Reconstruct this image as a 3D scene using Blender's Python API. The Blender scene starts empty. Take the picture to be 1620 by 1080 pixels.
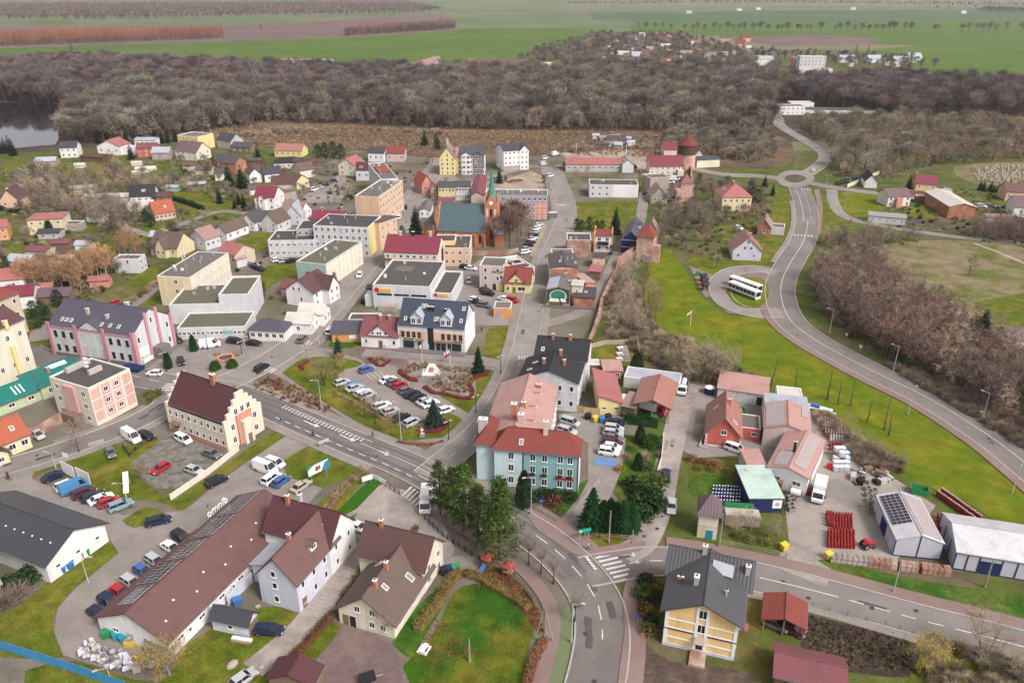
import bpy,math,random
from math import sin,cos,pi,radians,atan2,hypot,sqrt,degrees
from mathutils import Vector,Matrix
random.seed(7)
S=bpy.context.scene
COL=S.collection

# ---------------------------------------------------------------- camera (drone 90 m above the ground, looking north and down)
FPX,HORIZON,CAMH=1220.0,-25.0,90.0
TILT=atan2(540-HORIZON,FPX)
cam=bpy.data.cameras.new('camera'); camo=bpy.data.objects.new('camera',cam); COL.objects.link(camo)
cam.sensor_width=36; cam.lens=36*FPX/1620; cam.clip_start=1; cam.clip_end=30000
camo.location=(0,0,CAMH); camo.rotation_euler=(pi/2-TILT,0,0)
S.camera=camo

# ---------------------------------------------------------------- sky, sun, exposure (overcast November daylight)
SUN_EL,SUN_AZ=46,132         # azimuth clockwise from north: the bright part of the cloud is to the right and behind the drone
W=bpy.data.worlds.new('World'); S.world=W; W.use_nodes=True
nt=W.node_tree; bg=nt.nodes['Background']
sky=nt.nodes.new('ShaderNodeTexSky'); sky.sky_type='NISHITA'; sky.sun_disc=False
sky.sun_elevation=radians(SUN_EL); sky.sun_rotation=radians(SUN_AZ)
sky.air_density=1.0; sky.dust_density=4.0; sky.ozone_density=1.0
hsv=nt.nodes.new('ShaderNodeHueSaturation'); hsv.inputs['Saturation'].default_value=0.18   # grey cloud cover
nt.links.new(sky.outputs[0],hsv.inputs['Color']); tint=nt.nodes.new('ShaderNodeMix'); tint.data_type='RGBA'; tint.blend_type='MULTIPLY'; tint.inputs[0].default_value=1; tint.inputs[7].default_value=(1,.97,.975,1)   # warm white balance of the cloud light
nt.links.new(hsv.outputs[0],tint.inputs[6]); nt.links.new(tint.outputs[2],bg.inputs[0])
bg.inputs[1].default_value=0.1
sun=bpy.data.lights.new('sun','SUN'); sun.energy=1.5; sun.angle=radians(16); sun.color=(1,.95,.91)
suno=bpy.data.objects.new('sun',sun); COL.objects.link(suno)
suno.rotation_euler=(pi/2-radians(SUN_EL),0,-radians(SUN_AZ)+pi)
S.view_settings.view_transform='Standard'; S.view_settings.look='None'
S.view_settings.gamma=1; S.view_settings.use_curve_mapping=False; S.view_settings.exposure=.94
S.cycles.max_bounces=5; S.cycles.diffuse_bounces=2; S.cycles.glossy_bounces=2; S.cycles.transparent_max_bounces=6
S.cycles.volume_bounces=0; S.cycles.caustics_reflective=False; S.cycles.caustics_refractive=False
S.cycles.use_denoising=True

HAZE=.000075
# ---------------------------------------------------------------- survey: a point seen at (px, py) in the 1620x1080 photo, on the plane z
def P(px,py,z=0.0):
    u,v=(px-810)/FPX,(540-py)/FPX
    d=(u,cos(TILT)+v*sin(TILT),-sin(TILT)+v*cos(TILT))
    t=(z-CAMH)/d[2]
    return Vector((d[0]*t,d[1]*t,z))
def top(G,py):                                  # height of the point above G that is seen on row py
    v=(540-py)/FPX
    return CAMH+G[1]*(v*cos(TILT)-sin(TILT))/(cos(TILT)+v*sin(TILT))

# ---------------------------------------------------------------- materials
MATS={}
def lin(c):return tuple(c)+(1,)
def mat(name,rgb,rough=.85,var=.18,scale=.6,fine=0.,spec=.1,second=None,sec_scale=.05,sec_lo=.45,sec_hi=.6,pat=None,bump=0.,coord='world',metal=0.,rnd=0.,stretch=1.):
    """rgb base; var/scale: mottling; fine: fine grain; second: another colour in noise patches; pat: ('u'|'v'|'uv'|'x'|'z', period m, darkening)"""
    m=bpy.data.materials.new(name); m.use_nodes=True; MATS[name]=m
    n=m.node_tree.nodes; l=m.node_tree.links; b=n['Principled BSDF']
    b.inputs['Roughness'].default_value=rough; b.inputs['Metallic'].default_value=metal
    b.inputs['Specular IOR Level'].default_value=spec
    if coord=='world':
        g=n.new('ShaderNodeNewGeometry'); co=g.outputs['Position']
    else:
        g=n.new('ShaderNodeTexCoord'); co=g.outputs['Object']
    if stretch != 1.:
        mp=n.new('ShaderNodeMapping'); mp.inputs['Scale'].default_value=(1,1,stretch); l.new(co,mp.inputs['Vector']); co=mp.outputs[0]
    def noise(sc,det=4,rgh=.6):
        t=n.new('ShaderNodeTexNoise'); t.inputs['Scale'].default_value=sc; t.inputs['Detail'].default_value=det
        t.inputs['Roughness'].default_value=rgh; l.new(co,t.inputs['Vector']); return t.outputs[0]
    def ramp(src,lo,hi,a,c):
        r=n.new('ShaderNodeMapRange'); r.inputs[1].default_value=lo; r.inputs[2].default_value=hi
        r.inputs[3].default_value=a; r.inputs[4].default_value=c; l.new(src,r.inputs[0]); return r.outputs[0]
    def mixc(fac,a,c,mode='MIX'):
        x=n.new('ShaderNodeMix'); x.data_type='RGBA'; x.blend_type=mode
        for i,val in ((6,a),(7,c)):
            if isinstance(val,tuple):x.inputs[i].default_value=lin(val)
            else:l.new(val,x.inputs[i])
        if isinstance(fac,float):x.inputs[0].default_value=fac
        else:l.new(fac,x.inputs[0])
        return x.outputs[2]
    def mul(col,f):return mixc(1.0,col,f,'MULTIPLY')
    c=rgb
    if second:
        c=mixc(ramp(noise(sec_scale,6,.65),sec_lo,sec_hi,0.,1.),rgb,second)
    fac=None
    if var:fac=ramp(noise(scale,5,.65),.3,.7,1-var,1+var)
    if fine:
        f2=ramp(noise(scale*9+2,3,.7),.3,.7,1-fine,1+fine)
        if fac is None:fac=f2
        else:
            mm=n.new('ShaderNodeMath'); mm.operation='MULTIPLY'; l.new(fac,mm.inputs[0]); l.new(f2,mm.inputs[1]); fac=mm.outputs[0]
    if rnd:
        oi=n.new('ShaderNodeObjectInfo'); f3=ramp(oi.outputs['Random'],0,1,1-rnd,1+rnd)
        if fac is None:fac=f3
        else:
            mm=n.new('ShaderNodeMath'); mm.operation='MULTIPLY'; l.new(fac,mm.inputs[0]); l.new(f3,mm.inputs[1]); fac=mm.outputs[0]
    hgt=None
    if pat:
        uv=n.new('ShaderNodeUVMap') if pat[0] in ('u','v','uv') else n.new('ShaderNodeTexCoord')
        src=uv.outputs[0] if pat[0] in ('u','v','uv') else uv.outputs['Object']
        for ax in (pat[0] if pat[0]=='uv' else pat[0][0]):
            w=n.new('ShaderNodeTexWave'); w.wave_type='BANDS'; w.bands_direction={'u':'X','v':'Y','x':'X','y':'Y','z':'Z'}[ax]
            w.wave_profile='SIN'; w.inputs['Scale'].default_value=2*pi/20/pat[1]; w.inputs['Distortion'].default_value=0.
            l.new(src,w.inputs['Vector'])
            f4=ramp(w.outputs['Fac'],0,.45,1-pat[2],1.)
            hgt=w.outputs['Fac']
            if fac is None:fac=f4
            else:
                mm=n.new('ShaderNodeMath'); mm.operation='MULTIPLY'; l.new(fac,mm.inputs[0]); l.new(f4,mm.inputs[1]); fac=mm.outputs[0]
    if fac is not None:c=mul(c if not isinstance(c,tuple) else c,fac)
    if isinstance(c,tuple):b.inputs['Base Color'].default_value=lin(c)
    else:l.new(c,b.inputs['Base Color'])
    if bump:
        bp=n.new('ShaderNodeBump'); bp.inputs['Strength'].default_value=.8; bp.inputs['Distance'].default_value=bump
        l.new(hgt if hgt is not None else noise(scale*8+1,3,.7),bp.inputs['Height']); l.new(bp.outputs[0],b.inputs['Normal'])
    return m
def M(n):return MATS[n]

# ground
mat('grass',(.085,.112,.010),.9,.38,.3,.5,second=(.15,.13,.022),sec_scale=.11,bump=.06)
mat('grass_lush',(.036,.095,.008),.9,.38,.4,.45,second=(.085,.115,.02),sec_scale=.12,bump=.06)
mat('meadow',(.20,.158,.095),.95,.35,.2,.45,second=(.115,.125,.03),sec_scale=.055,bump=.1)
mat('grass_mound',(.098,.138,.006),.9,.26,.25,.35,second=(.155,.152,.010),sec_scale=.09,bump=.1)
mat('grass_dry',(.14,.115,.045),.95,.3,.3,.3,second=(.09,.10,.025),sec_scale=.09,bump=.08)
mat('lawn',(.03,.105,.006),.9,.2,.5,.2,bump=.04)
mat('lawn_garden',(.03,.085,.006),.9,.38,.3,.45,second=(.11,.108,.012),sec_scale=.09,sec_lo=.4,sec_hi=.56,bump=.05)
mat('scrub_ground',(.125,.10,.062),.95,.35,.12,.35,second=(.082,.10,.022),sec_scale=.035,sec_lo=.36,sec_hi=.52,bump=.1)
mat('town_ground',(.17,.145,.12),.95,.3,.2,.3,second=(.10,.095,.05),sec_scale=.05)
mat('marsh',(.155,.10,.065),.95,.35,.05,.35,second=(.10,.07,.05),sec_scale=.022,bump=.3)
mat('forest_floor',(.075,.055,.042),.95,.3,.05,.2)
mat('earth',(.085,.06,.05),.95,.35,.5,.4,second=(.13,.10,.07),sec_scale=.3,bump=.1)
mat('sand',(.36,.29,.22),.95,.18,.2,.15,second=(.26,.21,.17),sec_scale=.06)
mat('leaf_litter',(.20,.105,.06),.95,.35,.8,.45,second=(.12,.085,.04),sec_scale=.4,bump=.1)
mat('asphalt',(.225,.199,.182),.85,.12,.12,.08,second=(.27,.24,.218),sec_scale=.05)
mat('asphalt_mid',(.178,.158,.149),.85,.12,.12,.08,second=(.215,.19,.178),sec_scale=.05)
mat('asphalt_dark',(.150,.132,.126),.85,.12,.15,.08,second=(.185,.163,.152),sec_scale=.06)
mat('paver',(.255,.222,.20),.85,.1,.3,.12,second=(.215,.187,.17),sec_scale=.09)
mat('paver_pink',(.235,.172,.155),.85,.12,.4,.12,second=(.21,.145,.13),sec_scale=.1)
mat('paver_drive',(.15,.105,.098),.85,.14,.8,.3,second=(.185,.135,.12),sec_scale=.15)
mat('kerb',(.36,.33,.31),.85,.12,1.)
mat('concrete',(.33,.29,.26),.9,.16,.3,.15,second=(.24,.20,.18),sec_scale=.1)
mat('yard_concrete',(.31,.27,.24),.9,.15,.2,.15,second=(.21,.185,.17),sec_scale=.05,sec_lo=.5,sec_hi=.56)
mat('gravel',(.19,.175,.155),.95,.3,.8,.5,second=(.13,.12,.10),sec_scale=.5)
mat('paint',(.60,.565,.545),.7,.15,1.2,.15,second=(.5,.47,.45),sec_scale=.8,sec_lo=.6,sec_hi=.75)
mat('blue_paint',(.12,.22,.42),.7,.15,1.)
mat('field_green',(.072,.128,.02),.95,.12,.02,.1,second=(.095,.14,.026),sec_scale=.006)
mat('field_teal',(.055,.11,.05),.95,.1,.02,.1,second=(.09,.135,.06),sec_scale=.004)
mat('field_brown',(.14,.095,.088),.95,.12,.02,.12,second=(.17,.12,.10),sec_scale=.005)
mat('field_tan',(.19,.155,.10),.95,.12,.02,.12,second=(.15,.15,.08),sec_scale=.005)
mat('field_pale',(.14,.165,.085),.95,.12,.01,.1,second=(.10,.13,.06),sec_scale=.003)
mat('water',(.012,.013,.016),.04,0,spec=.6)
mat('soil_garden',(.045,.032,.028),.95,.35,1.2,.5,second=(.075,.05,.04),sec_scale=1.)
# walls
def wmat(n,c,var=.1,**k):mat('w_'+n,c,.85,var,.5,.05,second=tuple(x*.74 for x in c),sec_scale=.9,sec_lo=.52,sec_hi=.8,stretch=.16,**k)   # rain streaks run down the walls
for n,c in dict(white=(.72,.70,.69),cream=(.66,.60,.49),warm=(.62,.55,.45),yellow=(.66,.56,.36),lemon=(.68,.58,.26),orange=(.62,.30,.12),apricot=(.76,.53,.25),
                 peach=(.62,.43,.30),pink=(.60,.36,.33),lilac=(.56,.56,.64),grey=(.42,.40,.39),dgrey=(.16,.155,.16),beige=(.50,.42,.33),paleblue=(.50,.62,.63),teal=(.23,.40,.42),
                 green=(.45,.50,.32),mint=(.33,.43,.40),brown=(.20,.14,.10),salmon=(.56,.25,.19),rose=(.55,.21,.24),greywhite=(.56,.56,.57),rosebeige=(.52,.42,.40),navy=(.022,.032,.10),stone=(.36,.30,.26),
                 red=(.50,.13,.10),pinkpil=(.50,.235,.265),violet=(.32,.30,.36)).items():wmat(n,c)
mat('w_brick',(.36,.15,.095),.9,.2,.6,.2,second=(.42,.22,.15),sec_scale=.3,pat=('z',.25,.12))
mat('w_towerbrick',(.47,.26,.20),.9,.22,.5,.25,second=(.50,.37,.30),sec_scale=.25,pat=('z',.3,.1))
mat('w_oldbrick',(.30,.16,.12),.95,.25,.5,.25,second=(.40,.30,.24),sec_scale=.3)
mat('w_fieldstone',(.27,.245,.22),.95,.3,1.5,.3)
mat('w_churchbrick',(.48,.19,.105),.9,.16,.6,.2,pat=('z',.3,.1))
mat('w_cladding',(.50,.50,.56),.5,.05,.3,pat=('z',.32,.22))
mat('w_wood',(.16,.09,.055),.9,.2,1.,.2,pat=('x',.3,.3))
mat('w_darkwood',(.055,.045,.045),.9,.2,1.,.2,pat=('x',.9,.5))
# roofs
def rmat(n,c,kind,var=.12,rough=.75):
    pat={'tile':('v',.38,.28),'seam':('u',.55,.25),'felt':None,'sheet':('u',.3,.2),'cor':('u',.22,.25)}[kind]
    mat('r_'+n,c,.42 if kind in ('seam','cor','sheet') or n=='slate' else rough,var,.3,.08,spec=.4 if kind in ('seam','cor','sheet') or n=='slate' else .2,pat=pat,second=tuple(x*.62+.012 for x in c),sec_scale=.3,sec_lo=.45,sec_hi=.72,bump=.03 if pat else .0)
rmat('red',(.235,.06,.048),'tile'); rmat('pinkred',(.38,.13,.125),'sheet',.08); rmat('crimson',(.21,.035,.058),'sheet',.1); rmat('orange',(.40,.11,.06),'tile')
rmat('brown',(.165,.088,.08),'tile'); rmat('choc',(.115,.06,.055),'tile'); rmat('taupe',(.145,.102,.085),'tile'); rmat('wine',(.105,.04,.045),'tile'); rmat('maroon',(.21,.075,.085),'tile')
rmat('hall',(.158,.082,.077),'tile',.06); rmat('grey',(.078,.076,.082),'seam'); rmat('slate',(.058,.058,.07),'tile'); rmat('black',(.034,.034,.038),'tile'); rmat('navy',(.045,.058,.088),'seam')
rmat('violet',(.085,.08,.105),'seam'); rmat('teal',(.008,.165,.135),'seam',.08); rmat('mintsheet',(.50,.62,.55),'sheet',.06); rmat('copper',(.07,.12,.13),'seam',.12); rmat('verdigris',(.11,.31,.25),'seam',.25)
rmat('felt',(.088,.08,.075),'felt',.2); rmat('feltlight',(.145,.133,.122),'felt',.22); rmat('feltdark',(.07,.066,.068),'felt',.2); rmat('feltgreen',(.125,.12,.085),'felt',.2)
rmat('salmon',(.37,.165,.13),'sheet',.1); rmat('pinkpale',(.47,.27,.235),'sheet',.08); rmat('whitemetal',(.62,.60,.62),'cor',.06,.5); rmat('cream',(.64,.58,.52),'cor',.06,.6); rmat('lilac',(.42,.44,.50),'sheet',.08)
rmat('plum',(.16,.105,.12),'seam'); rmat('moss',(.16,.145,.12),'felt',.35); rmat('rosebrown',(.33,.21,.185),'cor',.1); rmat('thatch',(.20,.17,.14),'cor',.3); rmat('eternit',(.33,.31,.29),'cor',.25)
# small things
mat('white',(.78,.77,.76),.5,.05,1.,coord='object'); mat('trim',(.70,.67,.64),.7,.06,1.); mat('dark',(.025,.025,.028),.6,.1,1.,coord='object')
mat('glass',(.018,.02,.026),.08,0,spec=.6); mat('glass_curtain',(.22,.21,.20),.25,.25,.9,spec=.5); mat('steel',(.42,.42,.43),.45,.08,1.,metal=.6); mat('galv',(.40,.40,.41),.5,.1,1.)
mat('rubber',(.02,.02,.02),.9,0); mat('rim',(.35,.35,.36),.4,0,metal=.7); mat('lamp_glass',(.75,.75,.72),.3,0); mat('tail_red',(.35,.02,.02),.3,0)
mat('brick_ch',(.40,.17,.10),.9,.2,3.,coord='object'); mat('plaster_ch',(.45,.40,.36),.9,.2,3.,coord='object')
mat('solar',(.028,.022,.04),.18,.1,.5,spec=.6); mat('solar_light',(.36,.29,.28),.25,.08,.5,spec=.6); mat('alu',(.55,.52,.52),.4,.05,1.)
mat('gas_red',(.30,.038,.036),.45,.1,2.,coord='object',rnd=.15); mat('gas_grey',(.5,.48,.47),.5,.1,2.,coord='object'); mat('gas_navy',(.03,.045,.16),.45,.1,2.,coord='object')
mat('plastic_blue',(.05,.16,.38),.5,.1,2.,coord='object'); mat('plastic_teal',(.03,.25,.33),.5,.1,2.,coord='object'); mat('plastic_green',(.03,.22,.08),.5,.1,2.,coord='object'); mat('plastic_yellow',(.65,.45,.05),.5,.1,2.,coord='object')
mat('fence_blue',(.06,.25,.46),.5,.06,.6); mat('sack',(.38,.36,.35),.7,.2,2.,.15,coord='object',rnd=.25); mat('wood',(.28,.19,.12),.9,.2,1.5,.2); mat('wood_grey',(.27,.24,.21),.9,.2,1.5,.2); mat('wood_yellow',(.50,.38,.19),.8,.12,1.5)
mat('sign_green',(.02,.32,.24),.5,.04,2.); mat('sign_blue',(.03,.10,.42),.5,.04,2.); mat('sign_red',(.55,.02,.03),.5,.04,2.); mat('sign_yellow',(.75,.55,.18),.5,.04,2.); mat('flag_red',(.55,.06,.08),.7,.05,2.)
mat('skin',(.5,.32,.25),.6,0); mat('cloth_dark',(.03,.03,.035),.9,.1,4.); mat('cloth_blue',(.05,.08,.16),.9,.1,4.); mat('cloth_pale',(.5,.47,.42),.9,.1,4.); mat('hair',(.05,.03,.02),.8,0)
mat('play_red',(.30,.06,.05),.7,.1,2.); mat('mural_green',(.05,.20,.12),.8,.35,1.2,.3); mat('mural_dark',(.035,.085,.05),.8,.3,.8)
for n,c in dict(silver=(.42,.43,.44),white=(.76,.76,.76),black=(.018,.018,.02),grey=(.13,.135,.145),navy=(.018,.025,.06),red=(.40,.02,.025),blue=(.05,.12,.33),steelblue=(.22,.30,.36),skyblue=(.06,.20,.40),maroon=(.09,.02,.025),beige=(.45,.38,.29),green=(.03,.14,.07)).items():
    mat('car_'+n,c,.25,0,spec=.5)
# plants
def vmat(n,c,rnd=.36,var=.2,sc=.5):mat(n,c,.9,var,sc,0,coord='world',rnd=rnd,spec=.1)
vmat('bark',(.085,.066,.055)); vmat('bark_pale',(.40,.36,.33)); vmat('bark_grey',(.24,.205,.175)); vmat('twig_wood',(.165,.138,.122),.5); vmat('twig_wood_purple',(.14,.108,.11),.5); vmat('twig_wood_tan',(.235,.20,.152),.45); vmat('twig_wood_olive',(.175,.17,.11),.45); vmat('twig_wood_red',(.18,.122,.10),.45); vmat('twig',(.235,.18,.145)); vmat('twig_tan',(.36,.285,.20)); vmat('twig_purple',(.195,.145,.13)); vmat('twig_red',(.255,.16,.12)); vmat('twig_olive',(.26,.23,.12)); vmat('twig_orange',(.42,.25,.14))
vmat('leaf_yellow',(.36,.22,.04)); vmat('leaf_orange',(.36,.16,.04)); vmat('leaf_green',(.050,.095,.018),.15); vmat('leaf_olive',(.12,.12,.025)); vmat('leaf_brown',(.155,.10,.04)); vmat('leaf_crimson',(.17,.03,.03)); vmat('leaf_rust',(.19,.08,.048)); vmat('leaf_dark',(.016,.040,.014),.15)
vmat('needle',(.014,.034,.018),.2); vmat('needle_mid',(.028,.055,.025),.2); vmat('needle_green',(.018,.065,.018),.2); vmat('needle_blue',(.035,.06,.055),.2); vmat('reed',(.36,.26,.16)); vmat('larch',(.33,.15,.085),.2,.25,.02)

# ---------------------------------------------------------------- mesh helpers
class MB:
    def __init__(s):s.v=[]; s.f=[]; s.m=[]; s.uv=[]; s.ms=[]
    def mi(s,m):
        if m not in s.ms:s.ms.append(m)
        return s.ms.index(m)
    def add(s,vs,fs,m,uvs=None):
        o=len(s.v); s.v.extend([tuple(v) for v in vs]); k=s.mi(m)
        for i,f in enumerate(fs):
            s.f.append([o+j for j in f]); s.m.append(k); s.uv.append(uvs[i] if uvs else None)
        return s
    def box(s,x0,y0,z0,x1,y1,z1,m):
        v=[(x0,y0,z0),(x1,y0,z0),(x1,y1,z0),(x0,y1,z0),(x0,y0,z1),(x1,y0,z1),(x1,y1,z1),(x0,y1,z1)]
        return s.add(v,[(3,2,1,0),(4,5,6,7),(0,1,5,4),(1,2,6,5),(2,3,7,6),(3,0,4,7)],m)
    def slab(s,pts,th,m,axis=0):
        """a plate whose top face is pts (counter-clockwise seen from above), th thick; uv in metres, u along the edge pts[0]-pts[1]"""
        pts=[Vector(p) for p in pts]; n=(pts[1]-pts[0]).cross(pts[2]-pts[1]).normalized()
        lo=[p-n*th for p in pts]; k=len(pts)
        eu=(pts[1]-pts[0]).normalized(); ev=n.cross(eu)
        uv=[((p-pts[0]).dot(eu),(p-pts[0]).dot(ev)) for p in pts]
        fs=[tuple(range(k)),tuple(range(2*k-1,k-1,-1))]+[(i,k+i,k+(i+1)%k,(i+1)%k) for i in range(k)]
        return s.add(pts+lo,fs,m,[uv,uv[::-1]]+[[(0,0)]*4]*k)
    def tube(s,p,q,r0,r1,m,k=5,cap=True):
        p,q=Vector(p),Vector(q); d=q-p
        if d.length<1e-6:return s
        d.normalize(); a=d.orthogonal().normalized(); b=d.cross(a); vs=[]
        for c,r in ((p,r0),(q,r1)):
            for i in range(k):t=2*pi*i/k; vs.append(c+a*(r*cos(t))+b*(r*sin(t)))
        fs=[(i,(i+1)%k,k+(i+1)%k,k+i) for i in range(k)]
        if cap:fs+=[tuple(range(k-1,-1,-1)),tuple(range(k,2*k))]
        return s.add(vs,fs,m)
    def cyl(s,x,y,z0,z1,r,m,k=10,r1=None):return s.tube((x,y,z0),(x,y,z1),r,r if r1 is None else r1,m,k)
    def ball(s,c,rx,ry,rz,m,seg=8,rings=5):
        vs=[(c[0],c[1],c[2]-rz)]; 
        for j in range(1,rings):
            t=-pi/2+pi*j/rings
            for i in range(seg):a=2*pi*i/seg; vs.append((c[0]+rx*cos(t)*cos(a),c[1]+ry*cos(t)*sin(a),c[2]+rz*sin(t)))
        vs.append((c[0],c[1],c[2]+rz)); fs=[]
        for i in range(seg):fs.append((0,1+(i+1)%seg,1+i))
        for j in range(rings-2):
            for i in range(seg):a=1+j*seg; fs.append((a+i,a+(i+1)%seg,a+seg+(i+1)%seg,a+seg+i))
        a=1+(rings-2)*seg
        for i in range(seg):fs.append((a+i,a+(i+1)%seg,len(vs)-1))
        return s.add(vs,fs,m)
    def mesh(s,name,smooth=False):
        me=bpy.data.meshes.new(name); me.from_pydata(s.v,[],s.f)
        for m in s.ms:me.materials.append(M(m))
        me.polygons.foreach_set('material_index',s.m)
        if any(u is not None for u in s.uv):
            L=me.uv_layers.new(name='UVMap').data
            for p,u in zip(me.polygons,s.uv):
                if u is not None:
                    for li,c in zip(p.loop_indices,u):L[li].uv=c
        if smooth:me.polygons.foreach_set('use_smooth',[True]*len(me.polygons))
        me.update(); return me
    def obj(s,name,parent=None,smooth=False):return link(name,s.mesh(name,smooth),parent)
def link(name,data,parent=None,loc=None,rz=None,scale=None):
    o=bpy.data.objects.new(name,data); COL.objects.link(o)
    if parent is not None:o.parent=parent
    if loc is not None:o.location=loc
    if rz is not None:o.rotation_euler=(0,0,rz)
    if scale is not None:o.scale=(scale,)*3 if isinstance(scale,(int,float)) else scale
    return o
def tag(o,label=None,cat=None,group=None,kind=None):
    if label:o['label']=label
    if cat:o['category']=cat
    if group:o['group']=group
    if kind:o['kind']=kind
    return o
def thing(name,label,cat,loc=(0,0,0),rz=0,group=None):return tag(link(name,None,None,loc,rz),label,cat,group)
def spline(pts,n=8):
    """Catmull-Rom through pts"""
    p=[pts[0]+(pts[0]-pts[1])]+list(pts)+[pts[-1]+(pts[-1]-pts[-2])]; out=[]
    for i in range(1,len(p)-2):
        for j in range(n):
            t=j/n; a,b,c,d=p[i-1:i+3]
            out.append(.5*(2*b+(c-a)*t+(2*a-5*b+4*c-d)*t*t+(3*b-a-3*c+d)*t**3))
    return out+[pts[-1]]
def offset(line,d):
    out=[]
    for i,p in enumerate(line):
        t=(line[min(i+1,len(line)-1)]-line[max(i-1,0)]); t.z=0; t.normalize()
        out.append(p+Vector((-t.y,t.x,0))*d)
    return out
# ================================================================ THE SETTING: ground, fields, water, roads
def patch(name,pts,m,z=.02,smooth=0,th=0,label=None,kind='structure'):
    w=[P(*p) for p in pts]
    if smooth:
        w=spline(w+[w[0]],smooth)[:-1]
    for p in w:p.z=z
    if th:
        from mathutils.geometry import tessellate_polygon
        k=len(w); tri=tessellate_polygon([w])
        area=sum(w[i].x*w[(i+1)%k].y-w[(i+1)%k].x*w[i].y for i in range(k))
        if area<0:
            w=w[::-1]; tri=tessellate_polygon([w])
        fs=[tuple(t) for t in tri]
        fs=[f if (w[f[1]]-w[f[0]]).cross(w[f[2]]-w[f[0]]).z>0 else f[::-1] for f in fs]
        fs+=[(i,(i+1)%k,k+(i+1)%k,k+i)[::-1] for i in range(k)]
        vs=w+[Vector((p.x,p.y,z-th)) for p in w]
    else:
        from mathutils.geometry import tessellate_polygon
        vs=w; fs=[tuple(t) for t in tessellate_polygon([w])]
        fs=[f if (w[f[1]]-w[f[0]]).cross(w[f[2]]-w[f[0]]).z>0 else f[::-1] for f in fs]
    return tag(MB().add(vs,fs,m).obj(name),label,None,None,kind)
def strip(name,line,w0,w1,m,z,th=0,kind='structure'):
    a,b=offset(line,w0),offset(line,w1); k=len(line); mb=MB()
    if w0>w1:a,b=b,a                      # b is left of a
    vs=[Vector((p.x,p.y,z)) for p in a]+[Vector((p.x,p.y,z)) for p in b]
    fs=[(i,i+1,k+i+1,k+i) for i in range(k-1)]
    if th:
        vs+=[v-Vector((0,0,th)) for v in vs[:2*k]]
        fs+=[(i+1,i,2*k+i,2*k+i+1) for i in range(k-1)]+[(k+i,k+i+1,3*k+i+1,3*k+i) for i in range(k-1)]
        fs+=[(0,k,3*k,2*k),(2*k-1,k-1,3*k-1,4*k-1)]
    return tag(mb.add(vs,fs,m).obj(name),kind=kind)
RZ=[.10]
def road(name,pts,w,m='asphalt',kerbs=True,n=8,z=None):
    line=spline([P(*p) for p in pts],n)
    RZ[0]+=.0018
    strip(name,line,w/2,-w/2,m,z or RZ[0])
    if kerbs:
        for s in (1,-1):strip('kerb',line,s*w/2,s*(w/2+.28),'kerb',.246+(RZ[0]-.1)*.6+.0008*(s>0),.2)
    return line
def dashes(line,off,w,length,gap,s0=0,s1=1e9,m='paint',z=.2,name='road_marking'):
    """broken or solid line painted along a road, joined into one marking"""
    L=offset(line,off); mb=MB(); s=0; nxt=s0
    acc=[0]
    for i in range(len(L)-1):acc.append(acc[-1]+(L[i+1]-L[i]).length)
    def at(s):
        s=max(0,min(s,acc[-1]))
        for i in range(len(L)-1):
            if acc[i+1]>=s:
                t=(s-acc[i])/max(acc[i+1]-acc[i],1e-6); return L[i].lerp(L[i+1],t)
        return L[-1]
    s=s0; end=min(s1,acc[-1])
    while s<end:
        e=min(s+length,end); k=max(1,int((e-s)/2)); pts=[at(s+(e-s)*i/k) for i in range(k+1)]
        if len(pts)>1 and (pts[-1]-pts[0]).length>.2:
            a,b=offset(pts,w/2),offset(pts,-w/2); n=len(pts)
            mb.add([(p.x,p.y,z) for p in b]+[(p.x,p.y,z) for p in a],[(i,i+1,n+i+1,n+i) for i in range(n-1)],m)
        s+=length+gap
    if mb.f:tag(mb.obj(name),kind='structure')
def bars(a,b,n,dirv,length,w=.5,m='paint',z=.2,name='crossing_marking'):
    """n bars laid out evenly from pixel a to pixel b, each running along the pixel direction dirv"""
    A,B=P(*a),P(*b); mid=(a[0]+b[0])/2,(a[1]+b[1])/2
    d=(P(mid[0]+dirv[0],mid[1]+dirv[1])-P(*mid)).normalized(); q=Vector((-d.y,d.x,0)); mb=MB()
    for i in range(n):
        c=A.lerp(B,i/max(n-1,1))
        v=[c-d*length/2-q*w/2,c+d*length/2-q*w/2,c+d*length/2+q*w/2,c-d*length/2+q*w/2]
        mb.add([(p.x,p.y,z) for p in v],[(0,1,2,3)],m)
    return tag(mb.obj(name),kind='structure')

BASE=MB().add([(-12500,-60,0),(12500,-60,0),(12500,13000,0),(-12500,13000,0)],[(0,1,2,3)],'field_pale'); tag(BASE.obj('ground'),kind='structure')
# --- far land
patch('field',[(-60,78),(300,69),(540,60),(760,50),(760,140),(-60,140)],'field_green',.30)
patch('field',[(0,40),(360,42),(700,22),(730,48),(540,61),(350,69),(0,79)],'field_brown',.28)
patch('field',[(60,34),(110,33),(105,40),(50,40)],'field_green',.34)
patch('field',[(540,60),(740,45),(960,45),(960,100),(760,120),(760,52)],'field_green',.24)
patch('field',[(930,20),(1620,14),(1620,30),(1180,38),(940,32)],'field_teal',.28)
patch('field',[(1000,34),(1620,26),(1620,52),(1000,54)],'field_green',.26)
patch('field',[(1000,52),(1620,50),(1620,150),(1500,120),(1300,70),(1080,62)],'field_green',.30)
patch('field',[(1150,62),(1230,57),(1300,55),(1395,63),(1370,74),(1220,72)],'field_brown',.34)
patch('field',[(1230,74),(1330,71),(1460,72),(1380,80),(1260,80)],'field_tan',.36)
patch('field',[(1080,56),(1150,58),(1260,80),(1150,84),(1050,66)],'field_tan',.32)
patch('field',[(880,8),(1620,2),(1620,8),(900,14)],'field_tan',.28)
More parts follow.
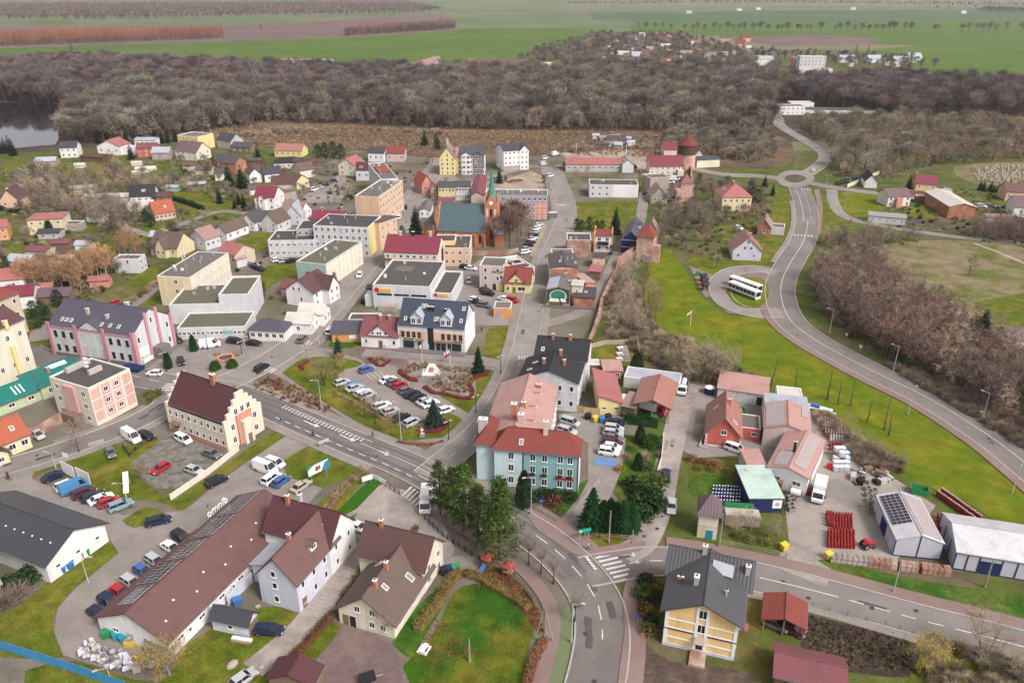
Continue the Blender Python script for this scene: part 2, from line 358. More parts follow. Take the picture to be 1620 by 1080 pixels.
patch('village_ground',[(830,92),(880,74),(935,58),(1000,50),(1090,58),(1180,86),(1330,92),(1440,100),(1400,118),(1240,124),(800,122)],'scrub_ground',.36,3)
# --- land between
patch('forest_ground',[(-60,108),(150,104),(420,113),(560,119),(700,120),(930,110),(1250,118),(1400,133),(1700,142),(1700,205),(1240,225),(700,212),(330,222),(-80,250)],'forest_floor',.05)
patch('marsh',[(330,205),(420,192),(560,196),(700,203),(860,205),(1060,205),(1230,215),(1240,262),(1060,262),(900,248),(700,250),(560,238),(420,232),(300,226)],'marsh',.056,6)
patch('marsh',[(1400,190),(1640,185),(1640,235),(1500,240),(1300,225)],'marsh',.06,6)
patch('gardens_ground',[(-80,228),(90,228),(300,224),(560,238),(700,250),(700,470),(420,480),(250,480),(0,560),(-200,560)],'scrub_ground',.012)
patch('town_ground',[(260,470),(420,300),(560,238),(900,236),(1010,240),(1010,420),(900,560),(1010,640),(1010,880),(700,1100),(-300,1100),(-300,620),(60,540)],'town_ground',.016)
patch('scrub_ground',[(1010,250),(1240,240),(1700,225),(1900,1150),(1000,1150),(900,560),(1000,420)],'scrub_ground',.014)
patch('lake',[(-120,161),(40,163),(90,166),(96,185),(92,205),(90,225),(60,231),(-120,236)],'water',.063,4)
# --- grass
G=[('grass_mound',[(1030,400),(1060,395),(1092,440),(1112,470),(1150,497),(1225,507),(1290,562),(1400,617),(1500,668),(1640,760),(1640,860),(1540,800),(1440,757),(1370,735),(1310,668),(1230,618),(1190,590),(1130,560),(1040,520),(1020,470)]),
     ('grass_mound',[(1130,470),(1105,425),(1090,410),(1160,420),(1200,455),(1190,490),(1150,485)]),
     ('grass',[(910,320),(1008,318),(1004,345),(985,365),(912,362),(906,340)]),
     ('grass',[(1228,292),(1246,300),(1262,335),(1262,360),(1240,395),(1215,415),(1200,430),(1120,425),(1090,405),(1160,400),(1212,375),(1222,330)]),
     ('grass',[(1272,302),(1294,305),(1291,345),(1285,372),(1270,400),(1240,430),(1232,420),(1262,385),(1282,350)]),
     ('grass',[(1300,308),(1312,320),(1330,342),(1360,352),(1330,372),(1296,374)]),
     ('grass_mound',[(1330,306),(1360,304),(1392,310),(1400,330),(1380,350),(1350,342),(1328,325)]),
     ('grass_mound',[(1440,330),(1490,320),(1500,335),(1480,345),(1440,342)]),
     ('meadow',[(1370,400),(1390,388),(1500,380),(1640,400),(1640,540),(1560,520),(1480,500),(1420,470),(1390,430)]),
     ('grass',[(1510,485),(1560,475),(1640,465),(1640,530),(1560,525),(1510,505)]),
     ('earth',[(1385,340),(1450,345),(1540,362),(1530,372),(1470,360),(1380,350)]),
     ('meadow',[(1510,265),(1560,258),(1640,258),(1640,275),(1600,292),(1540,290),(1510,275)]),
     # traffic island with the car park
     ('grass',[(447,590),(470,572),(498,565),(540,566),(572,574),(560,582),(535,592),(545,605),(570,628),(600,650),(640,680),(640,697),(610,690),(560,664),(500,628)]),
     ('grass',[(640,697),(670,695),(708,690),(733,675),(728,662),(705,650),(690,648),(660,672),(635,680)]),
     ('grass',[(694,625),(720,625),(750,630),(752,600),(740,588),(770,584),(790,590),(792,597),(770,640),(752,656),(735,650)]),
     ('grass',[(762,570),(775,517),(817,518),(818,530),(800,570)]),
     ('grass_lush',[(523,540),(572,540),(572,550),(523,549)]),
     # left bottom
     ('grass',[(40,758),(52,740),(95,726),(125,700),(150,690),(200,705),(245,695),(252,712),(210,740),(240,770),(275,790),(300,775),(420,690),(450,683),(450,690),(345,760),(290,806),(262,796),(210,790),(195,800),(140,765),(100,738),(60,752)]),
     ('grass',[(440,725),(500,699),(520,710),(577,735),(510,771),(455,765),(447,755),(455,735)]),
     ('grass',[(495,802),(540,768),(575,748),(580,752),(535,806)]),
     ('lawn',[(532,810),(588,757),(613,762),(603,775),(560,818),(545,818)]),
     ('grass',[(-60,1000),(40,950),(110,888),(150,860),(175,856),(187,868),(180,885),(120,930),(90,965),(86,1000),(98,1030),(110,1036),(60,1042),(-80,1030)]),
     ('grass',[(40,1060),(120,1045),(250,1080),(300,1015),(420,960),(500,975),(540,1000),(450,1090),(300,1110),(60,1110)]),
     ('lawn_garden',[(690,1000),(720,935),(770,925),(830,965),(845,985),(835,1030),(800,1110),(610,1110),(660,1030)]),
     ('grass_lush',[(620,1018),(660,960),(700,925),(712,925),(705,950),(670,1010),(650,1040)]),
     # bottom right and right
     ('grass_lush',[(1298,884),(1330,890),(1420,910),(1500,925),(1640,945),(1640,990),(1560,975),(1420,942),(1330,920),(1305,910)]),
     ('grass',[(1085,850),(1130,855),(1240,865),(1247,890),(1235,897),(1180,885),(1085,858)]),
     ('grass',[(1090,745),(1175,755),(1178,780),(1170,795),(1095,780),(1090,768)]),
     ('grass',[(965,690),(990,690),(1050,690),(1050,780),(1020,800),(970,770),(962,740)]),
     ('grass',[(905,855),(930,838),(1000,848),(1020,856),(970,864),(930,864)]),
     ('grass_lush',[(825,790),(860,800),(925,760),(935,770),(880,820),(850,815)]),
     ('grass',[(930,545),(1010,540),(1030,560),(1010,585),(985,580),(940,575)]),
     ('grass_dry',[(1180,945),(1210,960),(1200,1020),(1250,1030),(1180,1110),(1150,1090)]),
     ('earth',[(1005,1000),(1060,1045),(1180,1062),(1180,1110),(990,1110)]),
     ('soil_garden',[(1275,970),(1330,985),(1440,1003),(1455,1070),(1280,1045)]),
     ('grass',[(1275,960),(1440,1000),(1500,1015),(1640,1050),(1640,1110),(1440,1110),(1450,1008),(1275,970)]),
     # left middle
     ('grass',[(358,390),(395,372),(425,368),(428,390),(395,402),(360,398)]),
     ('grass',[(405,440),(425,420),(470,418),(470,438),(440,445),(410,465)]),
     ('grass',[(270,305),(320,305),(350,330),(300,340),(262,320)]),
     ('grass',[(65,255),(95,250),(130,265),(120,278),(80,275)]),
     ('grass',[(140,245),(170,240),(190,250),(160,262)]),
     ('grass',[(230,355),(280,360),(260,385),(230,380)]),
     ('grass',[(185,262),(225,256),(230,270),(200,275)]),
     ('grass_dry',[(140,470),(230,440),(255,440),(200,480),(180,490)]),
     ('grass',[(40,510),(85,505),(85,540),(50,545)]),
     ('grass',[(220,480),(252,458),(252,480),(225,485)]),
     ('grass',[(875,330),(887,325),(882,345),(868,345)]),('grass',[(100,262),(150,255),(185,262),(170,275),(120,280)]),('grass',[(330,325),(390,318),(400,335),(370,345),(335,340)]),('grass',[(20,385),(60,395),(40,412),(0,405)]),('grass',[(205,440),(250,420),(240,445),(210,455)]),('grass',[(1135,360),(1165,352),(1190,365),(1150,385)]),('grass',[(195,268),(245,264),(260,275),(215,284)]),('grass',[(0,262),(40,255),(60,262),(20,275)])]
for i,(m,p) in enumerate(G):
    patch({'earth':'bare_earth','meadow':'meadow','sand':'sand_ground','soil_garden':'garden_soil'}.get(m,'grass_ground'),p,m,.026+.0045*(i%14),3)
# --- hard ground
patch('grass_ground',[(193,824),(232,802),(270,818),(250,826),(212,835)],'grass',.11,2)
patch('grass_ground',[(962,684),(985,688),(1050,690),(1046,745),(1040,790),(1018,812),(985,800),(962,765)],'grass_lush',.098)
patch('grass_ground',[(1092,748),(1172,757),(1176,782),(1168,797),(1095,782)],'grass_lush',.098,3)
patch('grass_ground',[(1088,724),(1172,730),(1172,748),(1090,742)],'grass',.098,3)
patch('car_park',[(545,585),(600,573),(628,580),(690,640),(660,672),(640,680),(570,628),(540,608)],'paver',.092)
patch('square',[(395,572),(470,540),(520,552),(575,570),(640,560),(800,572),(818,585),(770,660),(730,695),(690,705),(560,670),(450,600)],'paver',.020)
patch('square',[(225,590),(260,560),(330,535),(440,530),(440,552),(410,572),(330,600)],'paver',.03)
patch('plaza',[(560,548),(640,552),(650,590),(610,600),(575,572)],'paver_drive',.088)
patch('car_park',[(0,745),(60,730),(50,758),(195,815),(292,809),(345,763),(452,690),(500,698),(445,730),(455,755),(510,772),(480,806),(440,800),(300,900),(265,1035),(160,1055),(100,1036),(86,1000),(92,962),(120,930),(188,875),(175,855),(-80,800)],'paver',.095)
patch('gravel_yard',[(205,735),(250,700),(275,680),(345,712),(345,730),(290,775),(245,772)],'gravel',.093)
patch('car_park',[(885,655),(975,650),(985,665),(960,720),(925,810),(905,830),(880,830),(930,770),(930,700),(880,680)],'paver',.094)
patch('yard',[(1240,790),(1250,730),(1280,660),(1310,665),(1370,740),(1420,760),(1480,800),(1420,885),(1420,900),(1300,885),(1250,890),(1245,830)],'yard_concrete',.091)
patch('yard',[(1085,605),(1240,640),(1250,760),(1180,800),(1180,720),(1100,725),(1060,700)],'asphalt',.086)
patch('yard',[(1130,845),(1180,810),(1245,830),(1242,865),(1180,858)],'scrub_ground',.084)
patch('driveway',[(545,985),(622,1020),(640,1062),(660,1110),(440,1110),(520,1020)],'paver_drive',.09)
patch('driveway',[(700,880),(760,880),(760,900),(730,905),(700,905)],'paver',.089)
patch('forecourt',[(560,818),(612,766),(640,780),(690,800),(720,870),(700,900),(640,840),(590,850)],'concrete',.087)
patch('yard',[(700,470),(735,430),(760,410),(850,500),(815,515),(750,515),(700,500)],'asphalt',.085)
patch('market_square',[(705,285),(790,288),(840,270),(860,280),(860,305),(720,312)],'sand',.083)
patch('building_site',[(890,245),(960,237),(1010,238),(1024,250),(1025,270),(900,262)],'sand',.082)
patch('lay_by',[(860,350),(878,352),(860,405),(838,405),(842,380)],'sand',.088)
patch('car_park',[(480,310),(540,275),(555,285),(540,320),(480,322)],'asphalt',.081)
patch('bus_apron',[(1090,420),(1130,436),(1190,424),(1232,428),(1228,500),(1190,500),(1150,495),(1130,470),(1115,470)],'paver_pink',.079)
# --- roads
R_main=road('main_road',[(40,556),(80,570),(150,580),(245,603),(300,612),(355,618),(415,640),(480,668),(560,702),(640,735),(700,766),(760,797),(830,836),(880,872),(921,914),(945,955),(953,1000),(948,1050),(935,1110)],8.0,'asphalt_dark')
R_b=road('shopping_street',[(345,612),(395,588),(440,563),(480,533),(520,486),(560,440),(600,395),(640,345),(668,300),(690,272),(705,250)],8.5)
R_c=road('side_street',[(275,612),(262,640),(215,668),(142,697),(60,724),(-40,752)],6.5,'asphalt_mid')
R_d=road('church_street',[(676,754),(720,717),(765,677),(803,622),(827,562),(839,505),(850,455),(872,400),(890,352),(892,325),(884,297),(872,268)],6.5)
R_d2=road('street',[(575,558),(640,562),(740,568),(812,580)],4.5,'paver',kerbs=False)
R_e=road('bypass_road',[(1262,296),(1272,320),(1277,350),(1270,382),(1250,415),(1236,445),(1235,472),(1248,505),(1280,533),(1330,562),(1392,594),(1468,631),(1560,688),(1620,733),(1700,800)],9.0,'asphalt_mid')
R_f=road('lower_road',[(925,905),(980,895),(1040,888),(1110,896),(1200,914),(1310,941),(1450,980),(1560,1008),(1700,1046)],7.0,'asphalt_mid')
R_g=road('lane',[(985,880),(1015,860),(1032,830),(1045,790),(1054,745),(1064,700),(1076,650),(1090,612)],5.0,'concrete',kerbs=False)
road('west_arm',[(1245,284),(1200,279),(1150,277),(1110,270),(1080,262)],7)
road('north_arm',[(1275,276),(1297,262),(1306,250),(1300,240),(1272,222),(1246,207),(1233,197),(1231,188),(1222,178)],7)
road('east_arm',[(1270,288),(1330,299),(1395,307),(1470,317),(1560,327),(1700,345)],6)
road('branch_road',[(1316,300),(1318,318),(1330,338),(1358,350),(1420,362),(1540,378),(1700,392)],5,kerbs=False)
road('cycle_path',[(1292,300),(1297,330),(1293,372)],2.4,'paver_pink',kerbs=False)
road('footpath',[(1540,385),(1580,400),(1640,425)],2,'sand',kerbs=False)
road('bus_loop',[(1228,432),(1195,426),(1160,430),(1140,445),(1140,465),(1155,483),(1190,495),(1236,496)],6.5,kerbs=True)
road('access_road',[(890,352),(868,352),(850,356)],4,kerbs=False)
road('castle_lane',[(1020,300),(1016,330),(1010,355),(985,385),(972,415),(955,450),(925,490),(880,508),(835,520)],4.5,'paver',kerbs=False)
road('yard_road',[(880,262),(960,268),(1015,270),(1024,300)],4,'sand',kerbs=False)
road('back_street',[(180,350),(240,372),(300,350),(350,335),(400,340)],4,'asphalt',kerbs=False)
road('back_street',[(320,415),(360,382),(400,360),(430,348)],4.5,'asphalt',kerbs=False)
road('back_street',[(200,490),(228,472),(250,450)],3.5,'asphalt',kerbs=False)
road('back_street',[(60,540),(70,520),(120,500)],5,'asphalt',kerbs=False)
road('market_street',[(700,262),(720,285),(760,284),(840,264),(872,268)],5,'paver',kerbs=False)
road('driveway',[(1290,885),(1272,897),(1262,912)],9,'concrete',kerbs=False)
road('service_drive',[(640,775),(600,840),(560,890),(515,945),(470,1000),(400,1060)],4.2,'concrete',kerbs=False)
road('driveway',[(895,850),(925,815),(960,745),(970,690)],5.5,'paver',kerbs=False)
patch('roundabout',[(1228,283),(1233,276),(1247,270.5),(1264,270.5),(1280,274),(1288,281),(1284,290),(1270,296),(1250,297),(1234,292)],'asphalt',.165,4)
patch('roundabout_island',[(1241,283),(1246,278.5),(1258,277),(1270,279),(1275,283),(1270,287),(1258,289),(1246,287)],'earth',.3,4,th=.25)
patch('grass_ground',[(1148,462),(1158,446),(1180,440),(1208,443),(1216,460),(1210,480),(1190,488),(1165,482)],'grass_mound',.25,4,th=.2)
# --- pavements, 0.12 m above the carriageway
PZ=[.226]
def pave(line,s,off,w,m='paver',a=0,b=None):
    PZ[0]+=.0013
    strip('pavement',line[a:b],s*off,s*(off+w),m,PZ[0],.2)
pave(R_main,1,4.3,2.2,'paver',30,88); pave(R_main,-1,4.3,2.0,'paver',42,70)
pave(R_main,1,4.3,2.6,'paver_pink',92,108); pave(R_main,1,4.3,2.2,'paver_pink',124,None)
pave(R_main,-1,6.4,2.4,'paver_pink',84,None)
pave(R_b,1,4.6,2.6); pave(R_b,-1,4.6,2.6,'paver',20)
pave(R_c,1,3.6,1.8,'paver',10); pave(R_c,-1,3.6,1.5,'paver',10,30)
pave(R_d,1,3.6,2.2,'paver',6); pave(R_d,-1,3.6,2.0,'paver',14)
pave(R_e,-1,4.8,2.2,'paver_pink',40); pave(R_e,-1,4.8,1.6,'paver',8,34)
pave(R_f,1,3.8,2.6,'paver_pink',18); pave(R_f,-1,3.8,1.6,'paver',20)
patch('pavement',[(905,862),(935,868),(985,860),(1022,857),(1012,872),(975,879),(930,880),(905,876),(875,855),(850,838),(835,815),(862,820),(890,848)],'paver_pink',.225,2,th=.2)
patch('pavement',[(995,905),(1040,900),(1050,906),(1012,920),(1008,960),(1012,1000),(1005,1110),(975,1110),(988,1000),(985,940)],'paver_pink',.222,2,th=.2)
# --- painted markings
dashes(R_main,0,.25,3.5,1.8,196,214,z=.19); dashes(R_main,-.12,.13,30,1,214,226,z=.19); dashes(R_main,.16,.13,30,1,214,226,z=.19)
dashes(R_main,0,.2,2,1.6,227,232,z=.19); dashes(R_main,-.15,.13,40,1,233,300,z=.19); dashes(R_main,.15,.13,40,1,233,300,z=.19)
dashes(R_main,0.9,.16,60,1,110,152,z=.19); dashes(R_main,-2.3,.2,1.7,1.6,86,128,z=.19); dashes(R_main,-1.,.16,60,1,128,150,z=.19); dashes(R_main,2.6,.16,50,1,86,112,z=.19)
dashes(R_main,2.0,1.4,.35,.75,84,110,z=.19)
dashes(R_main,0,.2,3,2,158,185,z=.19); dashes(R_main,0,.18,3,3,20,60,z=.19)
dashes(R_e,0.2,.2,400,1,62,400,z=.19); dashes(R_e,1.5,.2,2,3,5,62,z=.19); dashes(R_e,-1.5,.2,60,3,5,62,z=.19)
dashes(R_f,0,.22,2.2,1.6,40,62,z=.19); dashes(R_f,0,.2,14,2,30,40,z=.19); dashes(R_f,0,.2,20,3,62,200,z=.19); dashes(R_f,.1,.25,2.2,1.5,8,17,z=.19); dashes(R_d,0,.16,2,2.5,8,60,z=.19)
bars((957,880),(992,917),7,(40,-9),3.6,.5); bars((1002,878),(1008,890),2,(4,10),1,.5)
bars((644,778),(665,793),5,(12,-12),3.4,.5); bars((757,665),(775,676),4,(12,-12),2.8,.45); bars((821,567),(834,567),4,(-2,10),2.4,.45)
bars((419,583),(432,588),4,(14,-9),2.6,.4); bars((482,541),(492,545),3,(8,-9),2.6,.45); bars((880,324),(894,325),5,(0,8),2.6,.45)
bars((273,609),(263,618),4,(16,1),3.4,.5); bars((1252,372),(1284,374),7,(0,8),2.5,.45)
bars((925,878),(941,900),6,(1,.6),.7,.45); bars((1268,300),(1282,301),4,(0,6),2.5,.45)
for q in ((495,671),(552,693),(606,715)):    # turn arrows
    A=P(*q); d=(P(q[0]+20,q[1]+9)-A).normalized(); n=Vector((-d.y,d.x,0)); mb=MB()
    pts=[(-2.6,-.12),(.6,-.12),(.6,.5),(2.4,.0),(1.2,-.9),(1.2,-.45),(-2.6,-.45)]
    mb.add([(A+d*x+n*y).to_tuple()[:2]+(.19,) for x,y in pts],[(6,5,1,0),(1,5,4,3,2)],'paint'); tag(mb.obj('turn_arrow_marking'),kind='structure')
for q in ((918,733),(566,612)):patch('disabled_bay_marking',[(q[0]-18,q[1]-8),(q[0]+2,q[1]-8),(q[0]+16,q[1]+4),(q[0]-16,q[1]+5)] if q[0]<700 else [(943,724),(975,727),(974,740),(939,735)],'blue_paint',.19)
bars((584,597),(604,592),4,(14,12),3.5,.16,z=.19,name='parking_marking')

# --- wear on the carriageways: tyre tracks, repairs, manhole covers
mat('tyre_track',(.137,.125,.123),.85,.15,.3,.1); mat('repair',(.098,.091,.09),.85,.15,.5,.1); mat('manhole',(.06,.055,.055),.6,.1,2.)
def track(line,offs,a,b,w=.55):
    for o in offs:
        RZ[0]+=.0007; strip('tyre_track',line[a:b],o-w/2,o+w/2,'tyre_track',RZ[0]+.012)
track(R_main,(-2.9,-1.3,1.3,2.9),84,112); track(R_main,(-2.7,-1.2,1.2,2.7),40,84); 
rw=random.Random(77)
for line,w,n in ((R_main,7,16),(R_b,7,10),(R_d,5.6,10),(R_c,5.6,8),(R_f,6,10),(R_e,8,8),(R_g,4,8)):
    for _ in range(n):
        i=rw.randrange(4,len(line)-4); d=(line[i+1]-line[i]).normalized(); q=Vector((-d.y,d.x,0)); c=line[i]+q*rw.uniform(-w/2+.6,w/2-.6)
        if rw.random()<.5:tag(MB().add([(c.x+.36*cos(k*pi/5),c.y+.36*sin(k*pi/5),.186) for k in range(10)],[tuple(range(10))],'manhole').obj('manhole_cover'),kind='structure')
        else:
            L,b=rw.uniform(.4,2.2),rw.uniform(.25,.55); v=[c-d*L-q*b,c+d*L-q*b,c+d*L+q*b,c-d*L+q*b]; tag(MB().add([(p.x,p.y,.184+rw.random()*.0015) for p in v],[(0,1,2,3)],'repair' if line is not R_g else 'asphalt').obj('road_repair'),kind='structure')
# ================================================================ BUILDINGS
WM={}
def window_mesh(w,h,kind,frame='white'):
    """a window that sits in a wall, front towards -y, origin at its centre: sash frame, mullion, sill (and the pane when far away)"""
    key=(round(w,1),round(h,1),kind,frame)
    if key not in WM:
        mb=MB(); t=.09; x,z=w/2,h/2
        mb.box(-x,-.05,-z,-x+t,.02,z,frame).box(x-t,-.05,-z,x,.02,z,frame)
        mb.box(-x+t,-.05,z-t,x-t,.02,z,frame).box(-x+t,-.05,-z,x-t,.02,-z+t,frame)
        if w>.9:mb.box(-.04,-.045,-z+t,.04,.02,z-t,frame)
        mb.box(-x-.08,-.14,-z-.07,x+.08,.02,-z-.003,'trim')
        if kind != 'near':
            mb.add([(-x+t,-.02,-z+t),(x-t,-.02,-z+t),(x-t,-.02,z-t),(-x+t,-.02,z-t)],[(0,1,2,3)],'glass_curtain' if kind=='far2' else 'glass')
        me=mb.mesh('window')
        pm=MB().add([(-x+t,-.02,-z+t),(x-t,-.02,-z+t),(x-t,-.02,z-t),(-x+t,-.02,z-t)],[(0,1,2,3)],'glass').mesh('pane') if kind=='near' else None
        WM[key]=me,pm
    return WM[key]
RB=random.Random(5)
FOOT=[]                                        # footprints, so that garden plants keep clear of the houses
class Blk:
    pass
def on_wall(b,side,u,z,out=.0):
    """local position and turn of a point u metres along a wall of block b, seen from outside left to right"""
    if side=='f':return (b.x0+u,b.y0-out,z),0
    if side=='b':return (b.x1-u,b.y1+out,z),pi
    if side=='l':return (b.x0-out,b.y1-u,z),-pi/2
    return (b.x1+out,b.y0+u,z),pi/2
def add_window(b,side,u,z,w,h,near,frame='white'):
    loc,r=on_wall(b,side,u,z)
    kind='near' if near else ('far2' if RB.random()<.18 else 'far')
    me,pm=window_mesh(w,h,kind,frame)
    o=link('window',me,b.root,loc,r)
    if pm:link('pane',pm,o)
    return o
def add_windows(b,spec,near):
    for tok in spec.split():
        dim=(1.05,1.4)
        if ':' in tok:tok,dd=tok.split(':'); dim=tuple(float(v) for v in dd.split(','))
        z0,z1=b.z0,b.z0+b.h
        if '@' in tok:tok,zz=tok.split('@'); z0,z1=(float(v) for v in zz.split(','))
        side=tok[0]; rows,cols=(int(v) for v in tok[1:].split('x'))
        L=(b.x1-b.x0) if side in 'fb' else (b.y1-b.y0)
        st=(z1-z0)/rows
        for r in range(rows):
            for c in range(cols):
                add_window(b,side,(c+.5)*L/cols,z0+st*(r+.55),min(dim[0],L/cols*.75),min(dim[1],st*.62),near)
def add_door(b,side,u,w=1.1,h=2.1,m='w_brown',name='door'):
    loc,r=on_wall(b,side,u,b.z0)
    mb=MB().box(-w/2,-.06,.02,w/2,.05,h,m)
    o=link(name,mb.mesh(name),b.root,loc,r); return o
def blk(root,x0,y0,x1,y1,h,roof='gx',rh=3.,wall='w_white',rm='r_red',z0=0.,ov=.35,win='',near=False,th=.16,par=.35,gable=None):
    b=Blk(); b.root,b.x0,b.y0,b.x1,b.y1,b.h,b.z0,b.rh,b.kind,b.rm=root,x0,y0,x1,y1,h,z0,rh,roof,rm
    zt=z0+h; zr=zt+rh; mx,my=(x0+x1)/2,(y0+y1)/2
    q=[(x0,y0),(x1,y0),(x1,y1),(x0,y1)]
    W=MB(); R=MB(); b.slopes=[]; kind_gutter=roof in ('gx','gy','hip','pyr'); FOOT.append((root,x0,y0,x1,y1))
    lo=[(x,y,z0) for x,y in q]; hi=[(x,y,zt) for x,y in q]; gm=gable or wall
    def walls(hi):
        W.add(lo+hi,[(0,1,5,4),(1,2,6,5),(2,3,7,6),(3,0,4,7)],wall)
    def slope(pts,o=None):
        R.slab([Vector(p)+Vector((0,0,th)) for p in pts],th,rm)
        if near and kind_gutter:
            R.tube(Vector(pts[0])+Vector((0,0,.02)),Vector(pts[1])+Vector((0,0,.02)),.09,.09,'w_dgrey',5)
            if len(pts)>3:R.tube(Vector(pts[2])+Vector((0,0,th)),Vector(pts[3])+Vector((0,0,th)),.12,.12,rm,5)
        b.slopes.append([Vector(p)+Vector((0,0,th)) for p in pts])
    if roof in ('gx','gy'):
        walls(hi); s=rh/((y1-y0)/2 if roof=='gx' else (x1-x0)/2); e=ov*s
        if roof=='gx':
            W.add([(x0,y0,zt),(x0,y1,zt),(x0,my,zr)],[(1,0,2)],gm).add([(x1,y0,zt),(x1,y1,zt),(x1,my,zr)],[(0,1,2)],gm)
            slope([(x0-ov,y0-ov,zt-e),(x1+ov,y0-ov,zt-e),(x1+ov,my,zr),(x0-ov,my,zr)])
            slope([(x1+ov,y1+ov,zt-e),(x0-ov,y1+ov,zt-e),(x0-ov,my,zr),(x1+ov,my,zr)])
        else:
            W.add([(x0,y0,zt),(x1,y0,zt),(mx,y0,zr)],[(0,1,2)],gm).add([(x0,y1,zt),(x1,y1,zt),(mx,y1,zr)],[(1,0,2)],gm)
            slope([(x0-ov,y1+ov,zt-e),(x0-ov,y0-ov,zt-e),(mx,y0-ov,zr),(mx,y1+ov,zr)])
            slope([(x1+ov,y0-ov,zt-e),(x1+ov,y1+ov,zt-e),(mx,y1+ov,zr),(mx,y0-ov,zr)])
    elif roof in ('hip','pyr','hx','hy'):
        walls(hi); X0,X1,Y0,Y1=x0-ov,x1+ov,y0-ov,y1+ov
        wx,wy=X1-X0,Y1-Y0
        if roof=='pyr':r0=r1=(mx,my)
        elif wx>=wy:i=wy/2*.9; r0,r1=(X0+i,my),(X1-i,my)
        else:i=wx/2*.9; r0,r1=(mx,Y0+i),(mx,Y1-i)
        a,bb,c,d=(X0,Y0,zt),(X1,Y0,zt),(X1,Y1,zt),(X0,Y1,zt); e,f=r0+(zr,),r1+(zr,)
        if roof=='pyr':
            for t in ((a,bb,e),(bb,c,e),(c,d,e),(d,a,e)):slope(t)
        elif wx>=wy:
            for t in ((a,bb,f,e),(bb,c,f),(c,d,e,f),(d,a,e)):slope(t)
        else:
            for t in ((d,a,e,f),(a,bb,e),(bb,c,f,e),(c,d,f)):slope(t)
    elif roof in ('flat',):
        p,t=zt+par,.3
        W.add(lo+[(x,y,p) for x,y in q],[(0,1,5,4),(1,2,6,5),(2,3,7,6),(3,0,4,7)],wall)
        i=[(x0+t,y0+t),(x1-t,y0+t),(x1-t,y1-t),(x0+t,y1-t)]
        W.add([(x,y,p) for x,y in q]+[(x,y,p) for x,y in i]+[(x,y,zt) for x,y in i],
              [(0,1,5,4),(1,2,6,5),(2,3,7,6),(3,0,4,7),(5,9,8,4)[::-1][:4],(4,5,9,8),(5,6,10,9),(6,7,11,10),(7,4,8,11)][0:4]+[(4,5,9,8),(5,6,10,9),(6,7,11,10),(7,4,8,11)],'trim' if wall.startswith('w_') else wall)
        R.slab([(x,y,zt) for x,y in i],.2,rm); b.slopes.append([Vector((x,y,zt)) for x,y in i])
    else:                                        # lean-to: the named side is the low one
        up={'sf':(0,0,1,1),'sb':(1,1,0,0),'sl':(0,1,1,0),'sr':(1,0,0,1)}[roof]
        walls([(x,y,zt+rh*k) for (x,y),k in zip(q,up)])
        X=[(x0-ov,y0-ov),(x1+ov,y0-ov),(x1+ov,y1+ov),(x0-ov,y1+ov)]
        dz={'sf':(y1-y0),'sb':(y1-y0),'sl':(x1-x0),'sr':(x1-x0)}[roof]; g=rh*ov/dz
        slope([(x,y,zt+rh*k+(g if k else-g)) for (x,y),k in zip(X,up)])
    b.wall=W.obj('wall',root); b.roof=R.obj('roof',root)
    if win:add_windows(b,win,near)
    return b
def on_roof(b,k,u,v):
    """point at fractions (u along the eave, v up the slope) of roof face k; returns point, normal, eave direction"""
    p=b.slopes[k]; a=p[0].lerp(p[1],u); c=(p[3] if len(p)>3 else p[2]).lerp(p[2],u); n=(p[1]-p[0]).cross(p[2]-p[1]).normalized()
    return a.lerp(c,v),n,(p[1]-p[0]).normalized()
def roof_window(b,k,u,v,w=.8,h=1.2,m='glass_curtain',name='roof_window'):
    p,n,e=on_roof(b,k,u,v); s=n.cross(e); mb=MB()
    c=[p-e*w/2-s*h/2,p+e*w/2-s*h/2,p+e*w/2+s*h/2,p-e*w/2+s*h/2]
    mb.slab([q+n*.09 for q in c],.12,'white'); i=.1
    c=[p-e*(w/2-i)-s*(h/2-i),p+e*(w/2-i)-s*(h/2-i),p+e*(w/2-i)+s*(h/2-i),p-e*(w/2-i)+s*(h/2-i)]
    mb.add([q+n*.095 for q in c],[(0,1,2,3)],m)
    return mb.obj(name,b.roof)
def chimney(b,k,u,v,h=1.4,w=.6,d=.6,m='brick_ch'):
    p,n,e=on_roof(b,k,u,v); mb=MB()
    mb.box(p.x-w/2,p.y-d/2,p.z-.9,p.x+w/2,p.y+d/2,p.z+h,m).box(p.x-w/2-.06,p.y-d/2-.06,p.z+h+.002,p.x+w/2+.06,p.y+d/2+.06,p.z+h+.1,'trim')
    mb.cyl(p.x,p.y,p.z+h+.1,p.z+h+.35,.12,'dark',6)
    return mb.obj('chimney',b.roof)
def vents(b,n,seed=1,k=0,m='galv'):
    r=random.Random(seed)
    for i in range(n):
        p,nn,e=on_roof(b,k,r.uniform(.08,.92),r.uniform(.1,.9)); mb=MB()
        if r.random()<.5:mb.box(p.x-.4,p.y-.3,p.z-.1,p.x+.4,p.y+.3,p.z+r.uniform(.5,1.1),r.choice(['plaster_ch','trim','concrete']))
        else:mb.cyl(p.x,p.y,p.z-.1,p.z+r.uniform(.4,.9),.18,m,7).cyl(p.x,p.y,p.z+.9,p.z+1.,.28,m,7)
        mb.obj('roof_vent' if r.random()<.6 else 'chimney',b.roof)
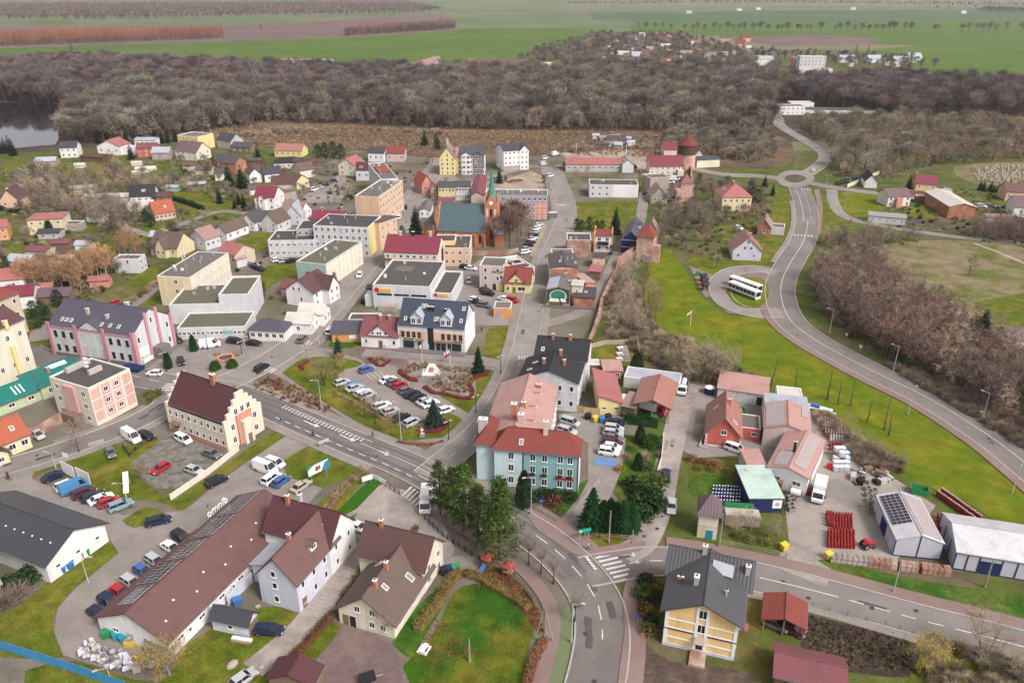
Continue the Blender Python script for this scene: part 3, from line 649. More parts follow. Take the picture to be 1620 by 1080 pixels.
def dormer(b,k,u,v,w=2.2,h=1.5,rh=.9,wall='w_white',rm=None,near=True,n=2):
    """gabled dormer standing on roof face k, facing down the slope"""
    p,nn,e=on_roof(b,k,u,v); out=Vector((nn.x,nn.y,0)).normalized(); slope=(nn.x**2+nn.y**2)**.5/nn.z
    L=(h+rh)/max(slope,.2); rm=rm or b.rm; ang=atan2(out.x,-out.y)
    Mx=lambda x,y,z:tuple(p+e*x-out*y+Vector((0,0,z)))
    mb=MB(); x=w/2
    mb.add([Mx(-x,0,-.3),Mx(x,0,-.3),Mx(x,0,h),Mx(0,0,h+rh),Mx(-x,0,h)],[(0,1,2,3,4)],wall)
    mb.add([Mx(-x,0,-.3),Mx(-x,0,h),Mx(-x,h/slope+.3,h),Mx(-x,0,-.3)],[(0,1,2)],wall).add([Mx(x,0,-.3),Mx(x,0,h),Mx(x,h/slope+.3,h)],[(0,2,1)],wall)
    for s in (-1,1):
        q=[Mx(s*(x+.2),-.3,h-.15),Mx(s*(x+.2),L,h-.15),Mx(0,L,h+rh),Mx(0,-.3,h+rh)]
        mb.slab([Vector(t)+Vector((0,0,.12)) for t in (q if s>0 else q[::-1])],.12,rm)
    d=mb.obj('dormer',b.roof)
    for i in range(n):
        me,pm=window_mesh(w/n*.7,h*.8,'far'); c=Mx(-x+w*(i+.5)/n,0,h*.5)
        link('window',me,d,c,atan2(e.y,e.x))
def solar(b,k,u0,u1,v0,v1,nu,nv,m='solar',skip=()):
    """a field of solar panels on roof face k, each panel a piece of its own"""
    c0=on_roof(b,k,u0,v0); du=(on_roof(b,k,u1,v0)[0]-c0[0])/nu; dv=(on_roof(b,k,u0,v1)[0]-c0[0])/nv; n=c0[1]
    g=.045; e=du.normalized(); s=dv.normalized(); lw,lh=du.length,dv.length; mb=MB()
    mb.slab([e*.02+s*.02+n*.14,e*(lw-.02)+s*.02+n*.14,e*(lw-.02)+s*(lh-.02)+n*.14,e*.02+s*(lh-.02)+n*.14],.05,'alu')
    mb.add([(e*g+s*g+n*.144),(e*(lw-g)+s*g+n*.144),(e*(lw-g)+s*(lh-g)+n*.144),(e*g+s*(lh-g)+n*.144)],[(0,1,2,3)],m)
    me=mb.mesh('solar_panel')
    for i in range(nu):
        for j in range(nv):
            if (i,j) not in skip:link('solar_panel',me,b.roof,c0[0]+du*i+dv*j)
def root_at(name,label,cat,A,B,z=0,group=None):
    a,b=P(*A,z),P(*B,z); v=b-a
    return thing(name,label,cat,(a.x,a.y,0),atan2(v.y,v.x),group),v.length
def bld(label,A,B,C,h,roof='gx',rh=3.,wall='white',rm='red',z=0.,name='house',cat='house',win='',near=False,group=None,**k):
    """A-B the front wall's foot (or its top when z is given), C a point on the back wall or the depth in metres; h in metres, or -row of the eave at A"""
    root,w=root_at(name,label,cat,A,B,z,group)
    if isinstance(C,tuple):
        a,b,c=P(*A,z),P(*B,z),P(*C,z); t=(b-a).normalized(); d=(c-a).dot(Vector((-t.y,t.x,0)))
    else:d=C
    if h<0:h=top(P(*A,0),-h)
    b=blk(root,0,0,w,max(d,2.),h,roof,rh,'w_'+wall,'r_'+rm,win=win,near=near,**k)
    return b
def hs(label,px,py,w,d,rot,h,roof='gx',rh=2.5,wall='white',rm='red',win='',name='house',cat='house',group=None,**k):
    """a house by the foot of the middle of its front wall, size in metres and turn in degrees"""
    g=P(px,py); r=thing(name,label,cat,(g.x,g.y,0),radians(rot),group)
    return blk(r,-w/2,0,w/2,d,h,roof,rh,'w_'+wall,'r_'+rm,win=win,**k)
def aircon(b,side,u,z):
    loc,r=on_wall(b,side,u,z); mb=MB().box(-.45,-.4,-.35,.45,-.05,.35,'white').cyl(0,0,0,.01,.01,'dark',4)
    mb.tube((-.08,-.405,0),(-.08,-.42,0),.26,.26,'dark',10); link('air_conditioner',mb.mesh('air_conditioner'),b.root,loc,r)
def textobj(name,s,size,m,parent,loc,rot,depth=.06):
    cu=bpy.data.curves.new(name,'FONT'); cu.body=s; cu.size=size; cu.extrude=depth; cu.align_x='CENTER'; cu.align_y='CENTER'; cu.materials.append(M(m))
    o=bpy.data.objects.new(name,cu); COL.objects.link(o); o.parent=parent; o.location=loc; o.rotation_euler=rot; return o
def local_pt(b,px,py,z=0):
    p=P(px,py,z); r=b.root; a=-r.rotation_euler[2]; d=p-Vector(r.location); return Vector((d.x*cos(a)-d.y*sin(a),d.x*sin(a)+d.y*cos(a),z))

# ---------------------------------------------------------------- the near edge of the town
b=bld('long single-storey hall with brown metal roof, solar panels and white letters on its eave',(153,974),(265,1013),(437,803),3.4,'gy',3.1,'white','hall',z=3.4,name='shop_hall',cat='hall',near=True,ov=.5)
L=b.y1; HALL=b
solar(b,0,.02,.22,.25,.93,8,4); solar(b,0,.24,.42,.22,.95,7,4); solar(b,0,.45,.60,.3,.93,6,3); solar(b,0,.62,.78,.25,.9,6,3); solar(b,0,.80,.93,.42,.88,5,2)
for i in range(9):roof_window(b,1,.08+i*.1,.35+.2*(i%2),.3,.3,'dark','roof_vent')
for i in range(6):aircon(b,'r',4+i*L/6.5,2.1)
add_windows(b,'f1x2:1.2,.8 r1x7:1.3,.7',True); add_door(b,'f',b.x1*.45,1.2,2.2,'w_grey'); add_door(b,'r',L*.55,1.2,2.2,'w_cream')
p,n,e=on_roof(b,0,.15,.0); sg=link('roof_sign',None,b.roof,(b.x0-.3,L*.86,3.35)); 
textobj('sign_letters','omnib',2.1,'white',sg,(0,0,.95),(pi/2,0,radians(-90)+pi),.07)
mbx=MB().box(-.05,-5.5,.0,.05,5.5,.12,'steel'); [mbx.tube((0,-5+2.5*i,0),(1.2,-5+2.5*i,.5),.05,.05,'white',5) for i in range(5)]; mbx.obj('sign_rail',sg)
MB().add([(0,0,0),(0,.3,.35),(0,.1,.8),(0,-.25,.5)],[(0,1,2,3),(3,2,1,0)],'plastic_green').obj('leaf_mark',sg).location=(0,-2.2,2.2)

b=bld('white two-wing house with brown roof and lilac gable, beside the long hall',(407,905),(468.5,923),(556,821),6.,'gy',4.2,'lilac','brown',z=6.,near=True)
W_,D_=b.x1,b.y1; r=b.root
for o in (b.wall,b.roof):bpy.data.objects.remove(o)
y1=local_pt(b,514,864,6.).y
b=blk(r,0,0,W_,y1+3,6.,'gy',3.9,'w_lilac','r_brown',near=True,gable='w_lilac'); add_windows(b,'r2x4:.8,1.3',True)
for z in (1.6,4.3,6.6):add_window(b,'f',W_*.42,z,.9,1.2,True)
add_door(b,'r',1.4,1.1,2.2,'w_brown'); dormer(b,1,.55,.35,1.6,1.1,.4,near=True,n=1,rm='r_taupe'); chimney(b,0,.62,.93)
b=blk(r,-5.5,y1,W_+.05,D_,6.,'gx',4.3,'w_white','r_wine',near=True); add_windows(b,'r2x2:.7,1.2 l2x2',True); chimney(b,0,.25,.9,1.6); chimney(b,1,.6,.95,1.6,m='plaster_ch'); roof_window(b,0,.78,.5)
b=blk(r,-4.2,3.5,-.01,8.5,3.6,'sl',1.2,'w_lilac','r_lilac',near=True); add_windows(b,'f1x1 l1x1',True)

b=bld('cream villa with dark brown tiled roof and orange chimneys behind the red-brown driveway',(535,959),(623,984),(700,868),3.3,'gy',3.6,'cream','taupe',z=3.3,near=True)
W_,D_=b.x1,b.y1; r=b.root
for o in (b.wall,b.roof):bpy.data.objects.remove(o)
b=blk(r,0,0,W_,D_*.75,3.3,'gy',3.6,'w_cream','r_taupe',near=True,ov=.6); add_windows(b,'r1x3:1,1.2',True)
for u,z in ((.35,3.9),(.62,3.9),(.6,1.5),(.8,1.5)):add_window(b,'f',W_*u,z,1.,1.2,True)
add_door(b,'f',W_*.12,1.,2.1); add_door(b,'f',W_*.25,1.,2.1,'dark'); chimney(b,1,.22,.9,1.3); chimney(b,1,.5,.95,1.3); roof_window(b,1,.3,.72); roof_window(b,1,.62,.38,1.,1.6); roof_window(b,0,.35,.55)
b=blk(r,-2.2,D_*.58,W_+.05,D_,5.,'gx',3.6,'w_cream','r_choc',near=True,ov=.5); add_windows(b,'r2x2:1,1.3',True); chimney(b,0,.25,.96,1.2)

b=bld('white lilac garage with dark sheet roof beside the black car',(338,996),(395,1008),(411.5,988),2.5,'gx',1.2,'lilac','slate',name='garage',cat='garage',near=True,win='f1x1:.8,.8')
add_door(b,'r',(b.y1)/2,2.6,2.1,'w_brown','garage_door')
b=bld('dark brown roofed shed at the bottom edge beside the driveway',(428,1092),(497,1105),(507,1074),2.6,'gy',1.4,'brown','wine',name='shed',cat='shed',near=True); add_door(b,'f',2,1.2,2,'w_wood')
b=bld('grey roofed white hall at the left edge beside the turning lane',(-75,835),(71,892),(167,828),4.,'gx',2.9,'white','slate',z=4.,name='hall',cat='hall',near=True,ov=.6)
add_windows(b,'r1x3:.9,.6',True)
for i in range(6):roof_window(b,0,.45+i*.09,.55,.25,.25,'white','roof_vent')
b=bld('weathered grey cement roofed barn behind dark bushes at the left edge',(-75,985),(8,946),12,3,'gx',2.5,'brown','eternit',name='barn',cat='barn',near=True,win='f1x3')
b=bld('yellow cottage with orange tiled roof at the left edge of the side street',(-46,747),(52,707),8.5,3.4,'gx',3.2,'yellow','orange',near=True,win='f1x5:1.3,1.3 r1x2'); add_door(b,'f',b.x1*.62,1.,2.1); roof_window(b,0,.8,.5)
b=blk(b.root,b.x1*.35,-2.5,b.x1*.55,-.01,2.6,'gy',1.,'w_yellow','r_slate',near=True); add_window(b,'f',1,1.4,1,1.1,True)
b=bld('low yellow building with long teal sheet roof at the left edge',(-60,682),(67,632),7.5,2.8,'gx',2.2,'green','teal',cat='building',name='outbuilding',near=True,win='f1x4:1.4,1.'); 
for i in range(3):roof_window(b,0,.72+i*.05,.5,.3,2.5,'white','roof_strip')
r=b.root; b=blk(r,b.x1+.05,-.5,b.x1+13,10,3.3,'hip',2.6,'w_green','r_teal',near=True,win='f1x3'); chimney(b,0,.15,.6,1.3); roof_window(b,0,.55,.8,4.,1.2,'white','roof_strip')
b=bld('pale old tenement with brown roof and yellow chimney stack at the left edge',(-40,634),(59,585),11,-548,'gx',2.6,'cream','choc',near=True,win='f2x5:1.,1.4 r2x2'); chimney(b,0,.72,.05,1.2,.9,.9,'w_lemon'); vents(b,4,3)
MB().box(b.x1*.72-.45,-.7,0,b.x1*.72+.45,-.02,9,'w_lemon').obj('chimney_stack',b.root)
b=bld('beige banded old house with red hipped roof at the left edge',(-45,564),(46,524),12,-500,'hip',4.,'beige','red',near=True,win='f3x5:.9,1.4 r3x3:.9,1.4')
for z in (2.6,5.2):MB().box(-.06,-.06,z,b.x1+.06,-.002,z+.25,'trim').obj('band',b.root)

b=bld('large white library with pink pilasters and violet sheet roof',(88.7,560),(220,580),(276,544),-513,'gx',4.6,'greywhite','violet',name='library',cat='building',near=True,ov=.1)
W_,D_,H_=b.x1,b.y1,b.h; r=b.root; LIB=b
for i,(u0,u1) in enumerate(((.02,.31),(.35,.64),(.68,.97))):
    for c in range(3):
        u=W_*(u0+(u1-u0)*(c+.5)/3)
        for z in (1.2+.13*H_,H_*.72):add_window(b,'f',u,z,1.,1.9,True,'dark')
for u in (0,.33,.66,1.):MB().box(W_*u-.45,-.4,0,W_*u+.45,-.01,H_+.9,'w_pinkpil').obj('pilaster',r)
for v in (.02,.36,.64,.98):MB().box(W_+.01,D_*v-.4,0,W_+.4,D_*v+.4,H_+.8+(3.6 if .1<v<.9 else 0),'w_pinkpil').obj('pilaster',r)
for y in (-.25,):MB().box(.45,-.2,H_-.5,W_-.5,-.012,H_-.05,'w_pinkpil').obj('cornice',r)
MB().box(-.06,-.25,0,W_-.6,-.015,.9,'w_dgrey').obj('plinth',r)
add_windows(b,'r2x4:.9,1.7 l2x3',True); add_window(b,'r',D_/2,H_+1.6,.8,1.6,True)
for i in range(6):roof_window(b,0,.13+i*.055 if i<3 else .6+(i-3)*.1,.25)
chimney(b,0,.38,.55,1.5,.9,.6,'plaster_ch'); chimney(b,0,.62,.5,.9,.7,.7,'plaster_ch'); chimney(b,1,.3,.8,1.2,1.2,.8,'plaster_ch')
g=blk(r,W_*.36,-.05,W_*.64,D_*.45,H_,'gy',2.4,'w_greywhite','r_violet',near=True,ov=.15); add_window(g,'f',W_*.14,H_+.6,.5,.7,True)
MB().box(W_+.42,D_*.38,0,W_+3.2,D_*.62,3.2,'w_dgrey').obj('entrance_porch',r); MB().box(W_-3,-3.2,0,W_+2.4,-.5,1.,'w_navy').obj('ramp_wall',r)
MB().box(W_+.02,D_*.08,2.,W_+.1,D_*.32,4.2,'white').obj('banner',r); MB().box(W_+.45,D_*.1,.2,W_+.55,D_*.34,1.3,'white').obj('banner',r)

b=bld('pink panelled apartment block with flat roof on the side street corner',(94,655),(155,675),(229.5,644),9.6,'flat',0,'cream','felt',name='apartment_block',cat='apartment block',near=True)
W_,D_,H_=b.x1,b.y1,b.h; r=b.root
bpy.data.objects.remove(b.wall); bpy.data.objects.remove(b.roof)
b=blk(r,0,0,W_,D_,9.4,'flat',0,'w_cream','r_felt',near=True); b.h=9.2
add_windows(b,'f3x3:1.3,1.3',True)
for row in range(3):
    for c in range(4):
        y0,y1=D_*(c*.25+.03),D_*(c*.25+.22); z0=1.2+row*2.75
        MB().box(W_+.01,y0,z0,W_+.07,y1,z0+2.35,'w_pink').obj('wall_panel',r)
    add_window(b,'r',D_*.36,1.2+row*2.75+1.2,1.1,1.2,True).location.x+=.09; add_window(b,'r',D_*.62,1.2+row*2.75+1.3,1.1,1.2,True).location.x+=.09
MB().box(W_*.36,-.5,2.6,W_*.64,-.01,9.,'w_pink').obj('stair_bay',r); MB().box(W_*.32,-2.2,0,W_*.68,-.52,2.6,'w_brown').obj('entrance_porch',r)
MB().box(1,D_*.3,9.4,1.8,D_*.85,10.6,'plaster_ch').obj('chimney',b.roof); MB().box(W_*.5,D_*.45,9.4,W_*.5+.8,D_*.75,10.5,'plaster_ch').obj('chimney',b.roof)
mb=MB().cyl(W_*.45,D_*.5,9.4,14,.06,'steel',5); [mb.box(W_*.45-.35,D_*.5-.35,11+i,W_*.45+.35,D_*.5+.35,11.3+i,'white') for i in range(3)]; mb.obj('antenna_mast',b.roof)

b=bld('cream post office with dark maroon roof and stepped gables',(271,679),(361,713),(420.6,680),-641,'gx',6.2,'cream','wine',name='post_office',cat='building',near=True,ov=-.25)
W_,D_,H_,RH=b.x1,b.y1,b.h,b.rh; r=b.root
for x in (0,W_):
    mb=MB()
    for i in range(5):
        t=i/5; y0,y1=D_*.5*t,D_*(1-.5*t)
        mb.box(x-.28,y0-.1,0 if i==0 else H_+RH*(t-.2)+.9,x+.28,y1+.1,H_+RH*t+.9,'w_cream')
    mb.obj('stepped_gable',r)
g=Blk(); g.root,g.x0,g.x1,g.y0,g.y1,g.z0,g.h=r,0,W_+.28,0,D_,0,H_
for z,us in ((1.8,(.2,.5,.8)),(4.9,(.2,.5,.8)),(8.,(.33,.5,.67))):
    for u in us:add_window(g,'r',D_*u,z,1.,1.5,True)
add_windows(b,'f2x9:.8,1.3',True); chimney(b,0,.6,.97,2.,1.2,.8); 
mb=MB(); mb.box(W_+.3,D_*.3,0,W_+.7,D_*.7,7.2,'w_salmon').box(W_+.71,D_*.38,0,W_+1.6,D_*.62,5.6,'w_cream').box(W_+1.61,D_*.45,0,W_+1.66,D_*.55,2.3,'w_brown'); mb.obj('entrance_bay',r)
MB().box(-.05,-.08,0,W_-.3,-.005,.8,'w_salmon').obj('plinth',r); add_door(b,'f',W_*.12,1.3,2.4); MB().box(W_*.08,-1.3,2.6,W_*.22,-.02,2.85,'w_brown').obj('canopy',r)

b=bld('long white wing of the pale blue townhouse with pink sheet roof',(766,687),(864,695),(882,613),8.4,'gy',2.8,'greywhite','pinkpale',z=8.4,near=True,name='townhouse_wing',cat='house',win='r3x9:1.,1.5 l3x6')
for u,v in ((.2,.5),(.45,.55),(.72,.5)):dormer(b,1,u,v,1.4,.8,.3,'w_rosebeige',n=1)
chimney(b,1,.08,.85,2.,1.2,1.,'w_rosebeige'); chimney(b,0,.85,.9,3.2,1.1,1.1,'brick_ch'); chimney(b,1,.35,.9,1.2,.9,.6,'brick_ch'); chimney(b,1,.8,.6,1.,.9,.6)
b=bld('pale blue townhouse with red hipped roof and white window frames',(782,709),(916,720.5),(925,698),8.5,'hip',3.4,'teal','red',z=8.5,near=True,name='townhouse',cat='house',ov=.5)
W_,D_=b.x1,b.y1; r=b.root; TOWN=b
MB().box(-.02,-.05,0,W_*.34,-.01,8.4,'w_paleblue').obj('wall_panel',r); MB().box(W_+.01,0,0,W_+.05,D_,8.4,'w_white').obj('wall_panel',r)
for u in (.2,.46,.60,.785,.90):
    for z in (1.7,4.5,7.2):add_window(b,'f',W_*u,z,1.1,1.6,True).location.y-=.06 if u<.3 else 0
for u in (.46,.60,.785,.90):MB().box(W_*u-.6,-.4,3.3,W_*u+.6,-.16,3.62,'w_brown').ball((W_*u,-.35,3.6),.65,.3,.35,'leaf_dark',8,5).obj('flower_box',r)
MB().box(W_*.74,-.2,2.7,W_*.95,-.01,3.05,'sign_red').obj('sign_board',r); add_door(b,'f',W_*.34,1.2,2.3)
MB().box(W_-.1,-.12,0,W_+.02,-.01,8.4,'dark').obj('drainpipe',r); MB().box(W_*.34,-.16,0,W_*.35,-.055,8.4,'dark').obj('drainpipe',r); chimney(b,0,.62,.9,2.4,.9,.9,'w_rosebeige'); roof_window(b,0,.3,.4)
g=blk(r,-3.8,1.2,-.01,9,8.5,'hip',3.,'w_paleblue','r_red',near=True,ov=.5); add_windows(g,'l3x2',True); chimney(g,0,.7,.6,2.2,1.8,1.2,'w_rosebeige')

b=bld('white twin-gabled house with black felt roof above the red-roofed townhouse',(822,597),(914,606),(930,575),7.6,'gy',2.6,'greywhite','black',z=7.6,near=True,win='f2x5:.9,1.4 r2x3',name='house')
W_,D_=b.x1,b.y1; r=b.root; chimney(b,1,.5,.6); chimney(b,0,.6,.75); roof_window(b,0,.4,.4); roof_window(b,0,.7,.3); chimney(b,1,.85,.8)
g=blk(r,W_*.12,D_,W_*1.05,D_+11,8.2,'gx',3.,'w_greywhite','r_black',near=True,win='r3x2 l2x2'); chimney(g,0,.3,.9); chimney(g,0,.62,.92); roof_window(g,0,.15,.4)

b=bld('yellow walled storehouse with sloping pink metal roof',(946,656),(983,656),(991,612),3.2,'sr',1.8,'lemon','pinkred',name='storehouse',cat='shed',near=True,win='f1x2:1,.8')
b=bld('open timber shelter with salmon gabled roof over parked trucks',(1005,637),(1060,645),(1065,605),4.3,'gy',1.5,'wood','salmon',z=4.3,name='open_shelter',cat='shelter',near=True,ov=.5)
bpy.data.objects.remove(b.wall); W_,D_=b.x1,b.y1
for x in (.2,W_/2,W_-.2):
    for y in (.2,D_/2,D_-.2):MB().box(x-.12,y-.12,0,x+.12,y+.12,4.3+(1.4 if x==W_/2 else .1),'wood').obj('post',b.root)
MB().box(0,D_-.15,0,W_,D_-.02,4.2,'w_wood').obj('wall',b.root)
b=bld('row of low lilac-roofed sheds behind the open shelter',(986,612),(1074,624),6,2.8,'flat',0,'greywhite','lilac',name='shed_row',cat='shed',par=.1)
bld('small kiosk with faded pink roof behind the storehouse',(955,602),(983,602),5,2.8,'sf',.4,'salmon','pinkpale',name='kiosk',cat='kiosk',win='f1x2')
bld('little open white shelter beside the round lawn',(930,592),(949,592),3.5,2.6,'flat',0,'wood','cream',name='garden_shelter',cat='shelter',par=.05)
bld('tan flat roofed lean-to between storehouse and open shelter',(984,660),(1003,664),6,3,'sf',.5,'brown','rosebrown',name='lean_to',cat='shed')
b=bld('row of white garages with pale pink roof by the grass slope',(1134,631),(1211,643),8,3.,'sf',.5,'white','pinkpale',name='garage_row',cat='garage',near=True)
for i in range(5):add_door(b,'f',b.x1*(.1+.2*i),2.3,2.2,'w_greywhite' if i<4 else 'dark','garage_door')
b=bld('bright red house with white corner stones and salmon roof',(1118,683),(1172,690),(1172,646),3.3,'gy',3.9,'red','salmon',z=3.3,near=True,ov=.45)
W_,D_=b.x1,b.y1; add_window(b,'f',W_*.5,3.7,1.2,1.2,True); add_windows(b,'l1x3',True); roof_window(b,0,.35,.5,.6,1.2); roof_window(b,1,.25,.45); chimney(b,1,.62,.8,1.4)
for x in (0,W_):
    for i in range(9):MB().box(x-.2,-.05,.1+i*.36,x+(.35 if i%2 else .2)-.05,-.005,.3+i*.36,'white').obj('corner_stone',b.root)
MB().box(.3,-.04,0,W_-.3,-.004,.35,'white').obj('plinth',b.root)
g=blk(b.root,W_+.02,D_*.35,W_+4.2,D_*.85,3.,'flat',0,'w_red','r_feltlight',near=True,par=.1); add_window(g,'f',3.,1.7,1.2,1.,True)
b=bld('pale cream transformer tower with maroon pyramid roof and green door',(1102,849),(1132.5,854),4.2,5.2,'pyr',3.,'cream','plum',name='transformer_tower',cat='tower',near=True,ov=.45); add_door(b,'f',b.x1*.62,1.2,1.9,'plastic_teal'); MB().box(-.03,-.05,2.6,b.x1+.03,-.005,2.7,'w_grey').obj('band',b.root)
b=bld('navy blue workshop with pale mint metal roof and white poster',(1186,788),(1240,788),(1236,740),3.3,'sf',.5,'navy','mintsheet',z=3.3,name='workshop',cat='workshop',near=True,ov=.15)
MB().box(b.x1*.7,-.06,1.1,b.x1*.97,-.01,2.9,'white').ball((b.x1*.84,-.07,2.),.45,.03,.4,'w_grey',10,5).obj('poster',b.root)
b=bld('low pink roofed annex against the mint workshop',(1183,738),(1213,738),(1211,713),3.6,'sf',.4,'rosebeige','pinkpale',z=3.6,name='annex',cat='workshop',near=True,ov=.1)
b=bld('white works building with pink metal roof covered in pale solar panels',(1214,738),(1279,757),(1284,692),4.2,'gy',1.2,'white','pinkpale',z=4.2,name='works_building',cat='workshop',near=True,ov=.2,win='f1x2:1.6,1.')
solar(b,1,.12,.95,.3,.88,7,3,'solar_light'); solar(b,0,.55,.95,.25,.85,4,3,'solar_light'); chimney(b,0,.6,.9,2.4,.5,.5,'dark'); MB().box(.6,-1.2,0,3.4,-.02,2.2,'w_brown').obj('lean_to',b.root); MB().tube((5.2,-.9,1.1),(7,-.9,1.1),.7,.7,'white',10).obj('tank',b.root)
b=bld('long pink roofed store with pale solar panels behind the works building',(1209,676),(1283,687),(1282,648),4.6,'gy',1.4,'rosebeige','pinkpale',z=4.6,name='store_building',cat='workshop',near=True,ov=.2)
solar(b,0,.05,.95,.1,.85,5,4,'solar_light'); solar(b,1,.55,.95,.1,.4,3,2,'solar_light')
b=bld('grey-blue sheet roofed store at the head of the works yard',(1211,648),(1281,656),8,4.2,'sb',.6,'white','lilac',z=4.2,name='store',cat='workshop',ov=.1)
g=blk(b.root,b.x1*.35,8.1,b.x1*.95,14,3.4,'flat',0,'w_white','r_cream',par=.1)
b=bld('white clad hall with purple solar panels on its left roof slope',(1418,853),(1494,860),(1472,791),3.5,'gy',1.3,'cladding','whitemetal',z=3.5,name='steel_hall',cat='hall',near=True,ov=.12)
solar(b,0,.06,.72,.12,.9,10,4); solar(b,1,.05,.95,.08,.92,12,4,'solar_light'); W_,D_=b.x1,b.y1
for u in (0,.5,1):MB().box(W_*u-.09,-.08,0,W_*u+.09,-.005,3.5+(1.2 if u==.5 else 0),'w_navy').obj('post',b.root)
MB().box(-.05,-.07,0,W_+.05,-.004,.25,'w_navy').obj('plinth',b.root); add_door(b,'l',D_*.5,3,2.8,'w_navy','gate'); add_door(b,'l',D_*.85,1.2,2.1,'w_greywhite')
b=bld('white corrugated hall with navy sliding door at the right edge',(1506,899),(1655,924),11,3.5,'gx',1.9,'cladding','whitemetal',name='steel_hall',cat='hall',near=True,ov=.12)
W_,D_=b.x1,b.y1
for u in (0,.13,.26,.5,.66,.83):MB().box(W_*u-.09,-.08,0,W_*u+.09,-.005,3.45,'w_navy').obj('post',b.root)
for v in (0,.33,.66,1):MB().box(-.08,D_*v-.09,0,-.005,D_*v+.09,3.5,'w_navy').obj('post',b.root)
MB().box(W_*.27,-.06,0,W_*.49,-.006,2.6,'w_navy').obj('sliding_door',b.root); MB().box(-.05,-.07,0,W_,-.004,.22,'w_navy').obj('plinth',b.root)

b=bld('yellow rendered house with white bands and grey seamed roof at the crossroads',(1054,960),(1170,986),(1190,893),7.2,'gy',3.,'apricot','grey',z=7.2,near=True,ov=.7)
W_,D_=b.x1,b.y1; r=b.root
for o in (b.wall,b.roof):bpy.data.objects.remove(o)
b=blk(r,0,0,W_,D_*.85,7.2,'gy',2.5,'w_apricot','r_grey',near=True,ov=.75); add_windows(b,'r2x3 l2x3',True)
chimney(b,0,.62,.75,1.4,.7,.9,'galv'); chimney(b,1,.35,.5,1.,.3,.3,'galv'); chimney(b,0,.5,.35,.5,.9,.25,'brick_ch')
mb=MB()
for x0,x1 in ((0,.5),(W_*.42,W_*.46),(W_*.56,W_*.60),(W_-.5,W_)):mb.box(x0-.01,-.09,.6,x1+.01,-.005,7.1 if x1<1 or x1>W_-.1 else 8.6,'white')
for z in (1.7,3.55,5.2):mb.box(.5,-.08,z,W_*.42,-.006,z+.22,'white').box(W_*.6,-.08,z,W_-.5,-.006,z+.22,'white')
mb.box(-.05,-.12,3.35,W_*.42,-.006,3.5,'dark').box(W_*.6,-.12,3.35,W_+.05,-.006,3.5,'dark').obj('band',r)
MB().box(-.05,-.1,0,W_+.05,-.004,.6,'w_lilac').obj('plinth',r)
for z in (4.6,7.3):add_window(b,'f',W_*.51,z,1.2,1.6,True)
add_door(b,'f',W_*.51,1.5,2.3,'dark'); MB().slab([(W_*.44,-1.2,2.6),(W_*.58,-1.2,2.6),(W_*.58,-.02,3.1),(W_*.44,-.02,3.1)],.12,'w_stone').obj('canopy',r); MB().box(W_*.4,-3.,0,W_*.62,-.1,.45,'w_oldbrick').obj('steps',r)
b=blk(r,-.6,D_*.6,W_+.9,D_+.6,7.2,'gx',2.5,'w_apricot','r_grey',near=True,ov=.7); chimney(b,0,.92,.6,1.3,.7,.7,'galv'); chimney(b,0,.42,.97,1.3,.7,.7,'galv'); 
MB().slab([(W_*.55,D_*.58,8.9),(W_*.85,D_*.56,8.7),(W_*.85,D_*.66,10),(W_*.55,D_*.68,10.2)],.5,'r_lilac').obj('dormer',b.roof)
MB().box(W_+.02,D_*.3,2.2,W_+1.6,D_*.42,2.4,'r_pinkred').obj('canopy',r)
b=bld('open carport with rusty red gabled roof beside the yellow house',(1208,978),(1274,994),(1274,954),2.5,'gy',1.,'wood','red',z=2.5,name='carport',cat='carport',near=True,ov=.3)
bpy.data.objects.remove(b.wall)
for x in (.15,b.x1/2,b.x1-.15):
    for y in (.15,b.y1-.15):MB().box(x-.1,y-.1,0,x+.1,y+.1,2.5+(.9 if .2<x<b.x1-.2 else 0),'wood').obj('post',b.root)
MB().box(0,b.y1-.1,0,b.x1,b.y1-.02,2.4,'w_wood').obj('wall',b.root)
b=bld('long shed with pink and maroon sheet roof at the bottom right edge',(1226,1068),(1338,1094),(1334,1041),2.8,'gx',1.3,'wood','maroon',z=2.8,name='shed',cat='shed',near=True,ov=.3)

# ---------------------------------------------------------------- town centre
b=bld('white supermarket with flat grey roof and yellow red sign',(592,487),(682,491),24,7.2,'flat',0,'greywhite','felt',name='supermarket',cat='supermarket',near=True,par=.5)
W_=b.x1
for u in (.2,.5,.8):MB().box(W_*u-2.3,-.06,4.3,W_*u+2.3,-.01,4.9,'glass').obj('window',b.root)
sg=link('shop_sign',None,b.root,(W_*.2,-.15,6.1)); MB().ball((-2.2,0,0),.75,.2,.75,'sign_red',12,8).obj('red_disc',sg); MB().box(-1.5,-.12,-.6,2.2,.1,.6,'sign_yellow').obj('sign_board',sg); textobj('sign_letters','Biedronka',.75,'sign_red',sg,(.45,-.14,0),(pi/2,0,0),.02)
MB().box(-3,1,0,-.02,5,3.6,'w_greywhite').obj('side_annex',b.root); MB().box(W_*.1,-2.2,0,W_*.42,-.05,1.6,'w_stone').obj('loading_dock',b.root); vents(b,4,8)
MB().box(W_*.18,14,7.2,W_*.5,19,7.24,'r_feltlight').obj('roof_patch',b.roof)
g=blk(b.root,W_+.05,2,W_+6.2,22,4.6,'flat',0,'w_greywhite','r_felt',near=True,par=.5); sg=link('shop_sign',None,b.root,(W_+3,1.85,4.4)); MB().ball((-1.8,0,0),.55,.2,.55,'sign_red',10,6).obj('red_disc',sg); MB().box(-1.2,-.1,-.45,2.,.1,.45,'sign_yellow').obj('sign_board',sg); textobj('sign_letters','Biedronka',.55,'sign_red',sg,(.4,-.12,0),(pi/2,0,0),.02)
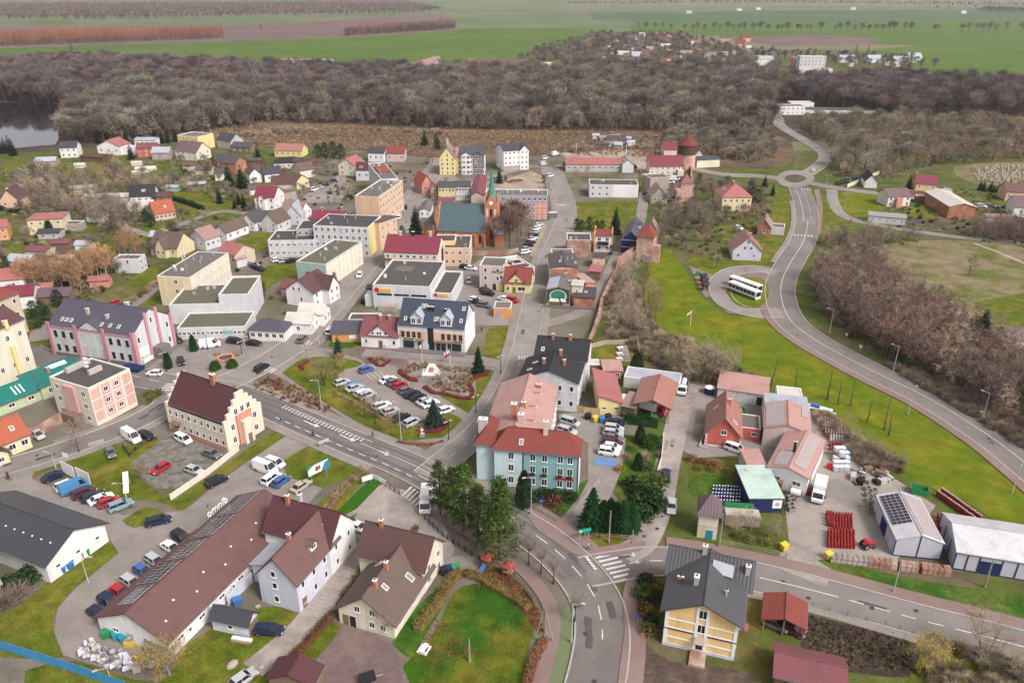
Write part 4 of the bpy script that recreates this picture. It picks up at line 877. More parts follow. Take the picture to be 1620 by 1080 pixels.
b=bld('cream shop house with maroon roof behind the supermarket',(608,398),(692,401),13,6.6,'gx',4.2,'cream','crimson',z=6.6,win='f2x8:1.1,1.2',name='shop_house'); chimney(b,0,.25,.97,1.3,1,.7,'plaster_ch'); chimney(b,0,.48,.97,1.3,1,.7,'dark'); chimney(b,0,.8,.97,1.5,1,.7,'plaster_ch'); MB().box(0,-.9,4.,b.x1,-.02,4.3,'r_crimson').obj('skirt_roof',b.root)
b=bld('peach flat roofed office block right of the maroon shop house',(702,421),(744,421),15,6.4,'flat',0,'peach','felt',name='office_block',cat='building',win='f2x4 r2x4'); vents(b,4,5)
g=blk(b.root,-3,4,b.x1*.42,12,7.6,'flat',0,'w_apricot','r_felt')
b=bld('office house with navy roof, two dormers and an orange brick band',(633,551),(735,559),(753.5,531),-513,'gx',5.2,'greywhite','navy',name='office_house',cat='building',near=True,ov=.2)
W_,D_,H_=b.x1,b.y1,b.h; r=b.root
MB().box(.05,-.06,H_*.46,W_-.05,-.01,H_*.78,'w_peach').obj('brick_band',r); MB().box(W_*.445,-.1,H_*.3,W_*.535,-.065,H_-.1,'dark').obj('glass_strip',r)
for u in (.06,.145,.23,.315,.68,.77,.86,.945):add_window(b,'f',W_*u,H_*.62,1.,1.9,True,'w_brown').location.y-=.07
for u,w in ((.14,3.),(.32,1.1),(.5,1.6),(.6,1.2),(.68,1.2),(.77,.9),(.88,2.6)):MB().box(W_*u-w/2,-.07,.5 if w>2 else .1,W_*u+w/2,-.01,2.7,'glass').obj('shop_window',r)
MB().box(W_*.55,-1.1,3.,W_*.83,-.02,3.2,'w_brown').obj('canopy',r); MB().box(W_*.26,-1.1,3.,W_*.38,-.02,3.2,'w_brown').obj('canopy',r); MB().box(-.5,-2.2,0,W_+.5,-.05,.35,'w_dgrey').obj('steps',r)
MB().box(W_*.07,-.1,3.,W_*.22,-.02,3.4,'dark').obj('sign_board',r); MB().box(W_*.84,-.1,3.,W_*.97,-.02,3.4,'dark').obj('sign_board',r)
for u in (.28,.72):dormer(b,0,u,.06,3.2,2.,1.6,'w_greywhite','r_lilac')
for u,v in ((.1,.25),(.33,.75),(.37,.75),(.55,.3),(.6,.3),(.93,.3),(.94,.75)):roof_window(b,0,u,v)
chimney(b,0,.42,.62,1.,.7,.7,'dark'); chimney(b,0,.48,.62,1.,.7,.7,'dark'); chimney(b,0,.68,.6,.8,.5,.5,'dark'); MB().box(W_+.01,.0,0,W_+.3,D_,H_+.2,'w_white').obj('firewall',r); MB().box(-.3,0,0,-.01,D_,H_+.2,'w_white').obj('firewall',r)
b=bld('white cottage with plum roof and front gable on the square',(572,548),(631,552),9,3.6,'gx',3.6,'white','maroon',near=True,name='cottage',ov=.3); W_=b.x1; r=b.root
for u in (.15,.8,.88):add_window(b,'f',W_*u,1.8,.9,1.3,True)
add_door(b,'f',W_*.52,1.2,2.2); chimney(b,0,.45,.85,1.2,.7,.7); chimney(b,0,.68,.85,1.4,.7,.7)
g=blk(r,W_*.16,-.06,W_*.84,5,3.6,'gy',3.,'w_white','r_maroon',near=True,ov=.3)
for u in (.25,.45,.55,.75):add_window(g,'f',(g.x1-g.x0)*u,4.3,.7,1.,True)
MB().box(W_*.42,-.15,2.9,W_*.62,-.07,3.4,'trim').obj('sign_board',r)
b=bld('orange shop annex with violet roof left of the white cottage',(526,541),(571,541),8,2.9,'gx',1.6,'orange','violet',name='shop_annex',cat='shop',near=True); MB().box(b.x1*.6,-.06,1.,b.x1*.88,-.01,2.2,'white').obj('sign_board',b.root)
g=blk(b.root,3,8.1,b.x1+4,13,3.,'flat',0,'w_stone','r_felt')
b=bld('small orange kiosk with mossy flat roof and grey door',(781,502),(808,503),5.5,3.,'flat',0,'orange','moss',name='kiosk',cat='kiosk',near=True,par=.08); add_door(b,'f',b.x1*.28,1.2,2.1,'w_violet')
b=bld('bright yellow house with brown-red roof and front gable by the church street',(798,463),(839,465),8,-446,'gx',3.6,'lemon','red',near=True); W_,H_=b.x1,b.h
g=blk(b.root,W_*.12,-.06,W_*.8,4,H_,'gy',3.2,'w_lemon','r_red',near=True); add_window(g,'f',W_*.34,H_+.4,1.,1.9,True); add_windows(b,'r2x2',True)
for u,w in ((.14,1.1),(.66,2.4)):add_window(b,'f',W_*u,1.6,w,1.4,True).location.y-=.07
add_door(b,'f',W_*.37,1.1,2.1,'dark')
b=bld('lilac-pink three-storey house left of the yellow house',(759,458),(797,460),9,-421,'flat',0,'rosebeige','feltlight',near=True,par=.3); add_windows(b,'f3x2:.9,1.4',True); W_=b.x1
for z in (1.8,4.6):add_window(b,'f',W_*.9,z,.9,1.4,True)
MB().slab([(W_*.52,-.3,b.h-1.6),(W_,-.3,b.h-1.6),(W_,3,b.h+1.),(W_*.52,3,b.h+1.)],.2,'r_feltgreen').obj('lean_to_roof',b.root); add_door(b,'f',W_*.62,1.2,2.2,'dark'); add_door(b,'f',W_*.82,2.2,2.2,'w_lemon','gate')
b=bld('corner house with white patched flat roof beyond the yellow house',(802,431),(846,424),(855,399),5.2,'flat',0,'warm','cream',z=5.2,win='r2x5'); vents(b,3,9); MB().box(b.x1*.4,7,5.2,b.x1*.85,9,5.5,'dark').box(b.x1*.3,2.4,5.2,b.x1*.9,4.6,5.6,'r_crimson').obj('roof_patch',b.roof)

# mural gable house
b=bld('grey felt roofed house whose gable wears a painted tree in a white ring',(864,484),(901,486),12,5.4,'gy',1.,'brick','feltlight',name='mural_house',near=True,ov=.1); W_=b.x1; r=b.root
MB().slab([(-.1,-.1,5.38),(W_*.5,-.1,6.38),(W_*.5,10,6.38),(-.1,10,5.38)],.05,'r_lilac').obj('roof_patch',b.roof).location.z=.2
mu=link('mural',None,r,(W_*.5,-.03,0)); MB().add([(-W_*.48,0,1.2),(W_*.48,0,1.2),(W_*.48,0,5.3),(0,0,6.2),(-W_*.48,0,5.3)],[(0,1,2,3,4)],'mural_dark').obj('painted_ground',mu)
def disc(rx,rz,cz,y,m,n=24,a0=0,a1=2*pi):return MB().add([(rx*cos(a0+(a1-a0)*i/n),y,cz+rz*sin(a0+(a1-a0)*i/n)) for i in range(n)],[tuple(range(n))],m)
disc(W_*.36,2.,3.5,-.01,'white').obj('painted_ring',mu); disc(W_*.32,1.75,3.6,-.02,'mural_green').obj('painted_crown',mu)
MB().add([(-W_*.4,-.025,1.6),(W_*.36,-.025,1.6),(W_*.3,-.025,2.7),(-W_*.34,-.025,2.7)],[(0,1,2,3)],'white').obj('painted_base',mu); MB().add([(W_*.12,-.03,.7),(W_*.18,-.03,.7),(W_*.06,-.03,3.2),(0,-.03,3.2)],[(0,1,2,3)],'w_darkwood').obj('painted_trunk',mu)
MB().add([(-W_*.36,-.028,.5),(W_*.2,-.028,.5),(W_*.2,-.028,1.58),(-W_*.36,-.028,1.58)],[(0,1,2,3)],'leaf_olive').obj('painted_meadow',mu)
chimney(b,1,.8,.6); chimney(b,1,.5,.2,.8)
MB().box(-1,-1.6,0,W_+9,-1.3,.9,'w_dgrey').obj('terrace_wall',r)
g=blk(r,W_+.3,3,W_+3.6,9,5.6,'sb',.5,'w_cream','r_cream',near=True); add_window(g,'f',1.6,4,.6,1.6,True)
g=blk(r,W_+1.2,.4,W_+7.5,7,3.4,'sf',.7,'w_brick','r_feltdark',near=True); roof_window(g,0,.55,.5)
bld('small shed with pale pink roof behind the mural house',(926,464),(941,462),9,3.2,'sr',.4,'salmon','pinkpale',name='shed',cat='shed'); bld('small shed with red sheet roof near the old town wall',(931,442),(949,444),5,3.,'sf',.5,'brown','pinkred',name='shed',cat='shed')
b=bld('white house with grey felt roof and brick gable above the mural house',(871,424),(914,424),(923,402),7.,'gy',1.,'white','felt',z=7.,gable='w_brick',near=True,win='r3x3:.9,1.6'); MB().box(.05,-.05,0,b.x1-.05,-.01,6.8,'w_brick').obj('wall_panel',b.root); vents(b,3,4,1); vents(b,2,6,0)
g=blk(b.root,1,b.y1+.05,b.x1*.95,b.y1+5,7.2,'flat',0,'w_greywhite','r_feltlight',par=.1)
b=bld('brick fronted house with flat felt roof and red parapet on the church street',(897,381),(935.5,381.5),9,6,'flat',0,'oldbrick','felt',z=6,par=.4); vents(b,3,7)
b=bld('white balcony house with orange gable walls beside the brick fronted house',(941,398),(966,399),8,6.2,'gx',1.2,'white','red',near=True,win='f2x2:1.2,1.4'); MB().box(b.x1*.15,-1.3,3.,b.x1*.85,-.02,4.,'dark').obj('balcony',b.root); MB().box(-.5,-1,0,-.02,9,7.4,'w_orange').box(b.x1+.02,0,0,b.x1+.5,8,7.4,'w_orange').obj('firewall',b.root)
b=bld('small peach annex with rounded dark roof below the balcony house',(937,424),(955,425),6,3.4,'sb',.6,'peach','slate',name='annex',cat='house',win='f1x1')

# church
b=bld('brick church nave with green copper roof beside the bare lime trees',(694,388),(767,391),13.5,-364,'gx',8.6,'churchbrick','copper',name='church',cat='church',near=True,ov=.25); W_,D_,H_=b.x1,b.y1,b.h; r=b.root
for i in range(5):MB().box(W_*(.1+.2*i)-.5,-.08,1.4,W_*(.1+.2*i)+.5,-.01,H_-1.6,'glass').ball((W_*(.1+.2*i),-.05,H_-1.6),.5,.04,.5,'glass',8,4).obj('arched_window',r)
for i in range(6):MB().box(W_*.2*i-.35,-.7,0,W_*.2*i+.35,-.02,H_*.8,'w_churchbrick').obj('buttress',r)
for x in (-.2,W_+.2):MB().add([(x-.25,0,H_),(x-.25,D_,H_),(x-.25,D_/2,H_+9.4),(x+.25,0,H_),(x+.25,D_,H_),(x+.25,D_/2,H_+9.4)],[(0,1,2)[::-1],(3,4,5),(0,3,5,2),(4,1,2,5)],'w_churchbrick').obj('gable_wall',r)
mb=MB(); n=8; R_=4.6; cx,cy=-2.2,D_*.42
mb.tube((cx,cy,0),(cx,cy,6.4),R_,R_,'w_churchbrick',8).tube((cx,cy,6.4),(cx,cy,11.5),R_+.4,.3,'r_violet',8).cyl(cx,cy,11.5,13,.12,'dark',5); mb.obj('apse',r)
MB().box(-1.1,1,0,-.3,1.8,15,'w_churchbrick').tube((-.7,1.4,15),(-.7,1.4,18.5),.55,.02,'r_violet',6).obj('turret',r)
tx,ty=W_+2.,D_*.45; s=2.5; tz=top(P(771,388),326)
tw=link('tower',None,r,(tx,ty,0)); MB().box(-s,-s,0,s,s,tz,'w_churchbrick').obj('shaft',tw)
mb=MB()
for k in range(4):
    a=k*pi/2; R2=lambda x,y,z:(x*cos(a)-y*sin(a),x*sin(a)+y*cos(a),z)
    mb.add([R2(-s,-s-.02,tz),R2(s,-s-.02,tz),R2(0,-s-.02,tz+4.2),R2(-s,-s+.4,tz),R2(s,-s+.4,tz),R2(0,-s+.4,tz+4.2)],[(0,1,2),(5,4,3),(1,4,5,2),(3,0,2,5)],'w_churchbrick')
mb.obj('tower_gable',tw)
sp=top(P(771,388),266)-tz
MB().add([(s*.95*cos(i*pi/4+pi/8)*1.05,s*.95*sin(i*pi/4+pi/8)*1.05,tz+.2) for i in range(8)]+[(s*.42*cos(i*pi/4+pi/8),s*.42*sin(i*pi/4+pi/8),tz+sp*.45) for i in range(8)]+[(0,0,tz+sp)],[(i,(i+1)%8,8+(i+1)%8,8+i) for i in range(8)]+[(8+i,8+(i+1)%8,16) for i in range(8)],'r_verdigris').obj('spire',tw)
MB().cyl(0,0,tz+sp,tz+sp+1.6,.06,'dark',5).box(-.4,-.05,tz+sp+.9,.4,.05,tz+sp+1.,'dark').obj('cross',tw)
disc(.75,.75,tz+.9,-s-.06,'white',16).obj('clock',tw)
MB().box(-.45,-s-.05,tz-4.4,.45,-s-.01,tz-1.4,'dark').obj('louvre',tw)
for x in (-1.5,1.5):MB().box(x-.4,-s-.05,tz-4.2,x+.4,-s-.01,tz-1.4,'w_cream').obj('blind_window',tw)
MB().box(-.5,-s-.05,2,.5,-s-.01,6,'glass').obj('window',tw); MB().slab([(1.2,-5.5,5),(5,-5.5,5),(5,-2.6,8),(1.2,-2.6,8)],.3,'r_lilac').box(1.4,-5.2,0,4.8,-2.6,5,'w_churchbrick').obj('porch',tw)

# blocks and houses of the shopping street
b=bld('long peach apartment block with cluttered flat roof along the shopping street',(561,311),(599,313),(627,286),14,'flat',0,'peach','feltlight',z=14,name='apartment_block',cat='apartment block',win='r5x9:1.3,1.4'); vents(b,16,2)
b=bld('long white apartment block with orange flat roof farther up the shopping street',(603,285),(630,283),(658,254),12.5,'flat',0,'greywhite','feltlight',z=12.5,name='apartment_block',cat='apartment block',win='r5x10:1.3,1.4'); vents(b,10,3); MB().box(1,b.y1*.4,12.5,b.x1-1,b.y1*.7,13.2,'r_orange').obj('roof_patch',b.roof)
b=bld('narrow peach house with dark pitched roof in front of the peach block',(581,356),(600,358),(613,341),9.5,'sb',1.5,'peach','slate',z=9.5,win='r3x3')
b=bld('ornate grey-white tenement with yellow side wall on the shopping street',(500,403),(586,407),(597,386),-357,'flat',0,'greywhite','feltdark',name='tenement',cat='tenement',win='f4x9:1.,1.5',par=.15); MB().box(b.x1+.01,0,0,b.x1+.05,b.y1,b.h,'w_lemon').obj('wall_panel',b.root); add_windows(b,'r4x2',False); vents(b,5,4)
b=bld('crimson roofed house behind the grey-white tenement',(492,347),(542,348),8,9,'gx',2.5,'grey','crimson',z=9); chimney(b,0,.3,.9); chimney(b,0,.9,.9,1.8)
b=bld('low grey flat-roofed clinic with white trim left of the tenement',(427,407),(500,406),13,6,'flat',0,'greywhite','feltdark',name='clinic',cat='building',win='f2x8:1.1,1.'); vents(b,4,11); g=blk(b.root,b.x1*.55,6,b.x1*.98,18,8.4,'flat',0,'w_grey','r_feltdark',win='f3x3')
b=bld('long flat-roofed block with mint end wall and cream windows side',(468,415),(515,420),(548,381),8,'flat',0,'mint','feltgreen',z=8,name='apartment_block',cat='apartment block',win='r3x9:1.,1.3'); vents(b,6,12); MB().box(b.x1+.005,.05,.1,b.x1+.03,b.y1-.05,8,'w_cream').obj('wall_panel',b.root)
b=bld('white gabled house with choc-brown roof and pale roof windows at the street bend',(455,481),(498,488),(517,468),5,'gy',3.6,'white','choc',near=True,win='r2x3'); W_=b.x1
for u,z in ((.3,5.6),(.5,5.6),(.55,2.4)):add_window(b,'f',W_*u,z,.8,1.3,True)
roof_window(b,0,.7,.5,2.,3.,'white'); g=blk(b.root,W_*.3,b.y1*.45,W_+2.5,b.y1,5,'gx',3.4,'w_white','r_choc',win='r2x2'); g=blk(b.root,-6,5,-.1,11,3,'gx',2,'w_oldbrick','r_maroon')
b=bld('white shop with violet hipped roof and white-roofed gables on the bend',(396,538),(452,541),(466,527),3.2,'hip',2.,'white','violet',name='shop',cat='shop',near=True,win='f1x5:1.3,1.3'); W_=b.x1
for i in range(2):g=blk(b.root,W_-2+i*1.5,5.5+i*6,W_+5.5+i*1.5,11.4+i*6,3.4+.5*i,'gx',2.,'w_white','r_cream',win='r1x2 f1x1')
b=bld('culture centre with flat grey roofs and low windowed front wing',(283,537),(391,534),11,3.2,'flat',0,'greywhite','feltgreen',name='culture_centre',cat='building',near=True,win='f1x15:1.4,1.',par=.3); W_=b.x1; MB().box(W_*.66,-.1,1.2,W_*.8,-.02,2.4,'w_teal').obj('wall_panel',b.root)
q=local_pt(b,256,497,5.6); g=blk(b.root,q.x,11.2,W_*.55,28,5.6,'flat',0,'w_greywhite','r_feltgreen',par=.5); vents(g,4,3)
q=local_pt(b,332,486,8.3); q2=local_pt(b,375,486,8.3); g=blk(b.root,q.x,11.3,q2.x+1,27,8.2,'flat',0,'w_greywhite','r_feltgreen',par=.6)
b=bld('pale yellow apartment block with antenna mast and grey flat roof',(248,437),(300,440),(351,400),9.5,'flat',0,'yellow','feltlight',z=9.5,name='apartment_block',cat='apartment block',win='r3x10:1.,1.3',par=.15); W_=b.x1; MB().box(W_+.005,.05,.1,W_+.03,b.y1-.05,9.4,'w_cream').obj('wall_panel',b.root); vents(b,9,13)
for z in (2,5,8):add_window(b,'f',W_*.55,z,1.2,1.3,False)
mb=MB().cyl(W_*.75,3,9.5,19,.08,'steel',5); [mb.cyl(W_*.75+dx,3,14+i,15.2+i,.14,'white',6) for i,dx in enumerate((-.4,.4,-.4,.4))]; mb.obj('antenna_mast',b.roof)
b=bld('white cube house with solar panels on its flat roof',(183,432),(224,432),(242,424),-411,'flat',0,'greywhite','cream',win='r2x2:1,1.3'); add_window(b,'f',b.x1*.55,4.,.8,1.4,False); solar(b,0,.05,.95,.1,.9,4,4)
b=bld('brown tiled villa with pale yellow walls and steep gables',(240,404),(282,408),10,3.6,'gx',4.4,'yellow','taupe',win='f1x3'); W_=b.x1; g=blk(b.root,W_*.3,-1.5,W_*.68,6,3.6,'gy',4.,'w_yellow','r_taupe',win='f1x2'); chimney(b,0,.3,.9,1.2)
b=bld('white house with rosy brown roof next to the brown villa',(301,391),(327,397),(341,387),4.2,'gy',3.4,'greywhite','rosebrown',win='f1x2 r1x3')
b=bld('white cottage with grey-brown roof on the back lane',(341,379),(360,382),12,3.4,'gy',2.8,'white','taupe',win='f1x1 r1x3'); b=bld('small white cottage with chimney at the end of the back lane',(360,375),(373,376),9,3.,'gy',2.4,'white','taupe',win='f1x1')
b=bld('brick house with crimson sheet roof right of the yellow block',(349,417),(374,423),9,4.5,'gx',2.6,'beige','pinkred',win='f1x3'); b=bld('long low annex with pale pink roof near the autumn tree',(376,424),(391,420),9,3,'gx',1.2,'greywhite','pinkpale',name='annex',cat='shed')
b=bld('orange roofed bungalow at the gravel lane',(247,350),(279,345),10,3,'gx',4.,'peach','orange',win='f1x5 r1x2'); roof_window(b,0,.6,.5)
b=bld('white house with black roof and two roof windows in the gardens',(208,324),(247,322),9,3.6,'gx',4.2,'white','black',win='r2x2 f1x4'); roof_window(b,0,.5,.5); roof_window(b,0,.58,.5)
b=bld('pale yellow cube house with red roof left of the birches',(48,372),(103,369),10,6.,'hip',1.2,'yellow','pinkred',win='f2x4:1,1.1 r2x2')
b=bld('peach house with brown half-hipped roof at the left edge',(3,331),(33,330),10,4,'gy',4.5,'peach','choc',win='f1x2'); bld('bright orange house at the left edge',(-12,382),(16,379),9,5,'gx',2,'orange','pinkred',win='f2x2')
b=bld('two-storey white house with grey roof near the lake',(97,250),(124,249),9,5.6,'gx',2.8,'white','slate',win='f2x3')
b=bld('large white house with bright crimson roof near the lake',(156,245),(192,246),11,5,'gy',3.4,'white','pinkred',win='f1x3 r1x2'); g=blk(b.root,b.x1,2,b.x1+7,9,4,'flat',0,'w_white','r_cream')
b=bld('red two-storey house among the lakeside houses',(218,249),(248,248),9,5,'gx',2.2,'red','maroon',win='f2x3'); b=bld('dark timber barn with flat roof by the lakeside gardens',(128,256),(163,258),9,3,'gx',1.,'wood','choc',name='barn',cat='barn')
b=bld('small grey gabled house with pale sheet roof beside the red house',(241,253),(268,253),8,4,'gx',2.4,'stone','lilac',win='f1x2'); b=bld('cream house with dark violet roof and white chimneys near the marsh',(279,252),(313,255),(325,248),5,'gx',4.4,'cream','plum',win='f2x4 r2x2'); chimney(b,0,.3,.95); chimney(b,0,.6,.95)
b=bld('yellow ended white apartment block at the edge of the marsh',(284,236),(316,239),(333,232),8,'flat',0,'lemon','feltlight',name='apartment_block',cat='apartment block',win='f3x5:1.2,1.2'); vents(b,6,3)
b=bld('white shed row with flat roof behind the red house',(214,231),(246,231),8,3.5,'gx',1,'white','lilac',name='shed',cat='shed',win='f1x4')
b=bld('grey gabled house with dark roof at the marsh edge',(344,233),(366,236),10,4.6,'gx',3.6,'grey','slate',win='f1x3 r2x1'); b=bld('brown walled bungalow with grey roof beside the marsh',(366,241),(396,243),9,3.4,'gx',2.,'brown','grey',win='f1x3')
b=bld('brick house with dark roof on the curved lane',(346,272),(375,268),9,5,'gx',2.6,'brick','slate',win='f2x3'); b=bld('second brick house with grey roof, right of the curved lane',(374,276),(392,270),9,5.5,'gy',3.,'brick','grey',win='f1x2')
b=bld('pale house with grey roof behind the dark firs',(396,290),(415,288),11,4,'gy',3.,'white','taupe',win='f1x1'); b=bld('small white shed behind the dark firs',(341,286),(360,285),8,3.5,'gx',2,'white','grey',name='shed',cat='shed')
b=bld('long house with faded pink roof and yellow gable near the marsh',(435,248),(478,249),10,3.6,'gx',3,'lemon','salmon',win='f1x5'); b=bld('two low dark roofed bungalows joined beside the faded pink roof',(434,268),(480,266),9,3,'hip',2.4,'cream','black',win='f1x5')
b=bld('white house with slate roof by the street car park',(420,289),(448,286),9,4,'gx',2.6,'white','slate',win='f1x2 r2x1'); b=bld('cream house with pale roof windows beside the car park',(476,283),(500,279),9,4,'gx',3.,'cream','taupe',win='r1x2'); b=bld('pale yellow house with brown roof at the car park corner',(470,300),(490,296),10,4,'gy',2.6,'yellow','taupe',win='f1x2')
b=bld('long barn with rust brown roof behind the red-roofed house',(430,303),(466,302),10,3.4,'gx',3,'beige','choc',name='barn',cat='barn'); b=bld('white house with bright red roof and arched door at the car park',(405,333),(436,334),11,6,'gx',3.6,'white','crimson',win='f2x3 r2x2'); g=blk(b.root,b.x1*.3,-2,b.x1*.6,4,6,'gy',2,'w_white','r_crimson',win='f2x1')
b=bld('stone outbuilding between the red-roofed house and the barn',(443,322),(470,316),8,3.5,'sb',1.,'stone','feltlight',name='outbuilding',cat='shed')
for i,(lb,a,c,d,h,rh,w,m) in enumerate((('white gabled house with grey roof in the row below the red-roofed house',(415,366),(440,369),9,4,4,'greywhite','taupe'),('white gabled house with beige roof beside the tenement yard',(452,356),(478,356),10,4,4.2,'greywhite','lilac'),('white gabled house with pale tan roof and roof windows',(478,351),(494,344),10,4,3.6,'white','rosebrown'),('white gabled house with dark roof on the left of the row',(383,364),(405,366),9,3.6,3.4,'white','grey'))):
    b=bld(lb,a,c,d,h,'gy',rh,w,m,win='f2x2:.8,1.1 r1x2')
b=bld('white rear building with dark red mansard roof left of the white block',(564,286),(608,286),9,5.4,'gx',3.,'greywhite','wine',win='f1x4'); [dormer(b,0,u,.3,1.6,1,.6,n=1) for u in (.2,.5,.8)]
b=bld('pink and white gabled house behind the bare autumn tree',(536,277),(562,279),11,5.4,'gy',3.4,'cream','pinkred',win='f2x2'); b=bld('white house with black roof and chimneys up the hill',(583,256),(608,257),10,5,'gx',2.6,'white','slate',win='f1x3'); chimney(b,0,.3,.9,2); chimney(b,0,.6,.9,2)
b=bld('brown-red roofed house near the end of the shopping street',(612,256),(640,256),10,4.6,'gx',3.,'rosebeige','red',win='f1x3')
b=bld('tall yellow gabled school house with orange-brown roof',(696,277),(721,277),15,-250,'gy',5.4,'lemon','rosebrown',win='f4x3:.9,1.3',name='school_house',cat='building'); add_window(b,'f',b.x1*.5,b.h+1.4,.9,1.2,False); chimney(b,0,.5,.95,3,1,1,'plaster_ch'); g=blk(b.root,b.x1,3,b.x1+4,14,b.h,'gx',4.,'w_lemon','r_rosebrown',win='f4x1')
b=bld('modern black and white apartment house with glazed balconies',(729,276),(767,276),13,-245,'gx',3.,'white','violet',name='apartment_house',cat='apartment block',win='f4x6:1.5,1.4'); MB().box(b.x1*.55,-.12,3,b.x1*.98,-.02,b.h,'w_dgrey').obj('dark_bay',b.root)
for i in range(2):g=blk(b.root,b.x1*(.05+.5*i),-.8,b.x1*(.42+.5*i),5,b.h,'gy',1.6,'w_white' if i==0 else 'w_dgrey','r_violet',win='f4x2:1.6,1.4')
b=bld('white corner apartment house with small square windows at the market square',(797,271),(836,268),13,10.5,'gx',2.6,'white','slate',name='apartment_house',cat='apartment block',win='f4x6:1.,1.2 r4x3',gable='w_white'); MB().box(-.05,-.06,0,b.x1+.05,-.01,2.6,'w_stone').obj('plinth',b.root); b2=blk(b.root,b.x1*.65,-.3,b.x1,8,10.5,'gy',2.4,'w_white','r_slate',win='f4x2:1,1.2')
b=bld('crimson roofed hall standing behind the church spire',(745,309),(766,309),(768,281),6.5,'gy',1.6,'rosebeige','crimson',z=6.5,name='hall',cat='hall')
b=bld('yellow terraced house with grey roof behind the church',(694,318),(720,318),9,6.4,'gx',1.6,'lemon','grey',win='f2x5'); b=bld('grey terraced house right of the yellow one behind the church',(721,317),(744,317),9,6.4,'gx',1.6,'greywhite','grey',win='f2x5')
b=bld('terracotta roofed corner house behind the church',(668,308),(684,306),10,5,'gy',4,'salmon','orange',win='f1x2'); b=bld('old brick and white house left of the yellow terrace',(682,316),(693,316),10,5.5,'gy',2.5,'oldbrick','rosebrown',win='f2x1'); b=bld('low grey roofed stall building beside the church firs',(664,344),(681,344),14,3,'gy',1.,'white','feltlight',name='stall_building',cat='shop',win='f1x2'); b=bld('small house with brown roofs in the yard behind the church',(694,332),(718,332),6,3,'gx',1.6,'lilac','maroon',win='f1x3'); b=bld('pale yellow garden house close to the church tower',(748,325),(760,325),6,4,'gx',1.2,'lemon','felt',win='f1x1')
b=bld('grey and red four-storey block with flat roof beside the lay-by',(768,347),(866,348),11,-310,'flat',0,'violet','feltlight',name='apartment_block',cat='apartment block',win='f4x12:1.2,1.4'); vents(b,14,21); W_,H_=b.x1,b.h
for x0,x1 in ((.05,.3),(.36,.56),(.62,.7),(.79,.99)):MB().box(W_*x0,-.03,.6,W_*x1,-.004,H_*.74,'w_salmon').obj('wall_panel',b.root)
b=bld('glass walled bus shelter by the red block',(868,346),(881,346),2.2,2.4,'flat',0,'dgrey','cream',name='bus_shelter',cat='bus shelter',par=.06)
# right of the church street
b=bld('white flat-roofed house with scattered windows above the lawn',(932,312),(1009,313),11,5.8,'flat',0,'greywhite','felt',win='f2x7:.9,1.2',par=.2); vents(b,4,5); MB().box(b.x1*.47,-.03,.1,b.x1,-.004,5.9,'w_white').obj('wall_panel',b.root)
b=bld('long workshop with faded red roof by the building site',(895,272),(983,272),11,4.,'gx',2.2,'grey','pinkred',name='workshop',cat='workshop',win='f1x9:1.5,1.'); g=blk(b.root,b.x1+.1,-2,b.x1+6,12,4.6,'gy',2.2,'w_greywhite','r_eternit')
b=bld('crimson roofed old mill with cream wall by the round tower',(1027,277),(1078,277),11,4.6,'gx',4.4,'cream','crimson',name='mill',cat='building',win='f2x6:.9,1.'); MB().box(b.x1*.85,-3,0,b.x1+.5,-.05,3,'w_cream').obj('annex',b.root)
b=bld('windowless stone block below the old mill',(1027,308),(1057,306),9,7.5,'flat',0,'stone','feltlight',name='stone_block',cat='building'); b=bld('steep gabled house with rose roof and pale stone front',(1029,322),(1055,322),10,3.4,'gy',4.,'stone','rosebrown',win='f1x2')
b=bld('cream flat-gabled shed with dark roof right of the round tower',(1102,266),(1138,264),9,4.2,'gx',1.,'cream','slate',name='shed',cat='shed'); b=bld('crimson roofed house behind the round tower on its left',(1050,248),(1070,248),10,4,'gx',3.4,'cream','crimson'); b=bld('crimson roofed house behind the round tower on its right',(1097,258),(1113,258),12,4,'gy',3.4,'lilac','crimson')
b=bld('long white garden house with slate roof beyond the building site',(962,228),(990,228),8,2.6,'gx',2.,'white','grey')
b=bld('square brick gate tower with rose pyramid roof in the town wall',(1005,412),(1031,415),6.2,-374,'pyr',4.2,'towerbrick','red',name='gate_tower',cat='tower',near=True,ov=.3); MB().box(b.x1*.45,-.5,0,b.x1+.05,-.02,2.6,'w_fieldstone').obj('plinth',b.root); MB().box(b.x1+.02,0,0,b.x1+2.4,2,b.h*.7,'w_towerbrick').obj('buttress',b.root)
b=bld('slim brick wall tower with rose pyramid roof beside the parked vans',(1075,319),(1094,319),6,-291,'pyr',4.,'towerbrick','crimson',name='wall_tower',cat='tower',ov=.3); MB().box(-2.5,-3,0,-.05,2,6,'w_towerbrick').obj('buttress',b.root)
g=P(1085,266); t=thing('round_tower','round brick tower with dark timber gallery and red conical roof','tower',(g.x,g.y,0)); z1=top(g,243); z2=top(g,228); z3=top(g,212)
MB().tube((0,0,0),(0,0,z1),4.7,4.5,'w_towerbrick',20).obj('shaft',t); MB().tube((0,0,z1),(0,0,z2),4.9,4.9,'w_darkwood',20).obj('gallery',t); MB().tube((0,0,z2-.2),(0,0,z3),5.6,.1,'r_red',20).obj('roof',t)
pl=MB().box(-.35,-.06,0,.35,.06,z2-z1-.3,'w_wood').mesh('plank')
for i in range(28):a=2*pi*i/28; link('plank',pl,t,(4.95*cos(a),4.95*sin(a),z1+.1),a+pi/2)
MB().box(-.3,-4.75,9,.3,-4.6,10.6,'dark').obj('window',t)
